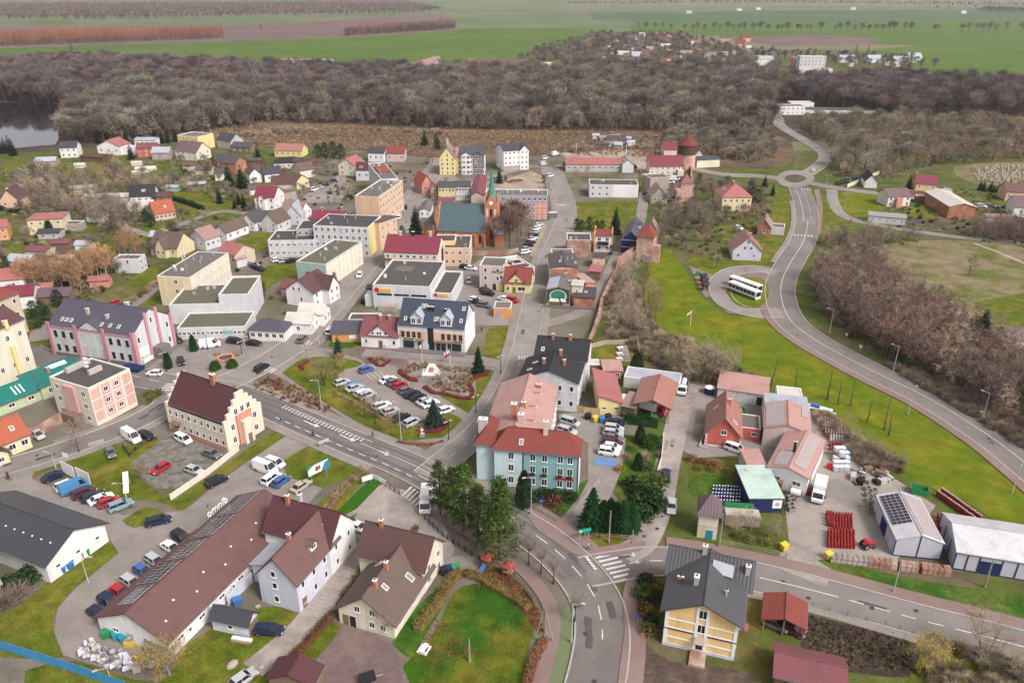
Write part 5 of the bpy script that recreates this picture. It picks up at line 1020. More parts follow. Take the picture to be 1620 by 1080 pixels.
q=P(1014,350)-P(996,401); b=hs('modern dark glazed gable house leaning against the gate tower',996,401,6.5,21,degrees(atan2(q.y,q.x))-90,5.2,'gy',3.,'navy','violet',name='glass_house',cat='building',near=True,ov=.1); [MB().box(b.x0-.05,-.06,z,b.x1+.05,-.005,z+.14,'trim').obj('glazing_bar',b.root) for z in (2.4,5.)]; dormer(b,1,.6,.3,2.4,1.4,.8,n=1); g=blk(b.root,b.x1+1,9,b.x1+6,15,6,'gy',4.,'w_stone','r_rosebrown')
b=bld('cream villa with faded pink hipped roof below the roundabout',(1141,334),(1187,334),14,6,'hip',4.6,'yellow','pinkred',name='villa',win='f2x5:.9,1.2 l2x3'); [chimney(b,0,u,.9,1.4) for u in (.3,.5,.7)]; roof_window(b,0,.4,.4)
b=bld('pale lilac house with pink roof facing the bus loop',(1158,411),(1203,413),11,3.8,'gy',4.6,'lilac','salmon',win='r1x3'); [add_window(b,'f',b.x1*u,z,1.,1.3,False) for u,z in ((.2,1.8),(.75,1.8),(.4,4.6),(.62,4.6),(.5,6.8))]; chimney(b,1,.3,.85)
b=bld('small brick house with grey roof and white verge near the bypass',(1197,372),(1218,374),10,3.4,'gy',3.,'brick','rosebrown',win='f1x1'); g=blk(b.root,b.x1+.1,3,b.x1+5,9,2.8,'flat',0,'w_greywhite','r_feltlight')
b=bld('white gabled house with black roof beside the solar yard',(1367,297),(1386,298),12,3.4,'gy',3.,'white','black'); b=bld('white duplex with dark violet roof near the road bend',(1403,327),(1438,326),9,4.4,'gx',2.6,'white','plum',win='f2x4'); MB().box(b.x1*.3,-2,0,b.x1*.55,-.05,4,'w_salmon').obj('porch',b.root)
b=bld('pale yellow house with crimson roof and orange annex',(1446,309),(1478,311),9,5.6,'gx',3.2,'lemon','crimson',win='f2x3:.8,1'); MB().box(-5,-2,0,b.x1*.9,-.05,2.6,'r_salmon').obj('annex',b.root); chimney(b,0,.02,.7,2.2)
b=bld('brick barn with white sheet roof beside the ploughed strip',(1498,345),(1540,346),(1552,322),5.,'gy',1.4,'brick','cream',name='barn',cat='barn'); b=bld('crumbling whitewashed long ruin with broken roof',(1373,352),(1431,357),7,3,'gx',.8,'greywhite','eternit',name='ruin',cat='ruin',win='f1x5:.8,.8')
b=bld('brick house with brown roof at the right edge near the cemetery',(1589,318),(1632,320),10,4.4,'gx',2.8,'peach','brown',win='f1x4'); b=bld('white house with plum roof at the right edge',(1601,343),(1650,346),10,4.4,'gx',3.6,'white','plum',win='f1x2'); b=bld('long low white wall garage near the right edge',(1560,352),(1601,354),4,2.4,'sf',.3,'greywhite','rosebrown',name='garage',cat='garage'); b=bld('tiny grey shed between yellow house and brick barn',(1488,311),(1497,313),4,3,'gx',1,'grey','lilac',name='shed',cat='shed'); b=bld('brown shed with flat roof beside the yellow house',(1448,320),(1462,321),4,2.4,'flat',0,'wood','felt',name='shed',cat='shed')
b=bld('dark roofed garden house at the right edge beyond the thicket',(1593,551),(1650,553),8,2.6,'gx',2.,'greywhite','plum',name='garden_house',cat='shed'); bld('white sheet-roofed shelter by the orange tree',(1478,497),(1508,500),5,2,'sl',.6,'wood','cream',name='garden_shelter',cat='shelter')
# garden sheds and far houses on the left
for i,(lb,px,py,w,d,rot,h,roof,rh,wl,rm) in enumerate((
    ('brown brick garden shed with open door beside the birches',58,454,11,7,18,3,'gx',1.4,'oldbrick','choc'),('long low shed with grey-brown roof below the birches',73,482,14,8,8,2.6,'gx',1.2,'brown','plum'),('small shed with orange roof among the garden plots',68,468,6,5,15,2.4,'gx',1.,'wood','salmon'),
    ('timber shed with pale plank roof behind the yellow larch',118,446,9,6,40,2.8,'gx',1.6,'wood','rosebrown'),('brown roofed summer house beside the white cube house',150,428,9,7,20,2.8,'gx',1.8,'wood','choc'),('small red shed beside the dry garden',158,455,6,4,10,2.4,'gx',1.,'salmon','pinkred'),
    ('white workshop with red roof at the far left',10,492,16,9,18,4.2,'gx',2.,'white','crimson'),('red roofed white house at the far left above the workshop',8,462,12,9,15,4,'gx',2.4,'white','pinkred'),
    ('low pale ruin with grey roof in the middle gardens',130,308,10,6,10,2.8,'gx',1.,'beige','eternit'),('long white shed with pale roof behind the old bare tree',177,322,24,5,8,2.8,'sf',.5,'greywhite','cream'),('white flat annex in front of the black-roofed house',222,334,10,6,12,3,'flat',0,'white','cream'),
    ('grey gabled shed on the lakeside plot',73,264,10,7,12,3,'gx',1.6,'stone','lilac'),('dark shed half hidden by brush on the left',66,288,10,6,8,2.6,'gx',1.4,'grey','violet'),('dark blue roofed shed at the left by the brush',34,287,9,6,5,2.6,'gx',1.6,'brown','slate'),
    ('white arched greenhouse on the allotment, the larger one',230,271,10,4,12,1.2,'gx',1.,'white','cream'),('low white greenhouse in front of the larger one',222,275,8,3,12,.8,'gx',.6,'white','cream'),('small white caravan shaped greenhouse by the lawn',126,266,5,3,10,1.6,'gx',.8,'white','cream'),('little greenhouse behind the brush',216,262,5,3,10,1.4,'gx',.7,'white','cream'),('pale teal garden cabin on the big lawn',273,303,6,3,0,2,'gx',.8,'mint','lilac'),
    ('brown roofed cottage left of the black-roofed house',257,322,7,6,10,3,'gx',1.6,'brown','choc'),('shed with flat roof behind the yellow cube house',110,366,9,5,0,2.8,'flat',0,'stone','felt'),('dark shed below the yellow cube house',78,378,8,5,5,2.4,'gx',1.,'grey','slate'))):
    hs(lb,px,py,w,d,rot,h,roof,rh,wl,rm,name='greenhouse' if 'greenhouse' in lb else ('shed' if 'shed' in lb else 'house'),cat='greenhouse' if 'greenhouse' in lb else ('shed' if 'shed' in lb else 'house'),win='f1x2' if 'house' in lb and 'green' not in lb else '')
for i,(px,py) in enumerate(((302,270),(322,277),(410,308),(455,288),(503,264),(150,352),(20,304),(96,396),(132,398),(58,408),(386,262),(402,262),(548,264),(252,384),(420,348),(312,300),(28,425),(105,412))):
    hs('small shed or garage among the left gardens',px,py,RB.uniform(5,9),RB.uniform(4,7),RB.uniform(-15,25),2.6,'gx',RB.uniform(.7,1.6),RB.choice(['white','stone','wood','beige','brown']),RB.choice(['felt','taupe','maroon','lilac','choc','grey']),name='garden_shed',cat='shed',group='small sheds of the left gardens')
# far buildings
FB=[('long white institute with grey roof across the marsh',790,124,62,18,0,12,'gx',6,'white','taupe','f3x14:1.5,1.8'),('white outbuilding left of the institute',762,112,30,14,0,8,'gx',3,'white','lilac',''),('white hall right of the institute',878,112,34,12,5,8,'flat',0,'white','cream',''),('white gabled house with dark roof in the wooded slope',972,116,18,14,0,6,'gx',8,'white','slate','f1x3'),
      ('white flat office at the wood edge beside the far road',1246,182,26,12,5,6,'flat',0,'white','feltlight','f2x7'),('second white flat block beside the far road',1268,176,18,10,0,6,'flat',0,'white','cream','f1x4'),('long low white depot along the far wood',1320,180,60,8,-4,3,'gx',1,'white','grey',''),('white far apartment block on the hill',1284,110,30,12,0,14,'flat',0,'greywhite','lilac','f4x7:1.5,1.5'),('red far block left of the white one',1262,108,10,12,0,11,'flat',0,'salmon','feltlight','f3x2'),('low white store in front of the far blocks',1290,117,36,12,-5,5,'flat',0,'white','cream',''),('grey far block at the left of the hill group',1208,106,22,14,0,9,'gx',3,'white','lilac','f3x5')]
for lb,px,py,w,d,rot,h,roof,rh,wl,rm,wn in FB:hs(lb,px,py,w,d,rot,h,roof,rh,wl,rm,wn,name='far_building',cat='building')
rr=random.Random(11)
for i in range(8):hs('white walled row house with grey roof in the terrace across the wood',636+i*8,122-i*2.6,9,10,25,6,'gx',4,'white','rosebrown',name='row_house',group='far terrace of row houses')
for i in range(9):hs('white marquee on the far meadow behind the wood',437+i*10+rr.uniform(-3,3),109-(i%3)*4,rr.uniform(12,24),9,rr.uniform(-10,20),3,'gx',2.4,'white','cream',name='marquee',cat='tent',group='tents on the far meadow')
for i in range(70):
    px,py=rr.uniform(930,1200),rr.uniform(54,108)
    if py<62 and (px<960 or px>1080) or py>58+(1240-px)*.4:continue
    hs('tiny house of the far village in the trees',px,py+4,rr.uniform(10,18),rr.uniform(9,13),rr.uniform(-30,30),rr.uniform(4,8),'gx',rr.uniform(3,5),rr.choice(['white','white','cream','peach','grey']),rr.choice(['taupe','grey','lilac','red','rosebrown','cream']),name='village_house',group='houses of the far village')
for i,(px,py) in enumerate(((1170,18),(1200,16),(1350,16),(1525,22),(1090,22),(1448,96),(1340,100),(1385,100),(1425,102))):
    hs('lonely farmhouse among the far fields',px,py,18,12,rr.uniform(-20,20),5,'gx',4,'white','lilac',name='farmhouse',group='far farmhouses')
for i in range(14):hs('pale garden hut in the far allotments',1335+rr.uniform(0,115),rr.uniform(97,108),5,5,0,3,'gx',1.5,'white','lilac',name='garden_hut',cat='hut',group='huts in the far allotments')
for i in range(16):
    px=rr.uniform(940,1010); hs('small shed or caravan on the plots beyond the building site',px,rr.uniform(220,236),rr.uniform(3,7),4,rr.uniform(-30,30),2.5,'gx',1,rr.choice(['white','stone','brown','cream']),rr.choice(['lilac','grey','rosebrown']),name='garden_hut',cat='hut',group='plots beyond the building site')
# ================================================================ PLANTS
def rdir(r,up=0.):
    while True:
        v=Vector((r.uniform(-1,1),r.uniform(-1,1),r.uniform(-1,1)+up))
        if .1<v.length:return v.normalized()
def twig(mb,p,d,L,w,m,r):
    s=d.cross(rdir(r)); 
    if s.length<1e-3:return
    s=s.normalized()*w/2; q=p+d*L
    mb.add([p-s,p+s,q],[(0,1,2)],m)
def leaf(mb,p,s,m,r,up=.3):
    a=rdir(r,up); b=a.orthogonal().normalized(); c=a.cross(b); t=r.uniform(0,6.3); u=b*cos(t)+c*sin(t); v=a.cross(u)
    mb.add([p-u*s*.5,p+v*s*.34,p+u*s*.5,p-v*s*.34],[(0,1,2,3)],m)
def bare(seed,h,rad,nl=8,nb=5,nt=5,tw=.05,bark='bark',tw_m='twig',start=.22,tr=None,stems=1,twl=.12,leaves=None,nleaf=0,joined=False,pollard=False):
    r=random.Random(seed); T=MB(); C=T if joined else MB(); tr=tr or h*.018
    for st in range(stems):
        base=Vector((0,0,0)) if stems==1 else Vector((r.uniform(-.3,.3),r.uniform(-.3,.3),0))*h*.12
        lean=Vector((r.uniform(-.08,.08),r.uniform(-.08,.08),0))*h*(1 if stems==1 else 3)
        th=h*(.55 if pollard else .8); pts=[base+Vector((0,0,th*t))+lean*t*t+Vector((r.uniform(-1,1),r.uniform(-1,1),0))*h*.012 for t in (0,.3,.6,1)]
        for i in range(3):T.tube(pts[i],pts[i+1],tr*(1-.28*i),tr*(1-.28*(i+1)),bark,6,i==0)
        def trunk(t):i=min(int(t*3),2); return pts[i].lerp(pts[i+1],t*3-i)
        for l in range(nl):
            t=start+(1-start)*(l+r.random())/nl; t=max(t,.85) if pollard and r.random()<.8 else t
            p=trunk(t); a=l*2.4+r.uniform(-.4,.4); e=r.uniform(.25,.8)+t*.35
            reach=rad*(1.05-.55*t**2)*r.uniform(.75,1.1); d=Vector((cos(a)*cos(e),sin(a)*cos(e),sin(e)))
            L=min(reach/max(cos(e),.45),h*1.02-p.z); mid=p+d*L*.55+Vector((0,0,-.02*L)); q=mid+(d+Vector((0,0,.35))).normalized()*L*.45
            lr=tr*.42*(1.1-.5*t); T.tube(p,mid,lr,lr*.6,bark,4,False); T.tube(mid,q,lr*.6,lr*.2,bark,3,False)
            for b in range(nb):
                s=.25+.75*(b+r.random())/nb; bp=p.lerp(mid,s/.55) if s<.55 else mid.lerp(q,(s-.55)/.45)
                bd=(d*.6+rdir(r,.35)).normalized(); BL=L*r.uniform(.25,.45)*(1.2-.5*s); bq=bp+bd*BL
                C.tube(bp,bq,lr*.28,lr*.1,tw_m,3,False)
                for k in range(nt):
                    s2=r.uniform(.2,1.); tp=bp.lerp(bq,s2); td=(bd*.7+rdir(r,.3)).normalized(); TL=h*twl*r.uniform(.6,1.3)
                    twig(C,tp,td,TL,tw,tw_m,r)
                    if nt>3:twig(C,tp+td*TL*.4,(td+rdir(r,.2)*.9).normalized(),TL*.7,tw*.8,tw_m,r)
                    for _ in range(nleaf):leaf(C,tp+td*TL*r.uniform(.3,1),h*.028,leaves,r)
    return (T.mesh('bare_tree'),) if joined else (T.mesh('trunk'),C.mesh('crown'))
def spruce(seed,h,rad,m='needle',whorls=20,per=9,lvs=5,low=.06):
    r=random.Random(seed); T=MB(); C=MB(); T.tube((0,0,0),(0,0,h*.97),h*.016,h*.003,'bark',6)
    for w in range(whorls):
        t=low+(1-low)*w/whorls; z=h*t; R=rad*(1-t)**.85+.1
        for k in range(per):
            a=k*2*pi/per+w*.7+r.uniform(-.3,.3); L=R*r.uniform(.75,1.12); d=Vector((cos(a),sin(a),-.28+.5*t)); n=Vector((-sin(a),cos(a),0))
            p=Vector((0,0,z)); q=p+d*L; wd=L*.3+.08
            C.add([p+n*wd*.15,p-n*wd*.15,p+d*L*.6-n*wd,q,p+d*L*.6+n*wd],[(0,1,2,3,4)],m)
            for j in range(lvs):
                s=r.uniform(.25,1.); c=p+d*L*s; ln=wd*r.uniform(.6,1.2)
                dd=(d*.7+n*r.uniform(-1,1)+Vector((0,0,r.uniform(-.5,.25)))).normalized(); twig(C,c,dd,ln*1.3,ln*.55,m,r)
    return T.mesh('trunk'),C.mesh('crown')
def leafy(seed,h,rad,m='leaf_green',n=4200,s=.34,base=.18,m2='leaf_olive',ell=1.,bark='bark',clumps=26):
    r=random.Random(seed); T=MB(); C=MB(); T.tube((0,0,0),(0,0,h*.5),h*.017,h*.011,bark,6,False); T.tube((0,0,h*.5),(0,0,h*.95),h*.011,h*.002,bark,5,False); cl=[]
    for i in range(clumps):
        t=(i+r.random())/clumps; z=h*(base+(1-base)*t); a=i*2.4; prof=(sin(pi*min(1,(t*.85+.15)))**.7) if ell else (1-t)**.8
        R=rad*prof*r.uniform(.35,.95); c=Vector((R*cos(a),R*sin(a),z)); T.tube((0,0,z-R*.5),c,h*.005,h*.002,bark,3,False); cl.append((c,rad*r.uniform(.28,.48)))
    for i in range(n):
        c,cr=r.choice(cl); d=rdir(r); p=c+Vector((d.x,d.y,d.z*.75))*cr*r.random()**.45; leaf(C,p,s*r.uniform(.6,1.3),m if r.random()<.8 else m2,r)
    return T.mesh('trunk'),C.mesh('crown')
def thuja(seed,h,rad,m='needle_green',n=1500,s=.28,pw=.6):
    r=random.Random(seed); C=MB(); T=MB().tube((0,0,0),(0,0,h*.3),.1,.08,'bark',5)
    C.add([(rad*.7*(1-(z/6)**2)*cos(a*pi/4),rad*.7*(1-(z/6)**2)*sin(a*pi/4),.1+h*.93*z/6) for z in range(7) for a in range(8)],[(j*8+i,j*8+(i+1)%8,j*8+8+(i+1)%8,j*8+8+i) for j in range(6) for i in range(8)],m)
    for i in range(n):
        t=r.random()**.8; R=rad*(1-t**2)**pw*(.82+.25*r.random()); a=r.uniform(0,6.3); p=Vector((R*cos(a),R*sin(a),h*t)); d=Vector((cos(a),sin(a),1.1)); twig(C,p-d*s*.4,(d.normalized()+rdir(r)*.5).normalized(),s*1.5,s*.7,m,r)
    return T.mesh('trunk'),C.mesh('crown')
def shrub(seed,rad,h,m,n=260,s=.22,kind='twig',m2=None):
    r=random.Random(seed); C=MB()
    for i in range(n):
        d=rdir(r,.6); d.z=abs(d.z)+.15; d.normalize(); p=Vector((d.x*rad,d.y*rad,d.z*h))*r.random()**.4; p.z=abs(p.z)+.05
        mm=m2 if m2 and r.random()<.3 else m
        if kind=='twig':twig(C,p*.45,(d+rdir(r)*.35).normalized(),max(rad,h)*r.uniform(.4,.75),s*.3,mm,r)
        else:leaf(C,p,s*r.uniform(.7,1.4),mm,r)
    if kind=='twig':
        for i in range(8):d=rdir(r,1.); C.tube((0,0,0),(d.x*rad*.7,d.y*rad*.7,abs(d.z)*h*.7),.05,.02,m,3,False)
    return C.mesh('shrub')
def domed(seed,h,R,m,n=620,tw=.2,tl=2.3,bark='bark',base=.34,squash=1.):
    """a wood tree seen from afar: pale trunk, limbs, and a dome of fine twigs that is densest on its outside"""
    r=random.Random(seed); T=MB(); T.tube((0,0,0),(0,0,h*.55),.24,.15,bark,5,False); lobes=[]
    for i in range(9):
        a=i*2.4+r.uniform(-.4,.4); d=R*(.12+.5*r.random()) if i else 0; z=h*(.58+.16*r.random()-.12*d/R) if i else h*.68; c=Vector((d*cos(a),d*sin(a),z)); lobes.append((c,R*r.uniform(.42,.6))); T.tube((0,0,h*(.25+.25*r.random())),c,.13,.05,bark,4,False)
        for j in range(3):T.tube(c,c+rdir(r,.5)*R*.45,.05,.02,bark,3,False)
    for i in range(n):
        c,q=r.choice(lobes); d=rdir(r,.25); p=c+Vector((d.x,d.y,d.z*squash))*q*r.uniform(.35,.95); twig(T,p,(d+rdir(r,.35)*.6).normalized(),tl*r.uniform(.5,1.1),tw,m,r)
    return (T.mesh('bare_tree'),)
BT={}
for k,(tm,bk) in dict(dark=('twig','bark'),purple=('twig_purple','bark'),tan=('twig_tan','bark_grey'),red=('twig_red','bark'),olive=('twig_olive','bark_grey')).items():
    BT[k]=[bare(10+i,10,3.6+.5*i,9,5,6,.09,bk,tm) for i in range(2)]
    BT['w_'+k]=[domed(30+i,17,5.2+.8*i,{'twig':'twig_wood'}.get(tm,tm.replace('twig_','twig_wood_')),560+120*i,squash=.8+.25*i) for i in range(3)]
for k,tm in dict(purple='twig_purple',red='twig_red',tan='twig_tan',olive='twig_olive').items():BT['t_'+k]=[bare(40+i,12,2.6+.6*i,7,4,4,.09,'bark',tm,start=.25,tr=.12,stems=2,joined=True,twl=.13) for i in range(2)]
BT['near']=[bare(50+i,9,3.4,11,7,7,.035,'bark_grey','twig_tan',stems=2,twl=.13) for i in range(2)]
BT['nearyellow']=[bare(53,9,3.6,11,7,7,.03,'bark_grey','twig_olive',stems=2,twl=.13,leaves='leaf_yellow',nleaf=1)]
BT['old']=[bare(55,14,7.,14,8,7,.05,'bark','twig',start=.3,tr=.4)]
BT['multi']=[bare(56+i,9,4.,7,6,6,.045,'bark','twig_tan',stems=3) for i in range(2)]
BT['pollard']=[bare(60+i,6.5,1.9,12,4,6,.03,'bark','twig',start=.5,tr=.16,pollard=True,twl=.18) for i in range(2)]
BT['bud']=[bare(62+i,7.5,2.9,10,5,6,.04,'bark','twig_red',start=.35,tr=.17,twl=.13,leaves='leaf_brown',nleaf=1) for i in range(2)]
BT['birch']=[bare(65+i,11,2.1,14,5,6,.085,'bark_pale','twig_orange',start=.3,tr=.12,twl=.11) for i in range(2)]
BT['yellow']=[bare(67,9,2.4,12,4,5,.045,'bark_pale','twig_orange',start=.25,tr=.11,leaves='leaf_yellow',nleaf=3),bare(68,8,2.6,12,4,5,.045,'bark','twig_orange',start=.2,tr=.11,leaves='leaf_orange',nleaf=3)]
BT['larch']=[bare(70+i,22,3.2,16,3,3,.3,'bark','larch',start=.2,tr=.2,joined=True,twl=.1) for i in range(2)]
BT['snag']=[bare(74+i,7,.6,3,1,1,.05,'bark','twig',tr=.16) for i in range(2)]
BT['spruce']=[spruce(80+i,10,2.5,'needle') for i in range(2)]; BT['sprucemid']=[spruce(83+i,10,2.3,'needle_mid',16,8,3) for i in range(2)]; BT['bluespruce']=[spruce(85,9,3.,'needle_blue',26,11,8)]; BT['spruce_near']=[spruce(86,9,2.5,'needle_green',28,12,9)]; BT['sparse']=[spruce(87,8,2.,'needle',12,7,4)]
BT['pine']=[leafy(88,11,3.6,'needle_mid',1800,.5,.1,'needle_green',1.)]
BT['leafy']=[leafy(90+i,15,2.9+.3*i,n=5200,s=.36,base=.2,clumps=34) for i in range(2)]; BT['leafy_big']=[leafy(92,17,4.,n=7500,s=.38,base=.12,ell=0,clumps=44)]
BT['thuja']=[thuja(95,5,1.1)]; BT['thuja_dark']=[thuja(96,8,1.7,'needle_mid',2000)]; BT['round']=[thuja(97,2.6,1.5,'leaf_green',1100,.26,.45)]; BT['round_dark']=[thuja(98,3.,1.6,'needle_green',1200,.28,.45)]
SH={'brown':[shrub(100+i,1.7,2.2,'twig') for i in range(2)],'tan':[shrub(102+i,2.,2.6,'twig_tan',300) for i in range(2)],'red':[shrub(104,2.,2.4,'twig_red',300)],'rust':[shrub(105,.55,.6,'leaf_rust',90,.2,'leaf','leaf_crimson')],'crimson':[shrub(106,2.2,2.,'leaf_crimson',420,.3,'leaf','twig_red')],
      'green':[shrub(107+i,1.3,1.6,'leaf_dark',420,.3,'leaf','leaf_green') for i in range(2)],'olive':[shrub(110,1.5,1.6,'leaf_olive',380,.28,'leaf','leaf_brown')],'reed':[shrub(111,.5,1.1,'reed',130,.3)],'yellow':[shrub(112,1.4,1.8,'leaf_yellow',320,.28,'leaf','leaf_olive')],'lime':[shrub(113,1.8,1.8,'leaf_green',420,.32,'leaf','leaf_olive')]}
RT=random.Random(3)
def tree(kind,px,py,h,label,group=None,name=None,cat='tree',width=1.):
    me=RT.choice(BT[kind]); H0=max(v.co.z for v in me[-1].vertices); s=h/H0; g=P(px,py); a=RT.uniform(0,6.3)
    nm=name or {'spruce':'spruce_tree','sprucemid':'spruce_tree','bluespruce':'spruce_tree','spruce_near':'spruce_tree','sparse':'spruce_tree','birch':'birch_tree','pine':'pine_tree','thuja':'thuja','thuja_dark':'thuja','round':'clipped_bush','round_dark':'clipped_bush','leafy':'leafy_tree','leafy_big':'leafy_tree','larch':'larch_tree'}.get(kind,'bare_tree')
    if len(me)==1:
        o=tag(link(nm,me[0],None,(g.x,g.y,0),a,(s*width,s*width,s)),label,cat,group)
    else:
        o=thing(nm,label,cat,(g.x,g.y,0),a,group); o.scale=(s*width,s*width,s); link('trunk',me[0],o); link('crown',me[1],o)
    return o
def bush(kind,px,py,size,label,group=None,name='shrub',cat='shrub'):
    g=P(px,py); return tag(link(name,RT.choice(SH[kind]),None,(g.x,g.y,0),RT.uniform(0,6.3),(size,size,size*RT.uniform(.8,1.15))),label,cat,group,'thing')
def inside(p,poly):
    c=False; j=len(poly)-1
    for i in range(len(poly)):
        a,b=poly[i],poly[j]
        if (a[1]>p[1]) != (b[1]>p[1]) and p[0]<(b[0]-a[0])*(p[1]-a[1])/(b[1]-a[1])+a[0]:c=not c
        j=i
    return c
def sprinkle(poly,n,seed=1,even=True):
    """n spots spread over the ground inside a polygon of photo points"""
    r=random.Random(seed); w=[P(*p) for p in poly]; x0,x1=min(p.x for p in w),max(p.x for p in w); y0,y1=min(p.y for p in w),max(p.y for p in w); W2=[(p.x,p.y) for p in w]; out=[]; tries=0
    area=abs(sum(W2[i][0]*W2[i-1][1]-W2[i-1][0]*W2[i][1] for i in range(len(W2))))/2; gap=.6*sqrt(area/n) if even else 0; cell={}; cs=max(gap,1e-3)
    while len(out)<n and tries<n*60:
        tries+=1; q=(r.uniform(x0,x1),r.uniform(y0,y1))
        if not inside(q,W2):continue
        if gap:
            k=int(q[0]/cs),int(q[1]/cs)
            if any((q[0]-o[0])**2+(q[1]-o[1])**2<gap*gap for i in (-1,0,1) for j in (-1,0,1) for o in cell.get((k[0]+i,k[1]+j),())):continue
            cell.setdefault(k,[]).append(q)
        out.append(q)
    return out
def stuff(name,label,pts,meshes,smin=.8,smax=1.2,seed=4,colours=None):
    """a mass nobody could count: one object that sets copies of a few plants on its points"""
    r=random.Random(seed); pc=bpy.data.collections.new(name+'_plants')
    for m in meshes:pc.objects.link(bpy.data.objects.new('plant',m))
    me=bpy.data.meshes.new(name); me.from_pydata([(x,y,0.) for x,y in pts],[],[]); k=len(pts)
    for an,tp,vals in (('turn','FLOAT',[r.uniform(0,6.3) for _ in range(k)]),('size','FLOAT',[r.uniform(smin,smax) for _ in range(k)]),('pick','INT',[r.randrange(len(meshes)) for _ in range(k)])):me.attributes.new(an,tp,'POINT').data.foreach_set('value',vals)
    o=tag(link(name,me),label,None,None,'stuff'); md=o.modifiers.new('plants','NODES'); ng=bpy.data.node_groups.new(name+'_nodes','GeometryNodeTree'); md.node_group=ng
    ng.interface.new_socket('Geometry',in_out='INPUT',socket_type='NodeSocketGeometry'); ng.interface.new_socket('Geometry',in_out='OUTPUT',socket_type='NodeSocketGeometry')
    N=ng.nodes; i=N.new('NodeGroupInput'); e=N.new('NodeGroupOutput'); ip=N.new('GeometryNodeInstanceOnPoints'); ci=N.new('GeometryNodeCollectionInfo'); ci.inputs['Collection'].default_value=pc; ci.inputs['Separate Children'].default_value=True; ci.inputs['Reset Children'].default_value=True
    def attr(n,t):a=N.new('GeometryNodeInputNamedAttribute'); a.data_type=t; a.inputs['Name'].default_value=n; return a.outputs['Attribute']
    cx=N.new('ShaderNodeCombineXYZ'); l=ng.links; l.new(attr('turn','FLOAT'),cx.inputs['Z']); l.new(i.outputs[0],ip.inputs['Points']); l.new(ci.outputs[0],ip.inputs['Instance']); ip.inputs['Pick Instance'].default_value=True
    l.new(attr('pick','INT'),ip.inputs['Instance Index']); l.new(cx.outputs[0],ip.inputs['Rotation']); l.new(attr('size','FLOAT'),ip.inputs['Scale']); l.new(ip.outputs[0],e.inputs[0]); return o
def hedge(pts,w,h,m,label,dens=60,s=.28,name='hedge',m2=None,group=None):
    r=random.Random(len(pts)*7+int(pts[0][0])); line=[P(*p) for p in pts]; c=line[0].copy(); line=[p-c for p in line]; mb=MB(); a,b=offset(line,w*.38),offset(line,-w*.38); n=len(line)
    vs=[(p.x,p.y,0) for p in a+b]+[(p.x,p.y,h*.6) for p in a+b]
    mb.add(vs,[(2*n+i,3*n+i,3*n+i+1,2*n+i+1) for i in range(n-1)]+[(i,i+1,2*n+i+1,2*n+i)[::-1] for i in range(n-1)]+[(n+i,n+i+1,3*n+i+1,3*n+i) for i in range(n-1)]+[(0,n,3*n,2*n),(n-1,2*n-1,4*n-1,3*n-1)[::-1]],m)
    for i in range(n-1):
        d=line[i+1]-line[i]; q=Vector((-d.y,d.x,0)).normalized(); k=int(d.length*dens*1.7)
        for _ in range(k):
            p=line[i]+d*r.random()+q*r.uniform(-w/2,w/2); p.z=h*r.random()**.5*(.95+.18*sin(i*3.1+p.x*1.3+p.y)); leaf(mb,p,s*r.uniform(.7,1.4),m2 if m2 and r.random()<.35 else m,r)
    o=mb.obj(name); o.location=c; return tag(o,label,'hedge',group)
def joined(pts):return [p for q in pts for p in q]

# --- the great woods: countless trees as masses, the rows that show most as single trees
WOOD={'left_back':[(-60,112),(60,108),(150,103),(260,110),(420,116),(560,121),(700,122),(700,145),(560,150),(400,158),(230,150),(120,172),(100,168),(-40,158)],'left':[(120,174),(230,152),(400,160),(560,152),(700,147),(700,201),(560,193),(430,190),(330,206),(200,220),(130,228),(102,222)],
        'mid':[(700,122),(840,126),(930,116),(1090,118),(1225,126),(1222,150),(1216,178),(1225,215),(1060,204),(860,203),(700,201)],'right':[(1240,140),(1400,138),(1500,142),(1660,148),(1660,186),(1400,184),(1320,172),(1240,164)]}
wm=lambda*k:[m[0] for q in k for m in BT['w_'+q]]
def no_clear(q,rects=[(775,112,812,128),(755,104,835,126),(862,102,900,114),(630,100,695,124),(430,95,535,112),(960,106,985,118),(1225,172,1330,190),(1195,96,1310,120)]):
    return not any(a<=x_of(q)[0]<=c and b<=x_of(q)[1]<=d for a,b,c,d in rects)
def x_of(q):
    Y,z=q[1],-CAMH; dep=Y*cos(TILT)-z*sin(TILT); upc=Y*sin(TILT)+z*cos(TILT); return 810+FPX*q[0]/dep,540-FPX*upc/dep
LAWNS=[[(q.x,q.y) for q in (P(*t) for t in pl)] for gm,pl in G if gm.startswith(('grass','lawn')) and pl[0][0]<480]
def mass(name,label,poly,n,meshes,seed,smin=.7,smax=1.35,clear=True):
    pts=[q for q in sprinkle(poly,n,seed) if (not clear or no_clear(q)) and (name != 'scrub' or not any(inside(q,w) for w in LAWNS))]; return stuff(name,label,pts,meshes,smin,smax,seed)
mass('woodland','dark purple-brown back of the great wood below the long green field',WOOD['left_back'],1900,wm('purple','purple','dark','red','purple','dark'),1,.6,1.35)
mass('woodland','paler front of the great wood between the lake and the town marsh',WOOD['left'],1200,wm('dark','tan','dark','olive','red','purple')+[m[0] for m in BT['t_tan']+BT['t_purple']],30,.6,1.4)
mass('woodland','grey-brown wood behind the town below the far village',WOOD['mid'],2100,wm('dark','dark','tan','olive','purple','red','dark')+[m[0] for m in BT['t_tan']+BT['t_purple']],2,.6,1.4)
mass('woodland','dark bare wood across the right side under the green fields',WOOD['right'],700,wm('purple','purple','dark','red'),3)
mass('larch_plantation','orange larch plantation in the ploughed land on the left',[(-40,76),(80,71),(355,62),(352,57),(80,62),(-40,70)],900,[m[0] for m in BT['larch']],4,.85,1.1,False)
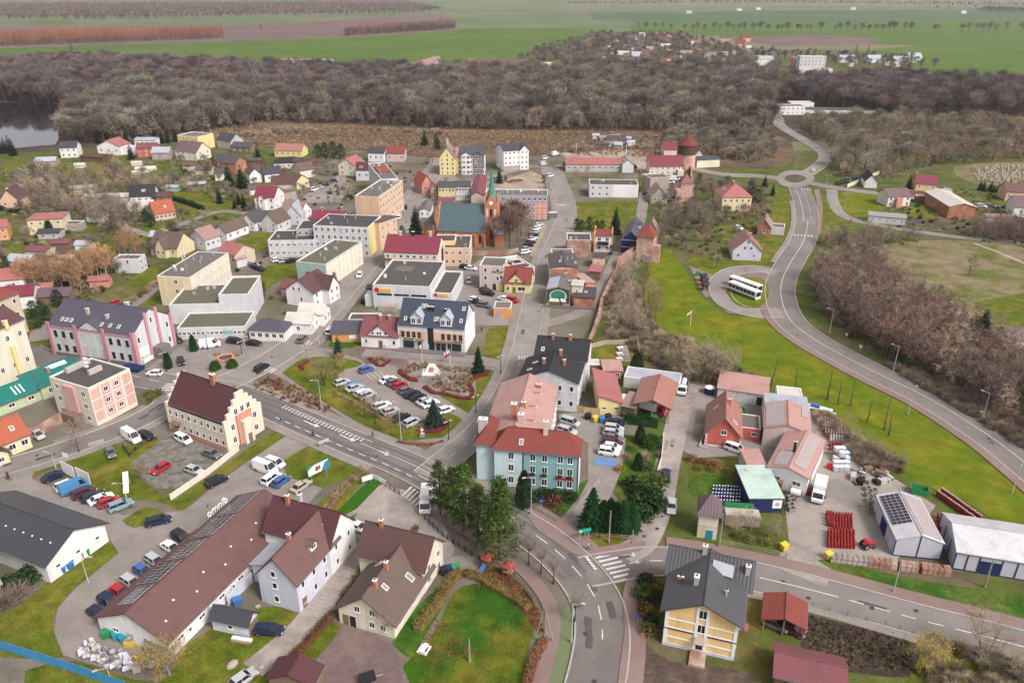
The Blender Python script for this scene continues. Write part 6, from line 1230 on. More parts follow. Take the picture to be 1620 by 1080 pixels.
mass('larch_plantation','brown larch plantation next to the long green field',[(545,58),(720,46),(720,41),(600,47),(548,53)],700,[m[0] for m in BT['larch']]+wm('purple'),5,.7,.9,False)
mass('far_forest','far forest belt along the top left horizon',[(-60,33),(150,34),(420,28),(640,24),(700,18),(640,6),(-60,9)],4500,wm('dark','purple')+[m[0] for m in BT['larch']],6,.85,1.15,False)
mass('far_forest','thin far tree belts along the top right horizon',[(900,9),(1200,7),(1640,12),(1640,8),(1200,4),(900,6)],350,wm('dark','purple'),7,.8,1.1,False)
mass('far_forest','dark copse on the far fields at the top right',[(1545,20),(1640,22),(1640,18),(1560,16)],160,wm('purple','dark'),8,.8,1.1,False)
mass('village_trees','bare trees scattered through the far village',[(820,96),(880,76),(940,58),(1080,60),(1190,90),(1250,112),(1240,124),(800,124)],1150,wm('dark','tan','purple','olive'),9,.4,.95)
mass('undergrowth','brown undergrowth along the front of the great wood',[(104,230),(200,224),(330,210),(430,195),(560,198),(700,205),(860,207),(1060,209),(1215,219),(1215,210),(1060,201),(860,199),(700,197),(560,190),(430,186),(330,200),(200,214),(110,220)],700,[m[0] for m in BT['t_purple']+BT['t_tan']]+joined([SH['brown'],SH['red']]),58,.4,1.2,False)
mass('village_trees','bare trees scattered round the far allotments',[(1190,84),(1330,90),(1460,98),(1440,112),(1200,104)],170,wm('dark','tan','purple'),10,.4,.75)
mass('scrub','brown scrub along the edge of the marsh',[(330,222),(440,205),(700,208),(700,214),(560,206),(430,214)],160,joined([SH['brown'],SH['red'],SH['tan']]),11,.7,1.5,False)
mass('reeds','brown reeds and sedge tufts of the marsh',[(330,208),(430,196),(700,208),(1060,210),(1230,218),(1230,256),(900,244),(700,246),(430,230),(310,224)],3000,SH['reed'],12,.8,1.6,False)
mass('scrub','thicket round the far road north of the roundabout',[(1050,210),(1220,212),(1228,250),(1200,262),(1120,248),(1060,240)],480,wm('tan','dark')[:3]+joined([SH['tan'],SH['brown']]),13,.35,.6,False)
mass('scrub','pale brush between the far road and the cemetery',[(1262,196),(1400,192),(1560,196),(1650,210),(1650,250),(1480,262),(1400,285),(1330,280),(1310,262),(1312,236)],1500,[m[0] for m in BT['t_tan']+BT['t_olive']*2+BT['t_red']]+wm('tan','olive')[:3]+joined([SH['tan'],SH['red'],SH['olive'],SH['tan']]),14,.4,.85,False)
mass('scrub','brown thicket on the bank beside the curving bypass',[(1292,440),(1330,425),(1385,430),(1405,460),(1470,500),(1520,530),(1560,555),(1660,610),(1660,720),(1560,652),(1440,588),(1370,548),(1318,515),(1288,480)],760,joined([SH['brown'],SH['red'],SH['brown']])+[m[0] for m in BT['t_purple']*2+BT['t_red']*2+BT['t_tan']],15,.5,1.1,False)
mass('scrub','rusty undergrowth beside the lower end of the bypass',[(1400,575),(1500,612),(1660,690),(1660,735),(1560,672),(1440,602)],330,joined([SH['red'],SH['brown'],SH['tan']]),16,.5,1.,False)
mass('scrub','tangled undergrowth below the town wall',[(955,470),(985,440),(1005,450),(1035,520),(1130,560),(1200,600),(1150,605),(1060,600),(1010,560),(960,530)],230,joined([SH['brown'],SH['tan'],SH['red']]),17,.5,1.2,False)
mass('scrub','brushwood strip along the works yard fence',[(1285,655),(1310,660),(1360,700),(1430,735),(1420,752),(1370,742),(1320,700)],150,joined([SH['tan'],SH['brown']]),18,.5,1.,False)
mass('scrub','brown brush over the lakeside gardens',[(60,268),(180,258),(240,286),(320,300),(300,318),(220,310),(130,312),(40,320),(20,300),(40,275)],380,[m[0] for m in BT['t_tan']+BT['t_red']+BT['t_tan']]+joined([SH['tan'],SH['brown']]),19,.3,.7,False)
mass('scrub','bare hedges and brush between the left garden houses',[(40,318),(170,320),(235,345),(200,378),(120,345),(40,342)],220,[m[0] for m in BT['t_tan']+BT['t_purple']]+joined([SH['brown'],SH['tan']]),20,.35,.75,False)
mass('scrub','garden brush on the plots at the far left',[(-20,390),(60,384),(180,470),(140,480),(60,450),(-20,470)],240,joined([SH['brown'],SH['olive'],SH['tan'],SH['green']]),21,.5,1.2,False)
mass('scrub','pale dry scrub beside the library',[(140,474),(235,445),(250,452),(205,484)],120,joined([SH['tan'],SH['red'],SH['olive']]),22,.4,.9,False)
mass('scrub','brush and weeds around the building site',[(840,236),(1020,214),(1050,236),(1000,236),(900,242)],200,joined([SH['brown'],SH['tan']]),23,.5,1.3,False)
mass('scrub','weeds and brush in the bottom right garden',[(1470,1010),(1560,1030),(1660,1060),(1660,1110),(1460,1110)],120,joined([SH['tan'],SH['olive'],SH['brown']]),24,.4,.8,False)
mass('scrub','brush around the cemetery edge and bypass houses',[(1530,372),(1580,362),(1660,365),(1660,392),(1560,385)],150,[m[0] for m in BT['t_purple']+BT['t_red']]+SH['brown'],25,.35,.8,False)
mass('scrub','thin brush between the ruin and the dry meadow',[(1290,385),(1330,372),(1420,378),(1470,380),(1400,392),(1330,400)],110,[m[0] for m in BT['t_purple']+BT['t_tan']]+SH['brown'],57,.3,.7,False)
mass('fallen_leaves','fallen russet leaves in the corner of the big lawn',[(655,1050),(668,1010),(690,980),(716,990),(740,1030),(705,1050)],170,[shrub(130,.5,.05,'leaf_rust',16,.2,'leaf','leaf_brown')],29,.5,1.2)
mass('fallen_leaves','fallen leaves and garden litter under the trees',[(735,905),(800,900),(850,960),(860,1010),(840,985),(800,930)],260,[shrub(120,.5,.12,'leaf_rust',40,.22,'leaf','leaf_brown')],26,.6,1.4,False)
mass('fallen_leaves','weeds and clods on the dug garden bed',[(1278,972),(1335,988),(1438,1005),(1450,1066),(1282,1044)],420,[shrub(124,.3,.2,'leaf_olive',14,.22,'leaf','reed'),shrub(125,.3,.15,'soil_garden',12,.3,'leaf')],28,.5,1.2,False)
def free(q,m=.8):
    for root,x0,y0,x1,y1 in FOOT:
        a=-root.rotation_euler[2]; dx,dy=q[0]-root.location[0],q[1]-root.location[1]; u,v=dx*cos(a)-dy*sin(a),dx*sin(a)+dy*cos(a)
        if x0-m<u<x1+m and y0-m<v<y1+m:return False
    return all((p.x-q[0])**2+(p.y-q[1])**2>w for L,w in ((R_b,60),(R_d,45),(R_c,36),(R_e,50),(R_main,45)) for p in L[::2])
def gardens(label,poly,n,meshes,seed,smin,smax):stuff('garden_plants',label,[q for q in sprinkle(poly,n,seed) if free(q) and not any(inside(q,w) for w in LAWNS)],meshes,smin,smax,seed)
small=[m[0] for k in ('tan','dark','olive','red') for m in [BT['w_'+k][0]]]
gardens('bare fruit trees, bushes and hedges between the left garden houses',[(-60,262),(60,262),(280,256),(420,262),(540,262),(560,290),(470,345),(420,355),(300,400),(230,440),(120,480),(-60,500)],560,joined([SH['tan'],SH['brown'],SH['olive'],SH['tan'],SH['lime'],SH['reed'],SH['red']]),51,.35,1.)
gardens('bare garden trees between the left garden houses',[(-60,270),(60,270),(280,262),(420,262),(540,262),(470,330),(300,390),(230,430),(120,470),(-60,490)],260,small,52,.22,.5)
gardens('bushes and weeds in the yards of the town',[(560,260),(690,255),(690,300),(560,400),(470,470),(400,480),(300,470),(330,400),(480,340)],160,joined([SH['tan'],SH['olive'],SH['green'],SH['lime']]),53,.35,.8)
gardens('bushes round the houses below the roundabout',[(1100,300),(1210,300),(1220,340),(1205,400),(1130,415),(1060,390),(1030,340)],260,joined([SH['tan'],SH['brown'],SH['olive'],SH['tan'],SH['lime'],SH['red']]),54,.35,.95)
gardens('bare trees round the houses below the roundabout',[(1100,290),(1200,300),(1205,350),(1140,360),(1080,395),(1030,340)],60,small,55,.3,.55)
gardens('bushes between the houses at the right edge',[(1390,300),(1640,300),(1640,380),(1400,362)],150,joined([SH['tan'],SH['brown'],SH['olive'],SH['green']]),56,.4,1.)
# --- single trees of the wood edges
def row(kind,spots,hmin,hmax,label,group,**k):
    for px,py in spots:tree(kind,px,py,RT.uniform(hmin,hmax),label,group,**k)
def along(pts,n,jit=2,seed=1):
    r=random.Random(seed); L=[Vector((p[0],p[1],0)) for p in pts]; out=[]
    for i in range(n):
        t=(i+r.uniform(.2,.8))/n*(len(L)-1); j=min(int(t),len(L)-2); p=L[j].lerp(L[j+1],t-j); out.append((p.x+r.uniform(-jit,jit),p.y+r.uniform(-jit,jit)*.5))
    return out
row('w_purple',along([(-30,160),(40,161),(96,163)],12,3,9),22,27,'tall dark bare tree on the far lake shore','far lake shore trees',name='shore_tree')
row('w_tan',along([(104,228),(130,231),(200,222),(250,214)],11,3),15,21,'pale bare tree in the front row of the wood by the lake','front trees of the lake wood')
row('w_dark',along([(250,214),(330,208),(430,192),(560,195),(700,203)],20,3),14,20,'bare tree at the marsh edge of the great wood','marsh edge trees')
row('w_tan',along([(700,203),(860,206),(1060,207),(1215,217)],22,4),13,20,'bare tree in the front row of the wood behind the town','front trees of the town wood')
row('w_dark',[(x+RT.uniform(-3,3),51.5+(x-1080)*.002) for x in (1084,1094,1102,1112,1130,1140,1152,1158,1170,1178,1192,1202,1215,1227,1238,1248,1258,1264,1273,1282,1295,1318,1330,1338,1350,1362,1374,1386,1396,1408,1416,1430,1441,1475,1486,1518,1530,1541,1550,1562,1574,1594,1614)],17,25,'avenue tree lining the far field road','avenue trees along the far road',name='avenue_tree')
row('w_dark',[(1010,47),(1022,48),(1036,49),(1048,50),(1062,50)],16,22,'roadside tree at the village end of the far avenue','village end of the avenue')
row('sprucemid',[(1352,96),(1371,95),(1437,112)],16,22,'dark conifer among the far allotments','conifers in the far allotments'); row('sprucemid',[(1063,112),(1170,70),(115,86),(452,133),(507,132),(1254,135)],14,18,'dark conifer standing in the bare woods','conifers in the woods'); row('yellow',[(902,138),(1045,138),(625,140)],16,19,'yellowed tree among the bare woods','yellow trees in the woods',name='autumn_tree')
row('w_dark',[(1456,112),(1476,113)],14,18,'round bare tree at the edge of the big green field','pair of field edge trees'); row('w_dark',[(1482,18),(1500,19),(1542,16)],16,22,'bare tree on the farthest right fields','trees on the farthest fields'); row('w_dark',[(414,52)],18,19,'lone bare tree in the ploughed field',None)
# left gardens
row('birch',along([(36,458),(70,452),(120,455),(150,440),(178,432)],38,8,3),9.5,12.5,'slim birch with orange twigs and white trunk in the garden grove','birches of the garden grove'); row('yellow',[(172,428),(186,432)],8.5,10.5,'golden birch at the right end of the grove','golden birches'); row('birch',[(190,402),(200,405),(208,402),(216,404)],9,11,'tan birch in the small clump behind the white cube house','small birch clump'); tree('yellow',222,405,9,'golden yellow birch right of the small birch clump')
tree('old',178,372,16,'old spreading bare tree with dark limbs in the left gardens'); tree('yellow',129,462,7,'yellow larch bush beside the timber shed',name='autumn_tree'); tree('yellow',371,462,6.5,'orange autumn tree beside the yellow block',name='autumn_tree')
for px,py,h,lb in ((363,296,12,'tall dark fir left of the pair near the brick houses'),(383,298,11.5,'tall dark fir right of the pair near the brick houses'),(208,252,9,'dark fir between the white and the red lakeside house'),(348,322,7,'dark fir at the corner of the big lawn'),(387,333,7.5,'dark fir left of the red-roofed house'),(378,324,6,'smaller dark fir near the red-roofed house'),(372,331,5,'smallest dark fir near the red-roofed house'),(409,256,10,'fir standing beside the grey marsh house'),(334,232,9,'fir behind the yellow ended block')):tree('spruce',px,py,h,lb)
row('spruce',[(2,243),(9,241),(17,242),(22,246)],8,11,'dark fir at the lake corner','firs at the lake corner'); row('spruce',[(156,227),(170,224),(222,218),(247,225),(257,227),(266,226),(278,224),(200,226)],7,10,'dark fir along the marsh edge of the gardens','garden firs along the marsh'); row('pine',[(515,252),(528,250),(540,252),(505,256)],9,11,'dark pine clump by the pink roofed house','pines near the marsh'); row('spruce',[(672,231),(691,238)],10,13,'tall dark fir at the end of the shopping street','firs at the street end')
row('pine',[(232,352),(240,360),(296,286)],6,7,'round dark evergreen by the orange roofed bungalow','evergreens near the bungalow'); row('thuja_dark',[(78,372),(82,373)],6,7,'dark conical thuja in front of the yellow cube house','thujas at the cube house')
row('pine',[(68,500),(78,512),(55,503),(94,486),(60,520)],4.5,6.5,'dark evergreen in the garden left of the library','evergreens left of the library'); row('pine',[(8,440),(12,425),(95,440),(108,442)],4,6,'dark evergreen bush in the left plots','evergreens in the left plots'); row('pine',[(404,470),(412,474),(398,478)],7,8.5,'dense dark evergreen at the back of the culture centre','evergreens behind the culture centre')
row('pine',[(534,432),(540,424),(548,418),(556,412),(562,404)],5.5,8,'dark street evergreen beside the mint block','street evergreens by the mint block'); tree('spruce',658,372,12,'dark spruce between the street and the church'); row('pine',[(528,450),(636,374)],4,5,'low evergreen bush on the shopping street','low street evergreens'); tree('multi',549,318,9.5,'autumn tree with reddish twigs by the street car park'); row('red',[(678,262),(684,258)],10,12,'reddish bare tree at the top of the shopping street','reddish trees at the street top'); bush('green',553,316,1.5,'dark round bush under the autumn tree'); row('dark',[(520,326),(530,324)],4,5,'bare grey bush tree at the car park edge','car park edge trees')
row('dark',along([(60,330),(140,345),(170,320),(120,300)],14,10,7),6,9,'bare brown tree in the brush left of the old tree','trees in the left brush'); row('tan',[(250,325),(340,320),(330,345),(285,362),(262,372),(380,345)],4,6,'small bare fruit tree on the garden lawns','fruit trees on the garden lawns'); row('tan',[(155,305),(190,296),(230,300),(270,292),(310,288),(110,292)],5,7,'bare garden tree in the lakeside brush','lakeside brush trees')
# town trees
row('w_red',[(782,392),(793,386),(806,392),(818,384),(800,372),(812,366),(790,374),(824,374),(772,380)],12,15.5,'tall bare lime tree in the churchyard','bare limes of the churchyard'); row('dark',[(842,372),(836,384),(832,394)],8,10,'darker bare tree along the lay-by','lay-by trees'); tree('spruce',790,290,8,'green spruce on the market square'); row('pine',[(718,300),(860,290),(800,288),(780,294)],3,4.5,'low evergreen on the market square','market square evergreens')
tree('spruce',973,370,11,'tall slim dark spruce at the lower edge of the lawn'); row('pine',[(920,366),(932,364),(944,366),(952,365),(912,364),(962,392),(966,404)],4,6,'dark pine in the row below the lawn','pines below the lawn'); row('yellow',[(928,282),(910,290)],7,9,'yellowing tree beside the long workshop','yellowing trees by the workshop',name='autumn_tree'); row('tan',[(845,276),(852,288),(868,300),(915,300),(962,305)],6,8,'pale bare tree near the market corner','pale trees near the market corner')
tree('multi',512,610,9,'multi-stemmed tan tree on the car park island'); tree('tan',487,572,6,'small bare tree at the corner of the car park island'); tree('nearyellow',538,584,5,'yellow leaved bush tree on the car park island'); row('bud',[(577,661),(594,670),(619,688)],6.5,8,'gnarled bare tree in the row beside the car park','row of gnarled car park trees'); tree('sparse',536,566,6.5,'sparse dark spruce in front of the orange annex'); tree('spruce',757,590,7.5,'dense dark spruce on the flower square'); tree('bluespruce',687,674,6.8,'broad blue-green spruce at the lower car park end'); tree('dark',697,612,7,'thin bare tree in the flower bed'); tree('tan',612,568,4.5,'small bare tree in the triangular bed')
for px,py,lb in ((341,585,'clipped round tree left of the flower ring'),(368,582,'clipped round tree right of the flower ring')):tree('round',px,py,2.8,lb)
tree('thuja',307,555,5,'slim green thuja by the culture centre'); tree('thuja',267,582,5,'slim green thuja beside the library porch'); tree('dark',126,716,8.5,'bare street tree on the corner of the side street'); tree('nearyellow',226,757,4.5,'yellowish bare bush at the gravel yard')
# castle and right side
row('dark',along([(1030,400),(1050,370),(1070,350),(1090,345),(1110,360),(1120,380)],22,8,5),7,10,'bare tree in the thicket between the gate tower and the pink-roofed house','thicket by the gate tower'); row('tan',along([(985,440),(1000,470),(985,500),(1010,520),(960,530)],14,8,6),7,10,'bare tree below the town wall','bare trees below the town wall'); row('red',along([(1015,450),(1035,490),(1030,520)],8,6,8),7,9,'reddish bare tree on the castle bank','reddish trees on the castle bank')
row('t_tan',along([(978,445),(990,470),(980,500),(1000,525),(1030,540)],9,7,16),7,9.5,'tan bare tree crowding the foot of the town wall','tan trees at the town wall'); row('t_purple',along([(1040,400),(1040,395),(1065,365),(1090,350),(1118,372)],8,8,17),7,10,'brown bare tree crowding the slope by the gate tower','brown trees by the gate tower'); row('t_olive',along([(1055,575),(1085,600),(1150,600)],7,6,18),7,10,'olive bare tree below the castle slope','olive trees below the castle slope')
tree('multi',1115,605,13,'wide multi-stemmed bare tree at the foot of the castle slope',width=1.25); row('tan',[(1075,580),(1092,600),(1140,600),(1160,590)],8,10,'pale bare tree beside the wide multi-stemmed one','trees at the foot of the castle slope'); tree('multi',1002,432,8,'spreading olive-twigged tree at the tower foot'); tree('dark',1133,425,7,'bare tree on the grass by the bus loop'); row('red',[(1176,352),(1184,350),(1170,356)],7,8,'dark red bare tree in front of the cream villa','dark red trees at the villa'); row('dark',[(1125,310),(1112,300),(1120,330),(1100,325),(1130,345),(1145,350),(1108,345)],6,9,'bare tree on the slope below the wall tower','trees below the wall tower')
for px,py,h,lb in ((1209,297,6.5,'dark spruce nearest the roundabout'),(1222,309,5.5,'rounder dark spruce on the bypass verge')):tree('spruce',px,py,h,lb)
row('pine',[(1198,322),(1190,318),(1188,300),(1105,292)],5,7,'dark evergreen near the cream villa','evergreens at the villa'); tree('spruce',1545,557,12.5,'big dark spruce on the right bank',width=1.2); tree('yellow',1490,524,8.5,'orange autumn tree left of the big spruce',name='autumn_tree'); bush('lime',1433,577,1.2,'bright green bush on the bypass verge'); tree('dark',1532,436,8.5,'lone bare tree in the dry meadow'); row('snag',[(1220,612),(1257,620),(1308,632),(1325,640),(1345,642),(1372,668),(1398,680),(1405,690)],6,9,'topped bare trunk behind the works yard','topped trunks behind the works yard'); row('tan',[(1330,690),(1350,705),(1375,715),(1405,735),(1425,740),(1390,725),(1340,680)],4,6,'grey bare bush tree on the yard bank','bush trees on the yard bank')
row('dark',along([(1310,462),(1335,470),(1360,485),(1400,510),(1450,540),(1500,570),(1600,640)],26,14,9),7,10.5,'bare dark tree standing out of the bypass thicket','trees of the bypass thicket'); row('olive',[(1420,470),(1435,480),(1450,490),(1428,492),(1462,500)],7,9,'olive-green twigged tree above the thicket','olive twigged trees'); row('tan',[(1380,270),(1372,260),(1352,285),(1332,280),(1405,290),(1430,290)],6,9,'pale yellowish tree beside the roundabout','pale trees beside the roundabout'); tree('spruce',1436,305,9,'dark evergreen left of the pale yellow house'); row('red',along([(1430,270),(1520,255),(1620,258)],10,6,3),9,13,'tall bare tree around the cemetery','tall cemetery trees'); row('spruce',along([(1545,300),(1575,306),(1610,300)],8,3),4,6,'dark conifer in the cemetery hedge','cemetery conifers')
row('tan',[(1180,440),(1195,408),(1170,405)],4,5,'young thin tree on the bus loop verge','young verge trees')
# near trees
for px,py,h,w,k,lb in ((697,816,12.5,.8,'leafy','slim green poplar at the left end of the green clump'),(718,831,13,.9,'leafy','green poplar second from the left in the clump'),(734,842,15,1,'leafy','tall green poplar in the middle of the clump'),(757,858,12.5,1.,'leafy','shorter green tree inside the clump'),(790,884,17,1.05,'leafy_big','largest green tree at the road bend with drooping branches')):tree(k,px,py,h,lb,width=w)
for px,py,lb in ((836,893,'pollarded street tree nearest the green clump'),(856,907,'pollarded street tree second from the green clump'),(876,923,'pollarded street tree with red twigs at the bend'),(909,985,'bare street tree beside the lamp at the bottom road')):tree('pollard',px,py,6.6,lb)
tree('near',611,1004,5.5,'bare climbing tree in front of the cream villa'); tree('nearyellow',272,1066,8,'wide yellowish bare tree at the end of the long hall',width=1.3); tree('nearyellow',1469,1064,8.5,'yellowish bare tree beside the lower road'); tree('near',1555,1046,9,'wide bare tree right of the yellowish one',width=1.25); tree('near',1610,1075,7,'bare tree at the bottom right corner'); row('near',[(1165,842),(1190,838),(1215,850),(1232,848)],4,5.5,'small bare tree by the tower lawn','small trees by the tower lawn'); tree('nearyellow',1176,770,4.5,'yellow-green bush tree beside the white minibus'); tree('near',1103,690,4,'thin bare tree on the red house verge')
tree('thuja_dark',829,800,8.3,'tall dark column conifer by the pale blue townhouse'); tree('spruce_near',936,836,9,'bushy green spruce at the front garden corner'); row('thuja',[(953,838),(964,838),(974,840)],6.5,7.5,'tall green thuja behind the corner spruce','thujas behind the corner spruce'); row('spruce_near',[(986,838),(1000,836)],6,8,'dark conifer on the garden front','dark garden front conifers'); tree('thuja_dark',1007,589,6,'single green column conifer by the round lawn',width=1.5)
for px,py,h,k,lb in ((1012,700,4.6,'thuja_dark','cone shaped clipped yew beside the thuja hedge'),(1009,740,3.8,'thuja_dark','cone clipped yew with flared foot'),(1008,742,1.4,'round_dark','low clipped skirt round the flared yew'),(1030,706,3.2,'round','loose green bush by the lane fence')):tree(k,px,py,h,lb,width=1.3 if h>2 else 1.6)
for i,(px,py) in enumerate(((1008,785),(1022,778),(1035,790),(1005,805),(1025,805),(1040,770),(1018,820),(1000,770),(1038,808))):bush(('green','lime','green','green')[i%4],px,py,RT.uniform(1.5,2.2),'dense evergreen bush in the garden along the lane','garden bushes along the lane')
for i,(px,py) in enumerate(((1000,712),(1018,730),(990,725),(980,745),(1040,722),(1025,742))):bush(('olive','tan','red','yellow','olive','lime')[i],px,py,RT.uniform(.7,1.1),('olive shrub near the clipped yews','dry tan shrub near the clipped yews','reddish twig shrub on the garden lawn','yellow shrub at the garden lawn edge','olive shrub by the lane fence','light green shrub below the clipped yew')[i])
bush('crimson',876,800,1.1,'crimson maple bush in front of the pale blue townhouse'); [bush('green',px,py,1.4,'dark evergreen shrub under the townhouse windows','shrubs under the townhouse windows') for px,py in ((858,786),(868,788),(880,790),(892,791),(902,790),(850,792))]
for i,(px,py) in enumerate(((1022,925),(1032,930),(1020,945),(1034,950),(1022,970),(1030,985),(1040,935),(1024,1000))):bush(('green','olive','lime','green','yellow','green','olive','olive')[i],px,py,RT.uniform(1.,1.5),'garden bush left of the yellow house','bushes left of the yellow house')
for i,(px,py) in enumerate(((20,930),(45,920),(65,905),(75,895),(10,960),(30,945))):bush(('green','green','lime','green','brown','brown')[i],px,py,1.8,'dense bush beside the cement roofed barn','bushes beside the barn')
[bush('crimson',x,y,.8,'low russet shrub along the garden fence','russet garden shrubs') for x,y in ((1095,730),(1110,735),(1130,738))]; [bush('olive',x,y,.8,'leafy shrub in the bed behind the tower lawn','shrubs behind the tower lawn') for x,y in ((1105,742),(1150,748),(1168,752),(1125,745),(1165,850),(1185,856),(1210,860))]
[bush('olive',x,y,1.,'green shrub on the street corner','corner shrubs') for x,y in ((236,625),(245,628),(252,625),(240,632))]; [bush('crimson',x,y,.55,'dark red shrub by the white gabled house','dark red shrubs') for x,y in ((452,497),(460,505),(425,507))]
# hedges
hedge([(574,902),(560,925),(536,962)],1.1,1.3,'leaf_brown','brown beech hedge between the slab path and the cream villa',m2='leaf_olive'); hedge([(530,972),(500,1005),(456,1054),(440,1075)],1.2,1.5,'leaf_rust','rust brown hedge along the red-brown driveway',m2='leaf_olive'); hedge([(728,908),(712,925),(695,955),(675,980),(660,1000)],1.7,1.7,'leaf_brown','yellow-brown hedge on the left side of the big lawn',70,m2='leaf_olive'); hedge([(735,908),(760,918),(790,935),(815,950),(835,965)],1.6,1.5,'leaf_brown','red-brown hedge at the top of the big lawn',70,m2='leaf_olive'); hedge([(862,1015),(848,1040),(838,1070),(832,1095)],1.6,1.3,'leaf_rust','rusty hedge on the right side of the big lawn',70,m2='leaf_brown')
hedge([(986,668),(1005,671),(1040,676)],1.5,2.6,'needle_green','tall green thuja hedge in front of the parked trucks',110,m2='leaf_dark'); hedge([(247,308),(268,314),(292,322),(305,326),(322,333)],2.4,2.2,'leaf_dark','dark green hedge curving round the garden lawn',40,.4); hedge([(0,332),(18,336),(33,337)],2,1.8,'leaf_dark','green hedge below the peach house',40,.4); hedge([(170,268),(195,264)],3,2,'leaf_dark','broad green hedge by the lakeside barn',40,.4)
hedge([(583,568),(598,579),(606,580),(617,571)],.9,.6,'leaf_crimson','red barberry edging of the triangular bed',60,.24,m2='leaf_rust'); hedge([(633,586),(633,591),(650,602),(661,603)],1.2,.7,'leaf_crimson','red barberry edging at the monument bed',60,.24,m2='leaf_rust'); hedge([(671,613),(685,622),(705,624),(728,630),(745,631),(748,625)],1.2,.7,'leaf_crimson','red barberry edging along the lower monument bed',60,.24,m2='leaf_rust'); hedge([(748,622),(742,610),(748,601),(758,596),(770,593),(772,588)],1.2,.7,'leaf_crimson','curved red barberry edging round the dark spruce',60,.24,m2='leaf_rust'); hedge([(661,680),(672,684),(690,684),(703,678),(710,668)],1.2,.6,'leaf_crimson','red barberry edging under the blue-green spruce',60,.24,m2='leaf_rust'); hedge([(628,700),(650,704),(680,704),(702,699)],.8,.5,'leaf_rust','narrow rusty planting at the street corner',50,.24,m2='leaf_crimson')
hedge([(480,586),(474,580),(490,572)],.9,.6,'leaf_crimson','red barberry patch at the island tip',60,.24); hedge([(640,862),(650,852),(660,836)],1.,1.1,'leaf_brown','thin brown hedge by the white lorry',60,.24)
for q in sprinkle([(398,612),(430,596),(480,618),(524,648),(514,655),(445,632)],90,3):p=x_of(q); bush('rust' if RT.random()<.65 else 'reed',*p,RT.uniform(.8,1.4),'rusty clump in the roadside planting strip','clumps of the roadside planting strip','flower_clump','plant')
for q in sprinkle([(640,585),(655,575),(690,578),(640,592)],22,5)+sprinkle([(680,612),(712,596),(742,592),(746,605),(738,622),(700,618)],60,6)+sprinkle([(662,676),(690,680),(705,668),(700,660)],20,7)+sprinkle([(588,568),(612,568),(603,576)],14,8)+sprinkle([(680,580),(750,582),(748,590),(690,588)],22,9):p=x_of(q); bush(RT.choice(['reed','reed','rust']),*p,RT.uniform(.7,1.2),'tan ornamental grass in the beds of the square','ornamental grasses of the square','ornamental_grass','plant')
for i in range(15):t=i/14; bush('reed',517+(572-517)*t,805+(745-805)*t,1.5,'feathery pampas clump in the row beside the bright lawn','row of pampas clumps','pampas_grass','plant')
for i in range(26):t=i/25; bush('reed',530+80*t,622+45*t,.8,'dry grass clump edging the car park','grass clumps edging the car park','ornamental_grass','plant')
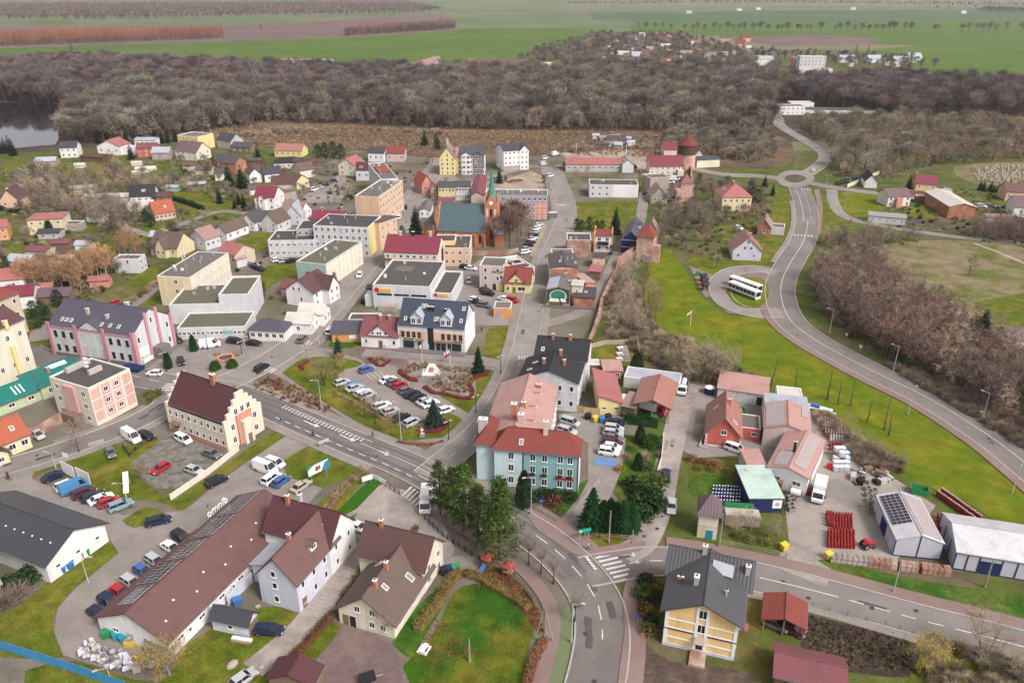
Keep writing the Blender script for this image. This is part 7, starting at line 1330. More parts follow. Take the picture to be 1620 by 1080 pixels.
# ================================================================ VEHICLES
#            length width height belt  bonnet  screen-foot roof-front roof-rear rear-foot  (x as fractions from the tail)
CARS={'hatchback':(4.1,1.75,1.5,.95,.80,.74,.58,.14,.03),'saloon car':(4.6,1.8,1.45,.95,.80,.73,.57,.26,.12),'estate car':(4.6,1.8,1.5,.95,.80,.74,.59,.10,.02),'SUV':(4.5,1.85,1.7,1.1,.80,.75,.61,.08,.02),'minivan':(4.4,1.8,1.8,1.05,.86,.83,.68,.04,.01),'van':(5.5,2.,2.4,1.35,.88,.86,.74,.01,.0)}
CM={}
def car_meshes(kind,col):
    if (kind,col) in CM:return CM[kind,col]
    L,w,H,zb,xb,xs,r0,r1,rf=CARS[kind]; p='car_'+col; b=MB(); X=lambda f:(f-.5)*L; hw=w/2
    sec=[(0.,.45,zb*.92,.86),(.015,.3,zb,.94),(.1,.25,zb+.02,1),(.5,.24,zb,1),(xb,.24,zb-.02,1),(.95,.27,zb*.82,.93),(.99,.34,zb*.7,.85),(1.,.42,zb*.6,.8)]
    for i,(f,z0,z1,k) in enumerate(sec):
        y=hw*k; b.v+=[(X(f),-y*.94,z0),(X(f),-y,(z0+z1)*.5),(X(f),-y*.92,z1),(X(f),y*.92,z1),(X(f),y,(z0+z1)*.5),(X(f),y*.94,z0)]
    k=b.mi(p)
    for i in range(len(sec)-1):
        for j in range(6):b.f.append([6*i+j,6*i+(j+1)%6,6*i+6+(j+1)%6,6*i+6+j][::-1]); b.m.append(k); b.uv.append(None)
    for q in ([0,1,2,3,4,5][::-1],[6*7+j for j in range(6)]):b.f.append(q); b.m.append(k); b.uv.append(None)
    tw=hw*.74; zr=H
    b.slab([(X(r1),-tw,zr),(X(r0),-tw,zr),(X(r0),tw,zr),(X(r1),tw,zr)],.06,p)
    g=MB(); bw=hw*.88; lo=[(X(rf),-bw,zb),(X(xs),-bw,zb),(X(xs),bw,zb),(X(rf),bw,zb)]; hi=[(X(r1),-tw,zr-.05),(X(r0),-tw,zr-.05),(X(r0),tw,zr-.05),(X(r1),tw,zr-.05)]
    g.add(lo+hi,[(0,1,5,4),(1,2,6,5),(2,3,7,6),(3,0,4,7)],'glass')
    for s in (-1,1):        # pillars, and a closed side for a panel van
        for f0,f1 in (((rf,r1),(xs,r0)) if kind != 'van' else ((xs,r0),)):b.tube((X(f0),s*bw,zb),(X(f1),s*tw,zr-.03),.05,.05,p,4)
        m0,m1=(rf+xs)/2,(r0+r1)/2; b.tube((X(m0),s*(bw+.01),zb),(X(m1),s*(tw+.01),zr-.03),.05,.05,p,4)
        if kind=='van':y0,y1=s*(bw+.03),s*(tw+.03); q=[(X(0),y0,zb),(X(.66),y0,zb),(X(.62),y1,zr),(X(0),y1,zr)]; b.add(q,[(0,1,2,3) if s<0 else (3,2,1,0)],p)
        b.box(X(xs)-.25,s*(hw+.09)-.09,zb+.02,X(xs)-.12,s*(hw+.09)+.09,zb+.18,p)
    if kind=='van':b.add([(X(0)-.02,-bw,zb),(X(0)-.02,bw,zb),(X(0)-.02,tw,zr),(X(0)-.02,-tw,zr)],[(3,2,1,0)],p)
    wh=MB(); wr=.33 if H<1.9 else .38; wh.tube((0,-.1,0),(0,.1,0),wr,wr,'rubber',12).tube((0,-.108,0),(0,.108,0),wr*.6,wr*.6,'rim',8)
    hl=MB().box(-.1,-.2,-.08,.06,.2,.09,'lamp_glass'); tl=MB().box(-.05,-.13,-.14,.05,.13,.14,'tail_red')
    whp=[(X(.17),s*(hw-.1),wr) for s in (-1,1)]+[(X(.82),s*(hw-.1),wr) for s in (-1,1)]
    one=MB()
    for src,dx in ((b,0),(g,0)):
        o=len(one.v); one.v+=src.v
        for f,m in zip(src.f,src.m):one.f.append([o+j for j in f]); one.m.append(one.mi(src.ms[m])); one.uv.append(None)
    for x,y,z in whp:one.tube((x,y-.1,z),(x,y+.1,z),wr,wr,'rubber',8)
    CM[kind,col]=(b.mesh('body'),g.mesh('windows'),CM.get(('wheel',kind)) or wh.mesh('wheel'),CM.get('hl') or hl.mesh('headlight'),CM.get('tl') or tl.mesh('taillight'),whp,one.mesh('parked_car'),(X(.975),hw*.68,zb*.66),(X(.012),hw*.72,zb*.78))
    CM['wheel',kind],CM['hl'],CM['tl']=CM[kind,col][2],CM[kind,col][3],CM[kind,col][4]
    return CM[kind,col]
def heading(px,py,d):a,b=P(px,py),P(px+d[0],py+d[1]); return atan2(b.y-a.y,b.x-a.x)
CN={'hatchback':'hatchback','saloon car':'saloon','estate car':'estate_car','SUV':'suv','minivan':'minivan','van':'van'}
def car(px,py,d,kind,col,label,group=None,z=.1):
    me=car_meshes(kind,col); g=P(px,py); h=heading(px,py,d); nm='parked_car' if kind != 'van' else 'parked_van'; cat='van' if kind in ('van','minivan') else 'car'
    if py<520:return tag(link(nm,me[6],None,(g.x,g.y,z),h),label,cat,group)
    o=thing(nm,label,cat,(g.x,g.y,z),h,group); link('body',me[0],o); link('windows',me[1],o)
    for w in me[5]:link('wheel',me[2],o,w)
    for s in (-1,1):link('headlight',me[3],o,(me[7][0],s*me[7][1],me[7][2])); link('taillight',me[4],o,(me[8][0],s*me[8][1],me[8][2]))
    return o
ORD=['first','second','third','fourth','fifth','sixth','seventh','eighth','ninth','tenth','eleventh','twelfth']
RC=random.Random(12)
def carrow(spots,d,cols,where,group,kinds=('hatchback','estate car','SUV','saloon car')):
    for i,((px,py),c) in enumerate(zip(spots,cols.split())):
        k=RC.choice(kinds); car(px,py,d,k,c,f'{c} {k}, {ORD[i]} {where}',group)
carrow([(87,757),(108,772),(134,784),(149,789),(161,793),(173,798),(192,804)],(30,-12),'navy white maroon navy white red steelblue','from the left in the row below the white billboards','cars below the white billboards')
car(120,776,(30,-12),'van','skyblue','bright blue van in the row below the white billboards')
for a in ((252,828,(35,-8),'estate car','navy','dark navy estate by the small grass triangle'),(344,765,(25,-12),'SUV','black','black estate driving along the lane past the beige wall'),(255,745,(-25,14),'hatchback','red','red hatchback alone on the gravel yard'),(308,748,(25,8),'hatchback','silver','silver hatchback on the gravel yard beside the beige wall'),(209,696,(25,16),'van','white','white delivery van with roof hatch beside the side street'),(231,692,(22,9),'saloon car','black','black saloon beside the white delivery van'),(176,720,(8,18),'hatchback','grey','grey hatchback on the fenced strip by the street tree'),(291,699,(22,11),'minivan','white','white and red minibus behind the post office'),(336,722,(22,8),'saloon car','grey','dark grey saloon at the post office corner'),(60,692,(20,13),'minivan','silver','silver minivan beside the yellow cottage'),
          (421,746,(26,9),'van','white','white van in front of the billboard meadow'),(436,737,(26,9),'minivan','white','white minivan tucked behind the white van'),(430,761,(20,-15),'SUV','white','white pickup-like SUV left of the blue hatchback'),(445,765,(19,-14),'hatchback','blue','bright blue hatchback on the paved lot'),(477,773,(20,-14),'saloon car','beige','cream and beige saloon on the paved lot'),(568,838,(22,9),'saloon car','white','white coupe beside the white two-wing house'),(427,1001,(30,1),'estate car','navy','dark blue car in front of the lilac garage'),(386,1078,(18,-13),'hatchback','silver','silver car at the bottom edge below the slab path'),
          (902,672,(26,8),'minivan','silver','silver minivan behind the long white wing'),(897,686,(26,8),'SUV','silver','silver SUV next to the white wing wall'),(1053,755,(1,-20),'saloon car','navy','navy saloon parked on the lane'),(1062,805,(-1,20),'saloon car','silver','silver pickup car driving down the lane'),(1162,714,(24,9),'minivan','white','white minibus in front of the red house'),(245,594,(-24,-1),'hatchback','white','white car driving past the library'),(415,585,(22,-13),'SUV','black','black estate waiting at the square crossing'),(479,540,(13,-14),'SUV','grey','dark grey SUV at the bend crossing'),(505,513,(-12,13),'hatchback','white','white hatchback driving down the shopping street bend'),(569,438,(-7,14),'hatchback','white','white car driving on the shopping street by the supermarket'),(586,455,(10,-12),'hatchback','grey','grey car parked by the supermarket corner'),(578,477,(8,-12),'SUV','black','black jeep left of the supermarket wall'),(523,527,(8,-10),'minivan','white','white van beside the orange annex'),
          (333,549,(25,-3),'van','white','white van on the little plaza by the flower ring'),(372,543,(20,2),'SUV','black','black pickup at the culture centre wall'),(402,546,(20,2),'saloon car','black','black saloon in front of the violet roofed shop'),(287,575,(5,14),'hatchback','black','small black car alone on the plaza'),(279,541,(20,6),'saloon car','black','black car beside the library stairs'),(184,482,(16,-6),'hatchback','red','red car behind the library'),(580,588,(22,-7),'hatchback','blue','blue and white car at the head of the island car park'),(652,672,(22,-11),'SUV','silver','silver SUV at the lower end of the island car park'),(706,652,(18,-6),'hatchback','white','white car half hidden by the blue-green spruce'),(811,610,(5,-14),'hatchback','white','white car parked on the church street beside the pink wing'),
          (1286,271,(10,-6),'hatchback','white','white car leaving the roundabout northwards'),(1168,363,(16,5),'hatchback','white','white car in the garden above the lilac house'),(1021,298,(1,-10),'SUV','black','black SUV on the castle lane'),(1020,308,(1,-10),'hatchback','black','second black car on the castle lane, nearer the gate tower'),(1063,300,(0,10),'SUV','navy','dark blue car beside the slim wall tower'),(497,302,(12,-3),'minivan','white','white camper in the street car park'),(527,302,(10,-3),'hatchback','beige','beige car alone on the street car park'),(725,438,(1,12),'SUV','grey','grey car right of the supermarket'),(742,447,(1,12),'hatchback','silver','silver car near the lilac-pink house'),(1225,992,(10,4),'hatchback','grey','dark car under the red carport, left bay'),(1252,1000,(10,4),'hatchback','maroon','maroon car under the red carport, right bay')):car(*a)
carrow([(158,975),(175,957),(192,941),(209,926),(228,908),(247,892),(272,871),(289,855)],(16,10),'navy navy red silver blue silver white black','from the near end along the long hall','cars along the long hall')
carrow([(974,673),(971,682),(970,689),(970,697),(969,704),(968,711),(963,719)],(28,4),'navy silver silver grey maroon white white','from the top beside the hedge garden','courtyard row by the hedge garden')
carrow([(614,604),(624,608),(633,613),(643,621),(653,627),(663,632),(673,638),(681,642)],(24,-9),'white grey red grey black black silver white','from the top in the island car park, right row','right row of the island car park')
carrow([(541,608),(561,617),(575,625),(581,629),(604,645),(618,654),(636,664)],(24,-9),'silver silver white silver white silver black','from the top in the island car park, left row','left row of the island car park')
carrow([(852,358),(848,364),(846,369),(844,374),(842,380),(839,386),(836,391),(833,396),(831,401)],(14,-3),'white white silver black white navy black silver white','from the far end in the lime tree lay-by','lay-by row under the limes')
carrow([(676,284),(674,288),(672,291),(669,295),(667,299),(664,303)],(10,-4),'silver silver black white black silver','from the far end atop the shopping street','top row of the shopping street')
carrow([(624,360),(628,352),(631,346),(636,338),(641,330)],(4,-12),'white silver white grey black','from the near end across from the church spruce','middle row of the shopping street')
carrow([(646,372),(650,366),(655,378)],(4,-10),'silver white grey','at the foot of the church spruce, from the left','cars under the church spruce')
carrow([(508,298),(515,295),(521,291),(527,288),(533,285)],(9,-3),'silver black grey black silver','from the near end in the street car park','street car park row')
carrow([(438,414),(449,415),(462,415)],(14,-4),'white silver black','on the clinic lawn edge, from the left','cars by the clinic'); carrow([(404,425),(411,428),(402,421)],(14,4),'navy black silver','on the lane behind the culture centre, from the left','cars behind the culture centre')
carrow([(768,462),(772,467),(752,477),(757,481),(766,486)],(18,3),'navy black white black grey','in the yard below the lilac-pink house, from the top','yard below the lilac-pink house'); carrow([(799,476),(811,478)],(14,3),'white red','behind the orange kiosk, from the left','cars behind the orange kiosk'); carrow([(736,425),(745,427)],(12,2),'black white','beside the peach office block, from the left','cars beside the peach office block')
carrow([(1326,292),(1332,290),(1338,289),(1344,288),(1350,286),(1356,285),(1362,283)],(5,7),'black navy black grey black navy black','in the yard by the roundabout, from the left','cars in the roundabout yard'); carrow([(1552,328),(1568,329),(1592,331),(1598,332)],(12,2),'white grey black black','on the lane by the brick barn, from the left','lane by the brick barn'); carrow([(216,352),(275,366),(297,362)],(14,-2),'black black grey','on the gravel lane by the bungalow, from the left','gravel lane cars'); carrow([(878,246),(862,252),(870,280),(898,262),(1001,268),(860,262)],(10,-2),'white white white black black silver','by the building site, from the left','cars by the building site',('van','minivan')); carrow([(1068,286),(1066,313),(1060,318),(1060,290)],(12,1),'white white silver white','in the yard below the old mill, from the top','yard below the old mill',('van','minivan'))
def truck(px,py,d,label,box='white',cab='white',L=4.2,H=2.6,w=2.2,tipper=False,name='box_truck'):
    g=P(px,py); o=thing(name,label,'truck',(g.x,g.y,.1),heading(px,py,d)); hw=w/2
    b=MB()
    if tipper:
        for q in ((-L,-hw,.95,0,-hw+.1,H-.6),(-L,hw-.1,.95,0,hw,H-.6),(-L,-hw,.95,-L+.1,hw,H-.6),(-.1,-hw,.95,0,hw,H-.4),(-L,-hw,.9,0,hw,1.)):b.box(*q,box)
        b.tube((-L*.8,0,1.6),(-L*.2,0,1.6),.6,.6,'rosetank' if False else 'white',10)
    else:b.box(-L,-hw,.95,0,hw,H+.5,box).box(-L+.05,-hw+.05,H+.505,-.05,hw-.05,H+.53,'white')
    b.obj('cargo_box',o); MB().box(-L,-.45,.5,1.9,.45,.94,'dark').obj('chassis',o)
    c=MB(); pr=[(.15,.5),(2.,.5),(2.05,1.1),(1.75,1.35),(1.2,2.25),(.15,2.3)]; n=len(pr); y=hw*.95
    c.add([(x,-y,z) for x,z in pr]+[(x,y,z) for x,z in pr],[tuple(range(n)),tuple(range(2*n-1,n-1,-1))]+[(i,n+i,n+(i+1)%n,(i+1)%n) for i in range(n)],cab).obj('cab',o)
    MB().add([(1.77,-y*.88,1.38),(1.77,y*.88,1.38),(1.24,y*.84,2.22),(1.24,-y*.84,2.22)],[(0,1,2,3)],'glass').obj('windscreen',o).location.x=.03
    for s in (-1,1):MB().add([(.5,s*(y+.01),1.4),(1.6,s*(y+.01),1.4),(1.15,s*(y+.01),2.1),(.5,s*(y+.01),2.1)],[(0,1,2,3) if s<0 else (3,2,1,0)],'glass').obj('side_window',o); link('headlight',CM['hl'],o,(2.03,s*y*.75,.85)); MB().box(1.3,s*(y+.25)-.12,1.5,1.42,s*(y+.25)+.12,2.,'dark').obj('mirror',o)
    for x in (1.2,-L*.72): 
        for s in (-1,1):link('wheel',CM['wheel','van'],o,(x,s*(hw-.12),.4),0,1.15)
truck(674,806,(-3,22),'white box lorry standing by the brown hedge at the road bend'); truck(1293,790,(-5,22),'white box van truck in the works yard'); truck(1040,655,(22,6),'white trailer truck with red cab under the salmon shelter','white','car_red',5.5); truck(1079,622,(-6,22),'white truck with dark open tipper on the lane','w_dgrey','white',5.2,tipper=True); truck(992,654,(2,12),'truck with white box roof and blue side beside the storehouse','w_navy','car_blue',4.2,2.3)
def bus(px,py,d,label):
    g=P(px,py); o=thing('bus',label,'bus',(g.x,g.y,.2),heading(px,py,d)); MB().box(-5.8,-1.2,.35,5.8,1.2,2.95,'white').box(-5.6,-1.05,2.95,5.6,1.05,3.05,'white').box(-3,-.7,3.06,-1,.7,3.25,'white').obj('body',o)
    for s in (-1,1):
        for i in range(7):x=-5.5+i*1.55; MB().box(x,s*1.215-.012,1.45,x+1.42,s*1.215+.012,2.6,'glass').obj('window',o)
        for x in (-3.6,3.4):link('wheel',CM['wheel','van'],o,(x,s*1.08,.4),0,1.2)
        MB().box(-5.8,s*1.21-.006,.36,5.8,s*1.21+.006,.95,'car_grey').obj('skirt',o); link('headlight',CM['hl'],o,(5.8,s*.85,.8))
    MB().box(5.795,-1.05,1.2,5.83,1.05,2.7,'glass').obj('windscreen',o)
bus(1176,467,(40,16),'white and black bus in the loop, nearer of the two'); bus(1178,458,(40,14),'white and black bus in the loop, behind the nearer one')
g=P(1372,866); t=thing('tractor','small red tractor in the works yard','tractor',(g.x,g.y,.1),.2); MB().box(-.3,-.4,.7,1.6,.4,1.3,'car_red').obj('bonnet',t); MB().box(-1.2,-.6,.8,-.3,.6,1.2,'car_red').obj('body',t); MB().box(-1.2,-.6,2.1,-.2,.6,2.2,'car_red').tube((-1.1,-.5,1.2),(-1.1,-.5,2.1),.04,.04,'dark',4).tube((-.3,.5,1.2),(-.3,.5,2.1),.04,.04,'dark',4).tube((-1.1,.5,1.2),(-1.1,.5,2.1),.04,.04,'dark',4).tube((-.3,-.5,1.2),(-.3,-.5,2.1),.04,.04,'dark',4).obj('canopy',t)
for x,s,sc in ((-.8,-1,1.9),(-.8,1,1.9),(1.1,-1,1.1),(1.1,1,1.1)):link('wheel',CM['wheel','van'],t,(x,s*.75,.38*sc),0,sc)
t.scale=(.82,.82,.82)
# ================================================================ STREET FURNITURE, YARDS, PEOPLE
def at(px,py,z=0.):g=P(px,py); return (g.x,g.y,z)
def lamp(px,py,row,d,label,arms=1,m='galv',arm=1.6,group='street lamps'):
    g=P(px,py); h=top(g,row); o=thing('street_lamp',label,'street lamp',(g.x,g.y,.05),heading(px,py,d),group)
    MB().tube((0,0,0),(0,0,h),.1,.06,m,8).cyl(0,0,0,.8,.14,m,8).obj('pole',o)
    for s in (1,-1)[:arms]:MB().tube((0,0,h-.05),(s*arm,0,h+.25),.045,.035,m,6).obj('arm',o); MB().box(s*arm-.1*s-.35,-.14,h+.2,s*arm-.1*s+.35,.14,h+.34,'galv').add([(s*arm-.4,-.12,h+.195),(s*arm+.2,-.12,h+.195),(s*arm+.2,.12,h+.195),(s*arm-.4,.12,h+.195)],[(3,2,1,0)],'lamp_glass').obj('lamp_head',o)
for a in ((509,648,602,(-14,2),'grey street lamp on the left of the car park island'),(635,700,640,(-10,-4),'grey street lamp at the lower tip of the island'),(89,742,718,(-12,-2),'lamp post at the entrance by the white billboards'),(200,788,764,(-12,2),'lamp post behind the steel-blue car'),(140,921,883,(10,0),'lamp post on the grass beside the turning lane'),(176,1078,1056,(-8,3),'lamp post by the blue fence'),(840,813,755,(-8,2),'tall pale lamp in front of the townhouse'),(904,1016,955,(16,2),'lamp arching over the bottom road'),(1413,937,886,(9,4),'leaning lamp on the strip by the white halls'),(1312,527,491,(-10,-2),'first bypass lamp below the bus loop'),(1413,588,548,(-10,-2),'second bypass lamp, near the green bush'),(1554,663,622,(-10,-2),'third bypass lamp at the rusty bank'),(1436,656,616,(6,-6),'bypass lamp on the footpath side'),(1601,780,736,(6,-6),'lamp at the right end of the slope'),(830,500,470,(8,2),'lamp on the church street by the mural'),(388,552,532,(6,2),'lamp in front of the violet roofed shop'),(505,545,520,(-8,3),'lamp at the bend crossing'),(1130,420,392,(6,3),'lamp by the bus loop path')):lamp(*a)
for px,py,row,lb in ((753,654,628,'dark double lamp at the point of the flower square'),(710,696,668,'dark double lamp below the blue-green spruce'),(792,592,565,'dark lamp near the round spruce corner'),(329,553,530,'dark lamp on the plaza behind the flower ring'),(383,560,542,'dark lamp on the plaza right of the flower ring'),(264,588,560,'white globe lamp beside the library porch')):lamp(px,py,row,(10,-4),lb,2,'dark',.7)
for px,py,row,lb in ((1258,272,244,'tall double lamp at the roundabout'),(1306,303,278,'double lamp right of the roundabout'),(1255,236,206,'tall lamp mast on the road north of the roundabout'),(1336,330,306,'lamp on the green corner')):lamp(px,py,row,(10,0),lb,2,'galv',1.4)
def pole(px,py,row,label,m='wood_grey',name='utility_pole',cross=False):
    g=P(px,py); h=top(g,row); mb=MB().tube((0,0,0),(0,0,h),.17,.1,m,8)
    if cross:mb.box(-1.,-.06,h-.6,1.,.06,h-.48,m)
    tag(link(name,mb.mesh(name),None,(g.x,g.y,0)),label,'pole')
pole(963,858,807,'pale concrete pole behind the green sign','concrete'); pole(1557,929,886,'wooden pole leaning by the navy sliding door'); pole(1137,865,812,'thin pole beside the transformer tower'); pole(1000,860,838,'short wooden pole at the lane mouth'); pole(743,1046,1010,'thin fence pole on the lawn'); pole(990,250,228,'white pole at the building site','white'); pole(912,238,226,'short white pole at the building site','white')
g=P(861,1012); mb=MB(); [mb.tube((dx,dy,0),(0,0,6.6),.12,.08,'wood_grey',6) for dx,dy in ((-1.4,.2),(1.3,-.3),(.1,1.6))]; tag(link('utility_pole',mb.mesh('utility_pole'),None,(g.x,g.y,0)),'three-legged wooden utility pole at the hedge corner','pole')
def sign(px,py,row,d,w,h,m,label,name='sign',back='galv',cat='sign',legs=2,text=None,tcol='dark',ts=.5,extra=None):
    g=P(px,py); z=max(top(g,row),h+.2); a=heading(px,py,d); o=thing(name,label,cat,(g.x,g.y,0),a)
    for x in ([-w*.35,w*.35] if legs==2 else [0]):MB().cyl(x,.06,0,z-h*.3,.05,back,6).obj('post',o)
    MB().box(-w/2,-.05,z-h,w/2,.03,z,m).obj('panel',o)
    if extra:extra(o,w,h,z)
    if text:textobj('lettering',text,ts,tcol,o,(0,-.06,z-h/2),(pi/2,0,0),.01)
    return o
def ad(o,w,h,z):
    y=-.056; MB().add([(-w/2+.1,y,z-h+.1),(w/2-.1,y,z-h+.1),(w/2-.1,y,z-.1),(-w/2+.1,y,z-.1)],[(0,1,2,3)],'white').obj('poster',o)
    MB().add([(w*.12,y-.004,z-h+.1),(w/2-.1,y-.004,z-h+.1),(w/2-.1,y-.004,z-.2),(w*.3,y-.004,z-.5)],[(0,1,2,3)],'car_skyblue').add([(-w/2+.1,y-.004,z-.7),(-w/2+.1,y-.004,z-.1),(-w*.2,y-.004,z-.1)],[(0,2,1)],'plastic_green').obj('colour_field',o); MB().ball((-w*.08,y,z-h*.5),.42,.02,.6,'sign_red',7,5).ball((w*.04,y,z-h*.42),.3,.025,.4,'plastic_green',8,5).ball((w*.06,y,z-h*.62),.25,.025,.25,'leaf_orange',6,4).obj('picture',o)
sign(506,759,732,(30,-15),4.9,2.2,'sign_green','large colourful billboard on the meadow lot','billboard','galv','billboard',2,extra=ad)
sign(111,756,733,(24,12),4.2,2.8,'white','large blank white billboard seen from behind, left one','billboard','galv','billboard'); sign(135,766,743,(24,12),4.4,2.6,'white','large blank white billboard seen from behind, right one','billboard','galv','billboard')
sign(582,766,752,(16,-5),2.2,1.1,'white','small white board at the end of the bright lawn'); sign(597,764,752,(14,7),2.,1.,'white','small white panel beside the lawn gate, left one'); sign(606,768,757,(12,6),1.8,.9,'white','small white panel beside the lawn gate, right one'); sign(104,724,718,(10,3),1.6,1.,'white','small white board under the street tree')
def gs(o,w,h,z):MB().box(-w*.38,-.06,z-h*.8,-w*.22,-.055,z-h*.2,'sign_yellow').obj('road_number',o)
sign(924,858,836,(24,-5),2.4,.75,'sign_green','green direction sign with yellow number at the junction',extra=gs)
def arrow(o,w,h,z):MB().add([(-.25,-.055,z-.62),(-.15,-.055,z-.72),(.2,-.055,z-.3),(.28,-.055,z-.42),(.3,-.055,z-.15),(.05,-.055,z-.18),(.12,-.055,z-.24)],[(0,1,2,6),(2,3,4,5,6)],'white').obj('arrow',o)
sign(856,806,789,(10,4),.9,.9,'sign_blue','blue arrow sign in front of the crimson bush',legs=1,extra=arrow); sign(1008,985,972,(-10,2),.6,.6,'sign_blue','small blue traffic sign beside the garden hedge',legs=1); sign(446,674,661,(10,4),.6,.6,'sign_blue','blue traffic sign near the post office',legs=1); sign(513,706,695,(16,-6),2.4,.8,'galv','grey bus information frame at the meadow corner'); sign(1338,535,527,(-10,-4),.7,.7,'white','white round traffic sign on the bypass verge',legs=1); sign(1360,556,546,(-10,-4),.8,.8,'white','white traffic sign near the first bypass lamp',legs=1); sign(1551,660,650,(-10,-4),.9,.9,'white','white traffic sign near the third bypass lamp',legs=1)
g=P(201,772); tag(link('display_board',MB().slab([(-.5,-2,.2),(.5,-2,.2),(.5,2,2.6),(-.5,2,2.6)],.12,'white').box(-.4,1.6,0,.4,1.9,2.4,'galv').mesh('display_board'),None,(g.x,g.y,0),.35),'long white board leaning on the green bank','board')
def flag(px,py,row,label,w=2.6,h=1.6):
    g=P(px,py); z=top(g,row); o=thing('flagpole',label,'flag',(g.x,g.y,0),RT.uniform(-.5,.5)); MB().tube((0,0,0),(0,0,z),.07,.04,'white',6).ball((0,0,z),.1,.1,.1,'galv',6,4).obj('pole',o); mb=MB(); n=6
    for k,m in ((0,'flag_red'),(1,'white')):mb.add([(-w*i/n*.6,.18*sin(i*1.7),z-.2-h*(1-(k+j)/2)-w*i/n*.45) for i in range(n+1) for j in (0,1)],[(2*i,2*i+1,2*i+3,2*i+2) for i in range(n)],m)
    mb.obj('flag_cloth',o)
flag(712,575,552,'white and red flag drooping on its pole by the monument'); flag(668,573,543,'narrow white and red flag on the pole near the shop front',1.,2.2); flag(1092,515,490,'white and red flag on the castle slope',2.2,1.3)
g=P(683,590); t=thing('monument','pale tent shaped stone monument in the flower square','monument',(g.x,g.y,.1)); MB().box(-2.4,-1.8,0,2.4,1.8,.3,'trim').obj('plinth',t); MB().add([(-1.8,-1.2,.3),(1.8,-1.2,.3),(1.8,1.2,.3),(-1.8,1.2,.3),(-.7,-.2,2.4),(.7,-.2,2.4),(.7,.4,2.4),(-.7,.4,2.4)],[(0,1,5,4),(1,2,6,5),(2,3,7,6),(3,0,4,7),(4,5,6,7)],'white').add([(-.8,-1.08,.7),(.8,-1.08,.7),(.5,-.5,1.9),(-.5,-.5,1.9)],[(0,1,2,3)],'w_brick').obj('stone',t)
for px,py,lb in ((668,690,'small white cross monument on the island tip'),):g=P(px,py); tag(link('wayside_cross',MB().box(-.5,-.5,0,.5,.5,.7,'concrete').box(-.1,-.1,.7,.1,.1,2.2,'white').box(-.4,-.08,1.5,.4,.08,1.7,'white').mesh('wayside_cross'),None,(g.x,g.y,.05)),lb,'cross')
def ring(px,py,r,h,m,fill,label):
    g=P(px,py); o=thing('flower_ring',label,'planter',(g.x,g.y,.03)); mb=MB(); n=20; V=[(q*cos(2*pi*i/n),q*sin(2*pi*i/n),z) for q,z in ((r,0),(r,h),(r-.5,h),(r-.5,0)) for i in range(n)]
    mb.add(V,[(j*n+i,j*n+(i+1)%n,j*n+n+(i+1)%n,j*n+n+i) for j in range(3) for i in range(n)],m).obj('rim',o); MB().tube((0,0,0),(0,0,h*.7),r-.5,r-.6,fill,n).obj('soil',o)
ring(357,567,2.2,.5,'w_salmon','earth','round brick flower ring on the little plaza'); ring(816,288,4,.8,'w_oldbrick','earth','round brick fountain bed on the market square')
for px,py in ((344,562),(373,563),(362,572),(742,606),(690,600),(660,597)):g=P(px,py); tag(link('bench',MB().box(-.9,-.2,.4,.9,.25,.47,'wood').box(-.9,.2,.5,.9,.26,.9,'wood').box(-.8,-.2,0,-.7,.25,.4,'dark').box(.7,-.2,0,.8,.25,.4,'dark').mesh('bench'),None,(g.x,g.y,.05),RT.uniform(-.6,.6)),'dark wooden bench on the plaza or the flower square','bench','benches on the squares')
# --- fences and walls
def fence(pts,h,label,m='wood',step=2.2,name='fence',boards=True,gap=.03,th=.05,post='wood_grey',rails=False,group=None):
    L=[P(*p) for p in pts]; c=L[0].copy(); o=thing(name,label,'fence',(c.x,c.y,0),0,group); pm=MB().box(-.06,-.06,0,.06,.06,h+.08,post).mesh('post'); B={}
    for i in range(len(L)-1):
        d=L[i+1]-L[i]; n=max(1,round(d.length/step)); a=atan2(d.y,d.x); s=d.length/n
        for k in range(n):
            q=L[i]-c+d*(k/n); link('post',pm,o,q,a); key=round(s,1)
            if key not in B:
                mb=MB()
                if rails:[mb.box(.06,-.03,h*f,s-.06,.03,h*f+.05,m) for f in (.3,.62,.95)]
                else:mb.box(.06,-th/2,.06,s-.06,th/2,h,m)
                B[key]=mb.mesh('fence_panel')
            link('fence_panel',B[key],o,q,a)
    link('post',pm,o,L[-1]-c); return o
def wall(pts,h,w,m,label,cap=None,z=0.):
    L=[P(*p) for p in pts]; c=L[0].copy(); L=[p-c for p in L]; a,b=offset(L,w/2),offset(L,-w/2); n=len(L); hs_=h if isinstance(h,(list,tuple)) else [h]*n; mb=MB()
    mb.add([(p.x,p.y,0) for p in a+b]+[(p.x,p.y,hs_[i%n]) for i,p in enumerate(a+b)],[(2*n+i,2*n+i+1,3*n+i+1,3*n+i)[::-1] for i in range(n-1)]+[(i,i+1,2*n+i+1,2*n+i)[::-1] for i in range(n-1)]+[(n+i,n+i+1,3*n+i+1,3*n+i) for i in range(n-1)]+[(0,n,3*n,2*n)[::-1],(n-1,2*n-1,4*n-1,3*n-1)],m)
    o=mb.mesh('wall'); return tag(link('boundary_wall',o,None,(c.x,c.y,z)),label,'wall')
fence([(-40,1016),(0,1026),(60,1045),(120,1064),(200,1092)],1.9,'bright blue panel fence across the bottom left corner','fence_blue',2.5,'panel_fence',post='fence_blue')
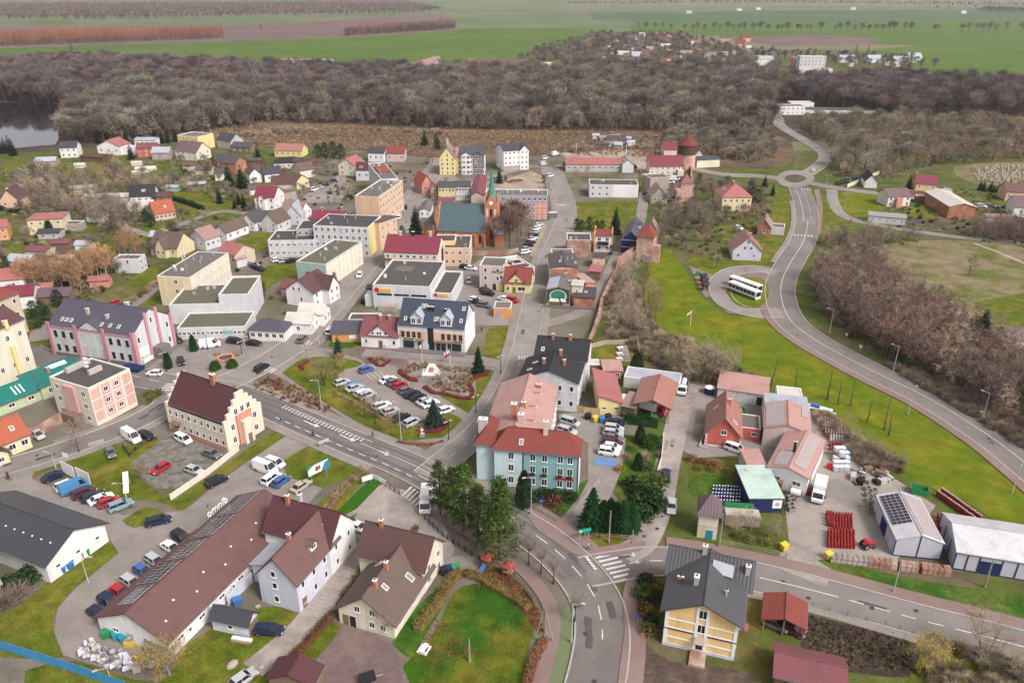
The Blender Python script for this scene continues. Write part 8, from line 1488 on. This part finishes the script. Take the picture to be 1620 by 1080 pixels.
fence([(911,651),(923,654),(948,657)],1.8,'yellow board fence beside the storehouse','wood_yellow',2.0,'board_fence'); fence([(672,822),(700,848),(735,872),(770,893)],1.1,'dark wooden rail fence behind the green trees','w_darkwood',1.6,'rail_fence',rails=True,post='w_darkwood'); fence([(800,900),(830,930),(845,955)],1.1,'low brown rail fence round the playground','w_wood',1.6,'rail_fence',rails=True); fence([(1285,960),(1340,975),(1400,990),(1445,1003)],1.2,'thin rail fence along the dug garden','wood_grey',2.4,'rail_fence',rails=True); fence([(905,816),(935,778),(948,765)],1.2,'grey rail fence beside the townhouse garden','galv',1.8,'rail_fence',rails=True,post='galv'); fence([(835,800),(868,818),(880,826)],.9,'low rail fence in front of the crimson bush','wood_grey',1.8,'rail_fence',rails=True); fence([(1138,862),(1190,872),(1243,884)],1.2,'thin rail fence along the tower lawn','wood_grey',2.2,'rail_fence',rails=True); fence([(925,850),(963,851),(1005,855)],1.,'reddish rail fence in front of the garden conifers','w_oldbrick',2.,'rail_fence',rails=True); fence([(195,708),(205,722),(225,705),(248,696)],1.1,'dark wire fence round the street tree strip','dark',2.2,'rail_fence',rails=True,post='dark'); fence([(610,770),(632,783)],1.2,'dark gate fence at the end of the bright lawn','dark',1.4,'rail_fence',rails=True,post='dark')
wall([(270,791),(330,750),(378,712)],1.3,.25,'w_cream','low beige wall between gravel yard and lane'); wall([(361,957),(400,920)],2.,.2,'w_lilac','lilac garden wall left of the two-wing house'); wall([(140,706),(165,699)],.8,.25,'w_stone','low stone wall at the street tree'); wall([(1113,690),(1106,708),(1120,712)],.6,.25,'w_rosebeige','low wall round the red house verge'); wall([(1050,690),(1046,730),(1040,748)],1.,.15,'w_cream','pale fence wall between garden and lane'); wall([(545,820),(567,808),(602,772),(612,766)],.35,.9,'concrete','pale concrete edge beside the bright lawn')
wall([(1004,408),(992,414),(979,421),(976,430),(966,452),(952,478),(948,505),(938,530),(928,548)],[4.6,4.,3.2,1.2,2.6,1.4,2.4,1.2,.8],.9,'w_oldbrick','old brick town wall running down from the gate tower'); wall([(1094,320),(1098,300),(1093,285),(1094,268)],[2.6,1.8,2.6,2.2],.9,'w_oldbrick','old brick town wall between the slim tower and the round tower'); wall([(695,402),(745,404),(800,404),(820,398)],1.6,.4,'w_oldbrick','red brick churchyard wall'); wall([(925,553),(955,545),(1008,543),(1011,558)],1.2,.4,'w_stone','grey retaining wall above the round lawn'); wall([(1340,297),(1362,288),(1390,276)],1.8,.2,'w_cream','pale wall behind the roundabout yard'); wall([(100,668),(60,690),(40,700)],2.6,.3,'w_oldbrick','old brick and stone yard wall left of the pink block')
g=P(993,572); t=thing('garden_steps','straight grey stone steps down to the round lawn','steps',(g.x,g.y,0)); sm=MB().box(-.9,0,0,.9,.42,.16,'concrete').mesh('step')
for i in range(12):link('step',sm,t,(0,i*.72,.02+.06*i))
for px,py in ((981,553),(980,562),(980,570)):g=P(px,py); tag(link('picnic_table',MB().box(-.8,-.4,.68,.8,.4,.75,'white').box(-.8,-.9,.4,.8,-.65,.46,'white').box(-.8,.65,.4,.8,.9,.46,'white').box(-.6,-.8,0,-.5,.8,.68,'white').box(.5,-.8,0,.6,.8,.68,'white').mesh('picnic_table'),None,(g.x,g.y,.05),.3),'white picnic table on the round lawn','table','picnic tables on the round lawn')
g=P(671,1030); tag(link('garden_bench',MB().box(-.9,-.35,.7,.9,.35,.76,'white').box(-.9,-.8,.4,.9,-.55,.46,'white').box(-.9,.55,.4,.9,.8,.46,'white').box(-.7,-.7,0,-.6,.7,.7,'white').box(.6,-.7,0,.7,.7,.7,'white').mesh('garden_bench'),None,(g.x,g.y,.05),1.2),'white garden table with benches beside the big lawn','table')
# --- slab path beside the white house: each concrete slab a piece
R_p=spline([P(*p) for p in ((505,968),(528,940),(552,910),(575,880))],5); t=thing('slab_path','path of worn concrete slabs between white house and brown hedge','path'); t['kind']='structure'; del t['category']
for i in range(len(R_p)-1):
    d=R_p[i+1]-R_p[i]; a=atan2(d.y,d.x)
    for s in (-1,1):k=min(d.length,2.2)-.08; link('slab',MB().box(0,-.95,0,d.length-.07,.95,.05+RT.uniform(0,.03),'concrete').mesh('slab'),t,(R_p[i].x-s*.99*sin(a),R_p[i].y+s*.99*cos(a),.125),a)
# --- works yard
gc={c:MB().cyl(0,0,0,.95,.23,m,9).ball((0,0,.95),.23,.23,.14,m,9,4).cyl(0,0,1.05,1.25,.12,cap,7,.15).mesh('gas_cylinder') for c,m,cap in (('red','gas_red','gas_red'),('redwhite','gas_red','gas_grey'),('grey','gas_grey','gas_grey'),('navy','gas_navy','white'))}
def cylinders(p0,p1,p2,nu,nv,col,label,group,name='gas_cylinder'):
    A,B,C=P(*p0),P(*p1),P(*p2)
    for i in range(nu):
        for j in range(nv):q=A+(B-A)*(i/max(nu-1,1))+(C-A)*(j/max(nv-1,1)); tag(link(name,gc[col],None,(q.x+RT.uniform(-.03,.03),q.y+RT.uniform(-.03,.03),.1),0,(1,1,RT.uniform(.96,1.04))),label,'gas cylinder',group)
cylinders((1305,690),(1330,692),(1304,668),7,7,'redwhite','red gas cylinder in the block at the top of the yard fence','cylinders at the yard fence'); cylinders((1313,700),(1331,702),(1313,694),5,3,'grey','grey-white gas cylinder among the fence blocks','grey cylinders at the yard fence'); cylinders((1312,712),(1331,714),(1312,706),5,2,'red','red gas cylinder in front of the grey ones','cylinders in front of the grey ones')
cylinders((1309,832),(1316,833),(1307,816),3,4,'red','red gas cylinder in the small block beside the big one','small cylinder block'); cylinders((1318,838),(1346,840),(1318,818),7,5,'red','red gas cylinder in the upper half of the big yard block','upper big cylinder block'); cylinders((1310,866),(1350,868),(1310,844),9,6,'red','red gas cylinder in the lower half of the big yard block','lower big cylinder block'); cylinders((1482,784),(1543,828),(1489,780),21,2,'redwhite','red gas cylinder in the long double row behind the halls','long row behind the halls'); cylinders((1485,842),(1496,844),(1483,820),3,5,'red','red gas cylinder between the two white halls','cylinders between the halls'); cylinders((1257,783),(1280,784),(1257,780),6,2,'red','red gas cylinder by the white tank','cylinders by the white tank'); cylinders((1125,798),(1168,800),(1128,776),10,5,'navy','navy cylinder with white cap behind the transformer tower','navy cylinders','navy_cylinder')
cr=MB(); [cr.box(*q,'wood_grey') for q in ((-.6,-.5,0,.6,.5,.1),(-.6,-.5,.1,-.52,.5,.8),(.52,-.5,.1,.6,.5,.8),(-.52,-.5,.1,.52,-.42,.8),(-.52,.42,.1,.52,.5,.8))]; cr=cr.mesh('crate')
for i,(px,py) in enumerate([(1372+9.5*c+1.2*r,776+9*r+3*c) for r in range(5) for c in range(2)]+[(1392+r,792+8.5*r) for r in range(4)]+[(1250+1.5*(i%2),790+6*i) for i in range(4)]+[(1262,790)]):g=P(px,py); tag(link('crate',cr,None,(g.x,g.y,.1),.1,1.),'grey open wooden crate in the yard stack' if i<14 else 'grey open crate in front of the mint workshop','crate','crates in the yard' if i<14 else 'crates at the workshop')
ibc=MB().box(-.55,-.5,.15,.55,.5,1.1,'white').box(-.6,-.55,0,.6,.55,.14,'wood_grey'); [ibc.box(-.58,y,.14,.58,y+.03,1.14,'galv') for y in (-.54,0,.51)]; ibc=ibc.mesh('tank_cage')
for i in range(12):g=P(1322+8*(i%3),722+7.5*(i//3)); tag(link('tank_cage',ibc,None,(g.x,g.y,.1+(1.16 if i in (0,1,4) else 0)),.1),'white caged liquid tank at the yard fence','tank','caged tanks'); 
for i,(px,py) in enumerate(((1336,712),(1340,718),(1339,726))):g=P(px,py); tag(link('plastic_box',MB().box(-.6,-.5,0,.6,.5,.9,'plastic_blue').box(-.65,-.55,.9,.65,.55,.98,'plastic_blue').mesh('plastic_box'),None,(g.x,g.y,.1)),ORD[i]+' blue plastic box from the top beside the caged tanks','box')
for i in range(26):g=P(1348+RT.uniform(0,62),742+RT.uniform(0,24)); s=RT.uniform(.4,1.1); tag(link('scrap_piece',MB().box(-s,-s*.5,0,s,s*.5,s*RT.uniform(.5,1.3),RT.choice(['dark','galv','wood_grey','w_brown','w_grey'])).tube((-s,0,.2),(s,.3,s*1.2),.06,.06,'galv',5).mesh('scrap_piece'),None,(g.x,g.y,.1),RT.uniform(0,3)),'grey scrap piece in the heap at the yard fence','scrap','scrap heap')
def skip(px,py,rz,L,w,h,m,label,name='skip'):
    g=P(px,py); mb=MB(); b=[(-L*.4,-w/2,0),(L*.4,-w/2,0),(L*.4,w/2,0),(-L*.4,w/2,0)]; t=[(-L/2,-w/2*1.1,h),(L/2,-w/2*1.1,h),(L/2,w/2*1.1,h),(-L/2,w/2*1.1,h)]; i=[(x*.92,y*.9,h) for x,y,z in t]; j=[(x*.9,y*.85,.25) for x,y,z in b]
    mb.add(b+t+i+j,[(0,1,5,4),(1,2,6,5),(2,3,7,6),(3,0,4,7),(4,5,9,8),(5,6,10,9),(6,7,11,10),(7,4,8,11),(8,9,13,12),(9,10,14,13),(10,11,15,14),(11,8,12,15),(12,13,14,15)],m); tag(link(name,mb.mesh(name),None,(g.x,g.y,.1),rz),label,'skip')
skip(1453,780,-.4,3.2,1.8,1.3,'plastic_green','green open skip behind the solar hall'); skip(1168,654,.1,3,1.6,1.2,'plastic_green','bright green machine tub beside the red house'); skip(1313,741,0,1.2,1.,.8,'sign_red','small red tub by the caged tanks','tub'); skip(1326,740,0,1.4,1.2,.9,'w_navy','small navy tub by the caged tanks','tub'); skip(1104,436,0,1.6,1.,1.2,'plastic_green','green dumpster at the bus loop path','dumpster')
g=P(1122,622); tag(link('water_tank',MB().tube((0,0,0),(0,0,1.6),1.2,1.2,'w_navy',14).tube((0,0,1.6),(0,0,1.9),1.25,.5,'white',14).mesh('water_tank'),None,(g.x,g.y,.1)),'round dark blue tank with white lid at the garage row','tank')
g=P(1172,826); t=thing('container','grey-beige container with green tarpaulin frame behind it','container',(g.x,g.y,.1),-.12); MB().box(-3.1,-1.2,0,3.1,1.2,2.2,'w_stone').obj('body',t); MB().box(-3.,-1.1,2.205,3.,1.1,2.25,'r_cream').obj('roof',t); MB().slab([(-3,1.5,1.2),(2.2,1.5,1.2),(2.2,1.6,3.1),(-3,1.6,3.1)],.06,'plastic_green').obj('tarpaulin',t); [MB().box(-3.1+i*.62,-1.24,.1,-3.02+i*.62,-1.205,2.15,'w_grey').obj('rib',t) for i in range(11)]
g=P(1300,652); t=thing('boat_trailer','white and blue boat trailer by the store','trailer',(g.x,g.y,.1),-.5); MB().tube((-3,0,.8),(2.2,0,.8),.7,.5,'white',8).obj('hull',t); MB().box(-2.6,-.6,1.1,-.6,.6,1.6,'car_blue').obj('cabin',t); MB().box(-3,-.4,.3,3.2,.4,.4,'galv').obj('frame',t); [link('wheel',CM['wheel','van'],t,(-.6,s*.7,.35)) for s in (-1,1)]
pal=MB().box(-.6,-.5,0,.6,.5,.14,'wood'); [pal.box(-.56+(i%3)*.38,-.46+j*.46,.15+k*.26,-.2+(i%3)*.38,-.03+j*.46,.39+k*.26,'w_oldbrick') for i in range(3) for j in range(2) for k in range(4)]; palb=pal.mesh('brick_pallet')
pals=MB().box(-.6,-.5,0,.6,.5,.14,'wood').box(-.56,-.46,.15,.56,.46,1.1,'concrete').box(-.57,-.47,.5,.57,.47,.56,'white').mesh('block_pallet')
for i in range(22):
    t=i/21; px,py=1318+178*t,888+22*t
    if i in (12,16):continue
    for k in range(2 if i%4 else 1):g=P(px,py-5*k); tag(link('brick_pallet' if i>6 else 'block_pallet',palb if i>6 else pals,None,(g.x,g.y,.1+(1.2 if False else 0)),-.12),'pallet of old bricks along the yard edge' if i>6 else 'pallet of pale blocks along the yard edge','pallet','brick pallets' if i>6 else 'block pallets')
# --- bins, sacks, small yard things on the left
def bin_(px,py,m,label,w=1.3,d=1.,h=1.2,lid=None):
    g=P(px,py); o=thing('waste_container',label,'waste container',(g.x,g.y,.1),radians(28)); MB().add([(-w*.44,-d*.42,.15),(w*.44,-d*.42,.15),(w*.44,d*.42,.15),(-w*.44,d*.42,.15),(-w/2,-d/2,h),(w/2,-d/2,h),(w/2,d/2,h),(-w/2,d/2,h)],[(3,2,1,0),(0,1,5,4),(1,2,6,5),(2,3,7,6),(3,0,4,7)],m).obj('body',o); MB().slab([(-w/2-.03,-d/2-.03,h+.05),(w/2+.03,-d/2-.03,h+.05),(w/2+.03,d/2+.03,h+.22),(-w/2-.03,d/2+.03,h+.22)],.08,lid or m).obj('lid',o); [MB().cyl(x,y,0,.15,.08,'rubber',6).obj('wheel',o) for x in (-w*.35,w*.35) for y in (-d*.3,d*.3)]
for a in ((99,906,'plastic_blue','blue waste container by the white hall, left one'),(112,899,'plastic_blue','blue waste container by the white hall, right one'),(119,889,'plastic_yellow','yellow waste container by the white hall'),(128,884,'w_oldbrick','brownish waste container by the white hall'),(137,878,'plastic_green','green waste container by the white hall'),(151,866,'dark','black waste container at the hall corner'),(187,1010,'plastic_teal','teal waste container at the hall gable, left one'),(198,1014,'plastic_teal','teal waste container at the hall gable, right one'),(213,1014,'galv','grey waste container beside the teal ones'),(170,1008,'plastic_green','dark green waste container left of the teal ones'),(942,667,'plastic_yellow','yellow waste container by the storehouse'),(930,663,'dark','black waste container by the storehouse'),(952,668,'plastic_blue','blue waste container by the storehouse'),(962,664,'dark','dark waste container at the storehouse corner'),(703,908,'dark','dark waste container by the cream villa, left one'),(712,906,'w_navy','navy waste container by the cream villa'),(721,904,'plastic_green','dull green waste container by the cream villa'),(377,957,'plastic_blue','blue tub in the garden by the lilac wall'),(1240,870,'plastic_yellow','yellow bin at the tower lawn corner'),(1310,884,'plastic_yellow','yellow bin at the yard gate'),(1035,665,'plastic_green','pale green bin behind the thuja hedge')):bin_(*a)
sk=[MB().ball((0,0,.45),.6,.5,.5,'sack',9,6).ball((0,0,.95),.18,.18,.15,'sack',6,4).mesh('sack'),MB().ball((0,0,.35),.7,.5,.4,'sack',9,6).mesh('sack'),MB().add([(-.6,-.4,0),(.5,-.5,0),(.6,.5,.05),(-.5,.45,0),(-.4,-.3,.7),(.3,-.35,.9),(.45,.3,.75),(-.3,.35,.95)],[(0,1,5,4),(1,2,6,5),(2,3,7,6),(3,0,4,7),(4,5,6,7)],'w_lilac').mesh('sack'),MB().ball((0,0,.3),.5,.4,.35,'w_rosebeige',7,4).mesh('sack'),MB().ball((0,0,.3),.5,.4,.4,'w_dgrey',7,4).mesh('sack')]
for q in sprinkle([(127,1026),(150,1018),(170,1030),(205,1034),(215,1062),(195,1066),(130,1042)],58,31):tag(link('sack',RT.choice(sk),None,(q[0],q[1],.08+RT.choice([0,0,.5])),RT.uniform(0,6),RT.uniform(.5,.95)),'rubbish sack in the heap beyond the long hall','sack','heap of rubbish sacks')
for i,(px,py) in enumerate(((206,1020),(222,1042),(228,1052),(235,1046),(242,1050),(218,1058))):g=P(px,py); tag(link('scrap_piece',MB().box(-.7,-.5,0,.7,.5,.9,RT.choice(['dark','w_brown','plastic_yellow','w_grey'])).box(-.4,-.3,.9,.5,.3,1.2,'wood_grey').mesh('scrap_piece'),None,(g.x,g.y,.05),i),ORD[i]+' piece of junk from the left under the yellowish bare tree','junk')
g=P(255,1032); tag(link('junk_shelter',MB().slab([(-2,-1.5,1.6),(2,-1.5,1.6),(2,1.5,2.2),(-2,1.5,2.2)],.1,'r_moss').box(-1.9,-1.4,0,-1.8,-1.3,1.5,'wood').box(1.8,-1.4,0,1.9,-1.3,1.5,'wood').box(-1.9,1.2,0,-1.8,1.3,2.,'wood').box(1.8,1.2,0,1.9,1.3,2.,'wood').mesh('junk_shelter'),None,(g.x,g.y,0),.4),'small mossy lean-to at the end of the long hall','shelter')
g=P(383,1012); tag(link('plank_stack',MB().box(-1.6,-.3,0,1.6,.3,.35,'white').box(-1.4,-.7,0,1.5,-.35,.2,'wood').mesh('plank_stack'),None,(g.x,g.y,.05),-.2),'white and brown planks lying beside the lilac garage','planks')
for px,py,s in ((368,1052,1.),(384,1068,.8),(414,1056,.5),(408,960,.5)):g=P(px,py); tag(link('boulder',MB().ball((0,0,.2),s,s*.7,s*.5,'w_stone',8,5).mesh('boulder'),None,(g.x,g.y,0),s),'pale boulder on the rough grass below the garage','boulder','boulders on the rough grass')
g=P(582,1078); t=thing('trailer','black covered trailer on the red-brown driveway','trailer',(g.x,g.y,.1),.4); MB().box(-1.1,-.7,.5,1.1,.7,1.2,'dark').obj('box',t); MB().tube((1.1,0,.5),(2.2,0,.45),.05,.05,'galv',5).obj('drawbar',t); [link('wheel',CM['wheel','hatchback'],t,(0,s*.8,.33)) for s in (-1,1)]
# playground
g=P(790,905); t=thing('play_tower','red roofed play towers with blue slide in the playground','playground',(g.x,g.y,.05),-.5)
for x in (-2.2,1.8):
    [MB().box(x+dx-.06,dy-.06,0,x+dx+.06,dy+.06,2.4,'play_red').obj('post',t) for dx in (-.7,.7) for dy in (-.7,.7)]; MB().box(x-.8,-.8,1.1,x+.8,.8,1.2,'wood').obj('deck',t); MB().add([(x-.95,-.95,2.3),(x+.95,-.95,2.3),(x+.95,.95,2.3),(x-.95,.95,2.3),(x,0,3.3)],[(0,1,4),(1,2,4),(2,3,4),(3,0,4)],'play_red').obj('roof',t)
MB().slab([(-3.2,-3.2,.15),(-2.4,-3.2,.15),(-2.0,-.8,1.2),(-2.8,-.8,1.2)],.08,'plastic_blue').obj('slide',t); MB().box(-1.4,-.15,1.1,1.,.15,1.2,'wood').obj('bridge',t)
# noticeboards by the bus loop, cemetery
for i,(px,py) in enumerate(((1112,445),(1114,452),(1115,459))):g=P(px,py); t=thing('notice_hut',ORD[i]+' wooden notice hut from the top beside the bus loop path','hut',(g.x,g.y,.1),.3); MB().box(-.9,-.5,0,-.8,.5,2,'w_wood').box(.8,-.5,0,.9,.5,2,'w_wood').box(-.8,.3,.6,.8,.4,2,'w_wood').obj('frame',t); MB().add([(-1.2,-.9,1.9),(1.2,-.9,1.9),(1.2,.9,1.9),(-1.2,.9,1.9),(-1.2,0,2.8),(1.2,0,2.8)],[(0,1,5,4),(2,3,4,5),(0,4,3),(1,2,5)],'w_darkwood').obj('roof',t)
gv=MB().box(-.5,-.9,0,.5,.9,.3,'concrete').box(-.5,.7,.3,.5,.9,1.2,'w_stone').mesh('gravestone')
for q in sprinkle([(1540,272),(1570,264),(1640,262),(1640,274),(1600,290),(1548,288)],110,41):tag(link('gravestone',gv,None,(q[0],q[1],.05),.5+RT.uniform(-.1,.1),RT.uniform(.8,1.3)),'pale gravestone in the cemetery beyond the brick house','gravestone','gravestones of the cemetery')
for i in range(5):g=P(895+i*22,246+(i%2)*5); tag(link('earth_heap',MB().ball((0,0,.2),4,3,1.4,'sand',10,6).mesh('earth_heap'),None,(g.x,g.y,0),i),ORD[i]+' heap of pale earth from the left on the building site','earth heap')
# --- people
def person(px,py,face,label,top_='cloth_dark',leg='cloth_dark',stride=.22,bike=False):
    g=P(px,py); o=thing('person' if not bike else 'cyclist',label,'person',(g.x,g.y,.24),heading(px,py,face)); z0=.35 if bike else 0
    V,E,R_=[],[],[]
    def ch(pts,par=None):
        for k,(x,y,z,r) in enumerate(pts):
            V.append((x,y,z+z0)); R_.append(r)
            if par is not None or k:E.append((len(V)-2 if k else par,len(V)-1))
        return len(V)-1
    ch([(0,0,.92,.15)]); a=ch([(.01,0,1.15,.14),(.02,0,1.38,.16),(.02,0,1.5,.07),(.03,0,1.56,.06)],0); hd=ch([(.04,0,1.66,.1),(.03,0,1.76,.085)],a)
    for s in (-1,1):
        if bike:ch([(.05,s*.1,.88,.1),(.38,s*.11,.62+.1*s,.075),(.2,s*.12,.2+.12*s,.05),(.33,s*.12,.15+.12*s,.04)],0); ch([(.04,s*.2,1.4,.07),(.3,s*.24,1.2,.05),(.52,s*.22,1.08,.04)],2)
        else:ch([(.0,s*.1,.86,.105),(s*stride*.5,s*.1,.48,.075),(s*stride*(1 if s>0 else 1.35),s*.1,.09,.05),(s*stride+.16,s*.1,.05,.042)],0); ch([(.02,s*.21,1.4,.07),(-s*.08,s*.26,1.12,.052),(-s*.06+.08,s*.25,.88,.04),(-s*.04+.12,s*.245,.78,.035)],2)
    me=bpy.data.meshes.new('body'); me.from_pydata(V,E,[]); b=link('body',me,o); md=b.modifiers.new('skin','SKIN'); md.use_smooth_shade=True
    for v,r in zip(me.skin_vertices[0].data,R_):v.radius=(r,r)
    me.skin_vertices[0].data[0].use_root=True; b.modifiers.new('sub','SUBSURF').levels=1; b.modifiers['sub'].render_levels=1
    dg=bpy.context.evaluated_depsgraph_get(); m2=bpy.data.meshes.new_from_object(b.evaluated_get(dg)); b.modifiers.clear(); b.data=m2; m2.materials.clear()
    for m in (top_,leg,'skin','rubber'):m2.materials.append(M(m))
    for p in m2.polygons:z=p.center.z-z0; p.material_index=2 if z>1.5 or (z<.84 and abs(p.center.y)>.2) else (3 if z<.1 else (1 if z<.9 else 0))
    MB().ball((.02,0,1.74+z0),.115,.105,.09,'hair',10,6).obj('hair',o)
    if bike:
        for x in (-.5,.55):mb=MB(); n=16; mb.add([(x+q*cos(2*pi*i/n),y,.34+q*sin(2*pi*i/n)) for q in (.34,.29) for y in (-.02,.02) for i in range(n)],[(j*n+i,j*n+(i+1)%n,((j+1)%2+2*(j//2))*n+(i+1)%n,((j+1)%2+2*(j//2))*n+i) for j in (0,2) for i in range(n)]+[(i,(i+1)%n,2*n+(i+1)%n,2*n+i) for i in range(n)]+[(n+i,n+(i+1)%n,3*n+(i+1)%n,3*n+i) for i in range(n)],'rubber').obj('wheel',o)
        MB().tube((-.5,0,.34),(0,0,.34),.02,.02,'dark',5).tube((0,0,.34),(-.15,0,1.2),.02,.02,'dark',5).tube((0,0,.34),(.45,0,.95),.02,.02,'dark',5).tube((-.12,0,.95),(.45,0,.95),.02,.02,'dark',5).tube((.55,0,.34),(.42,0,1.12),.02,.02,'dark',5).tube((.48,-.25,1.4),(.48,.25,1.4),.015,.015,'dark',5).tube((.42,0,1.1),(.48,0,1.4),.015,.015,'dark',5).obj('frame',o)
person(496,692,(-10,-3),'person in dark clothes walking at the meadow corner by the main road'); person(590,693,(10,4),'person in dark blue walking on the pavement beside the car park island','cloth_blue'); person(1549,978,(-10,-2),'person in a pale top walking on the pink pavement by the lower road','cloth_pale'); person(930,871,(8,2),'person in dark trousers standing at the junction kerb','cloth_pale'); person(14,760,(16,3),'cyclist in dark clothes riding at the left edge',bike=True); person(757,862,(6,3),'person in black with pale hat on the path under the green trees'); person(762,526,(2,-6),'person in dark clothes on the path beside the office house'); person(561,862,(4,-6),'person in dark clothes near the white house door')

# text becomes mesh so that every object is plain geometry
dg=bpy.context.evaluated_depsgraph_get()
for o in [o for o in S.objects if o.type=='FONT']:
    me=bpy.data.meshes.new_from_object(o.evaluated_get(dg)); n=link('sign_letters',me,o.parent); n.location=o.location; n.rotation_euler=o.rotation_euler; bpy.data.objects.remove(o)

# --- the air: thin haze over the whole plain
hz=MB().box(-13000,-70,-1.5,13000,13500,110,'dark'); hm=bpy.data.materials.new('haze'); hm.use_nodes=True; n=hm.node_tree.nodes; n.clear(); ou=n.new('ShaderNodeOutputMaterial'); pv=n.new('ShaderNodeVolumePrincipled'); pv.inputs['Color'].default_value=(.93,.90,.95,1); pv.inputs['Density'].default_value=HAZE; pv.inputs['Anisotropy'].default_value=.2; hm.node_tree.links.new(pv.outputs[0],ou.inputs['Volume'])
me=hz.mesh('haze'); me.materials.clear(); me.materials.append(hm); tag(link('haze',me),'thin pale haze over the plain',None,None,'stuff')
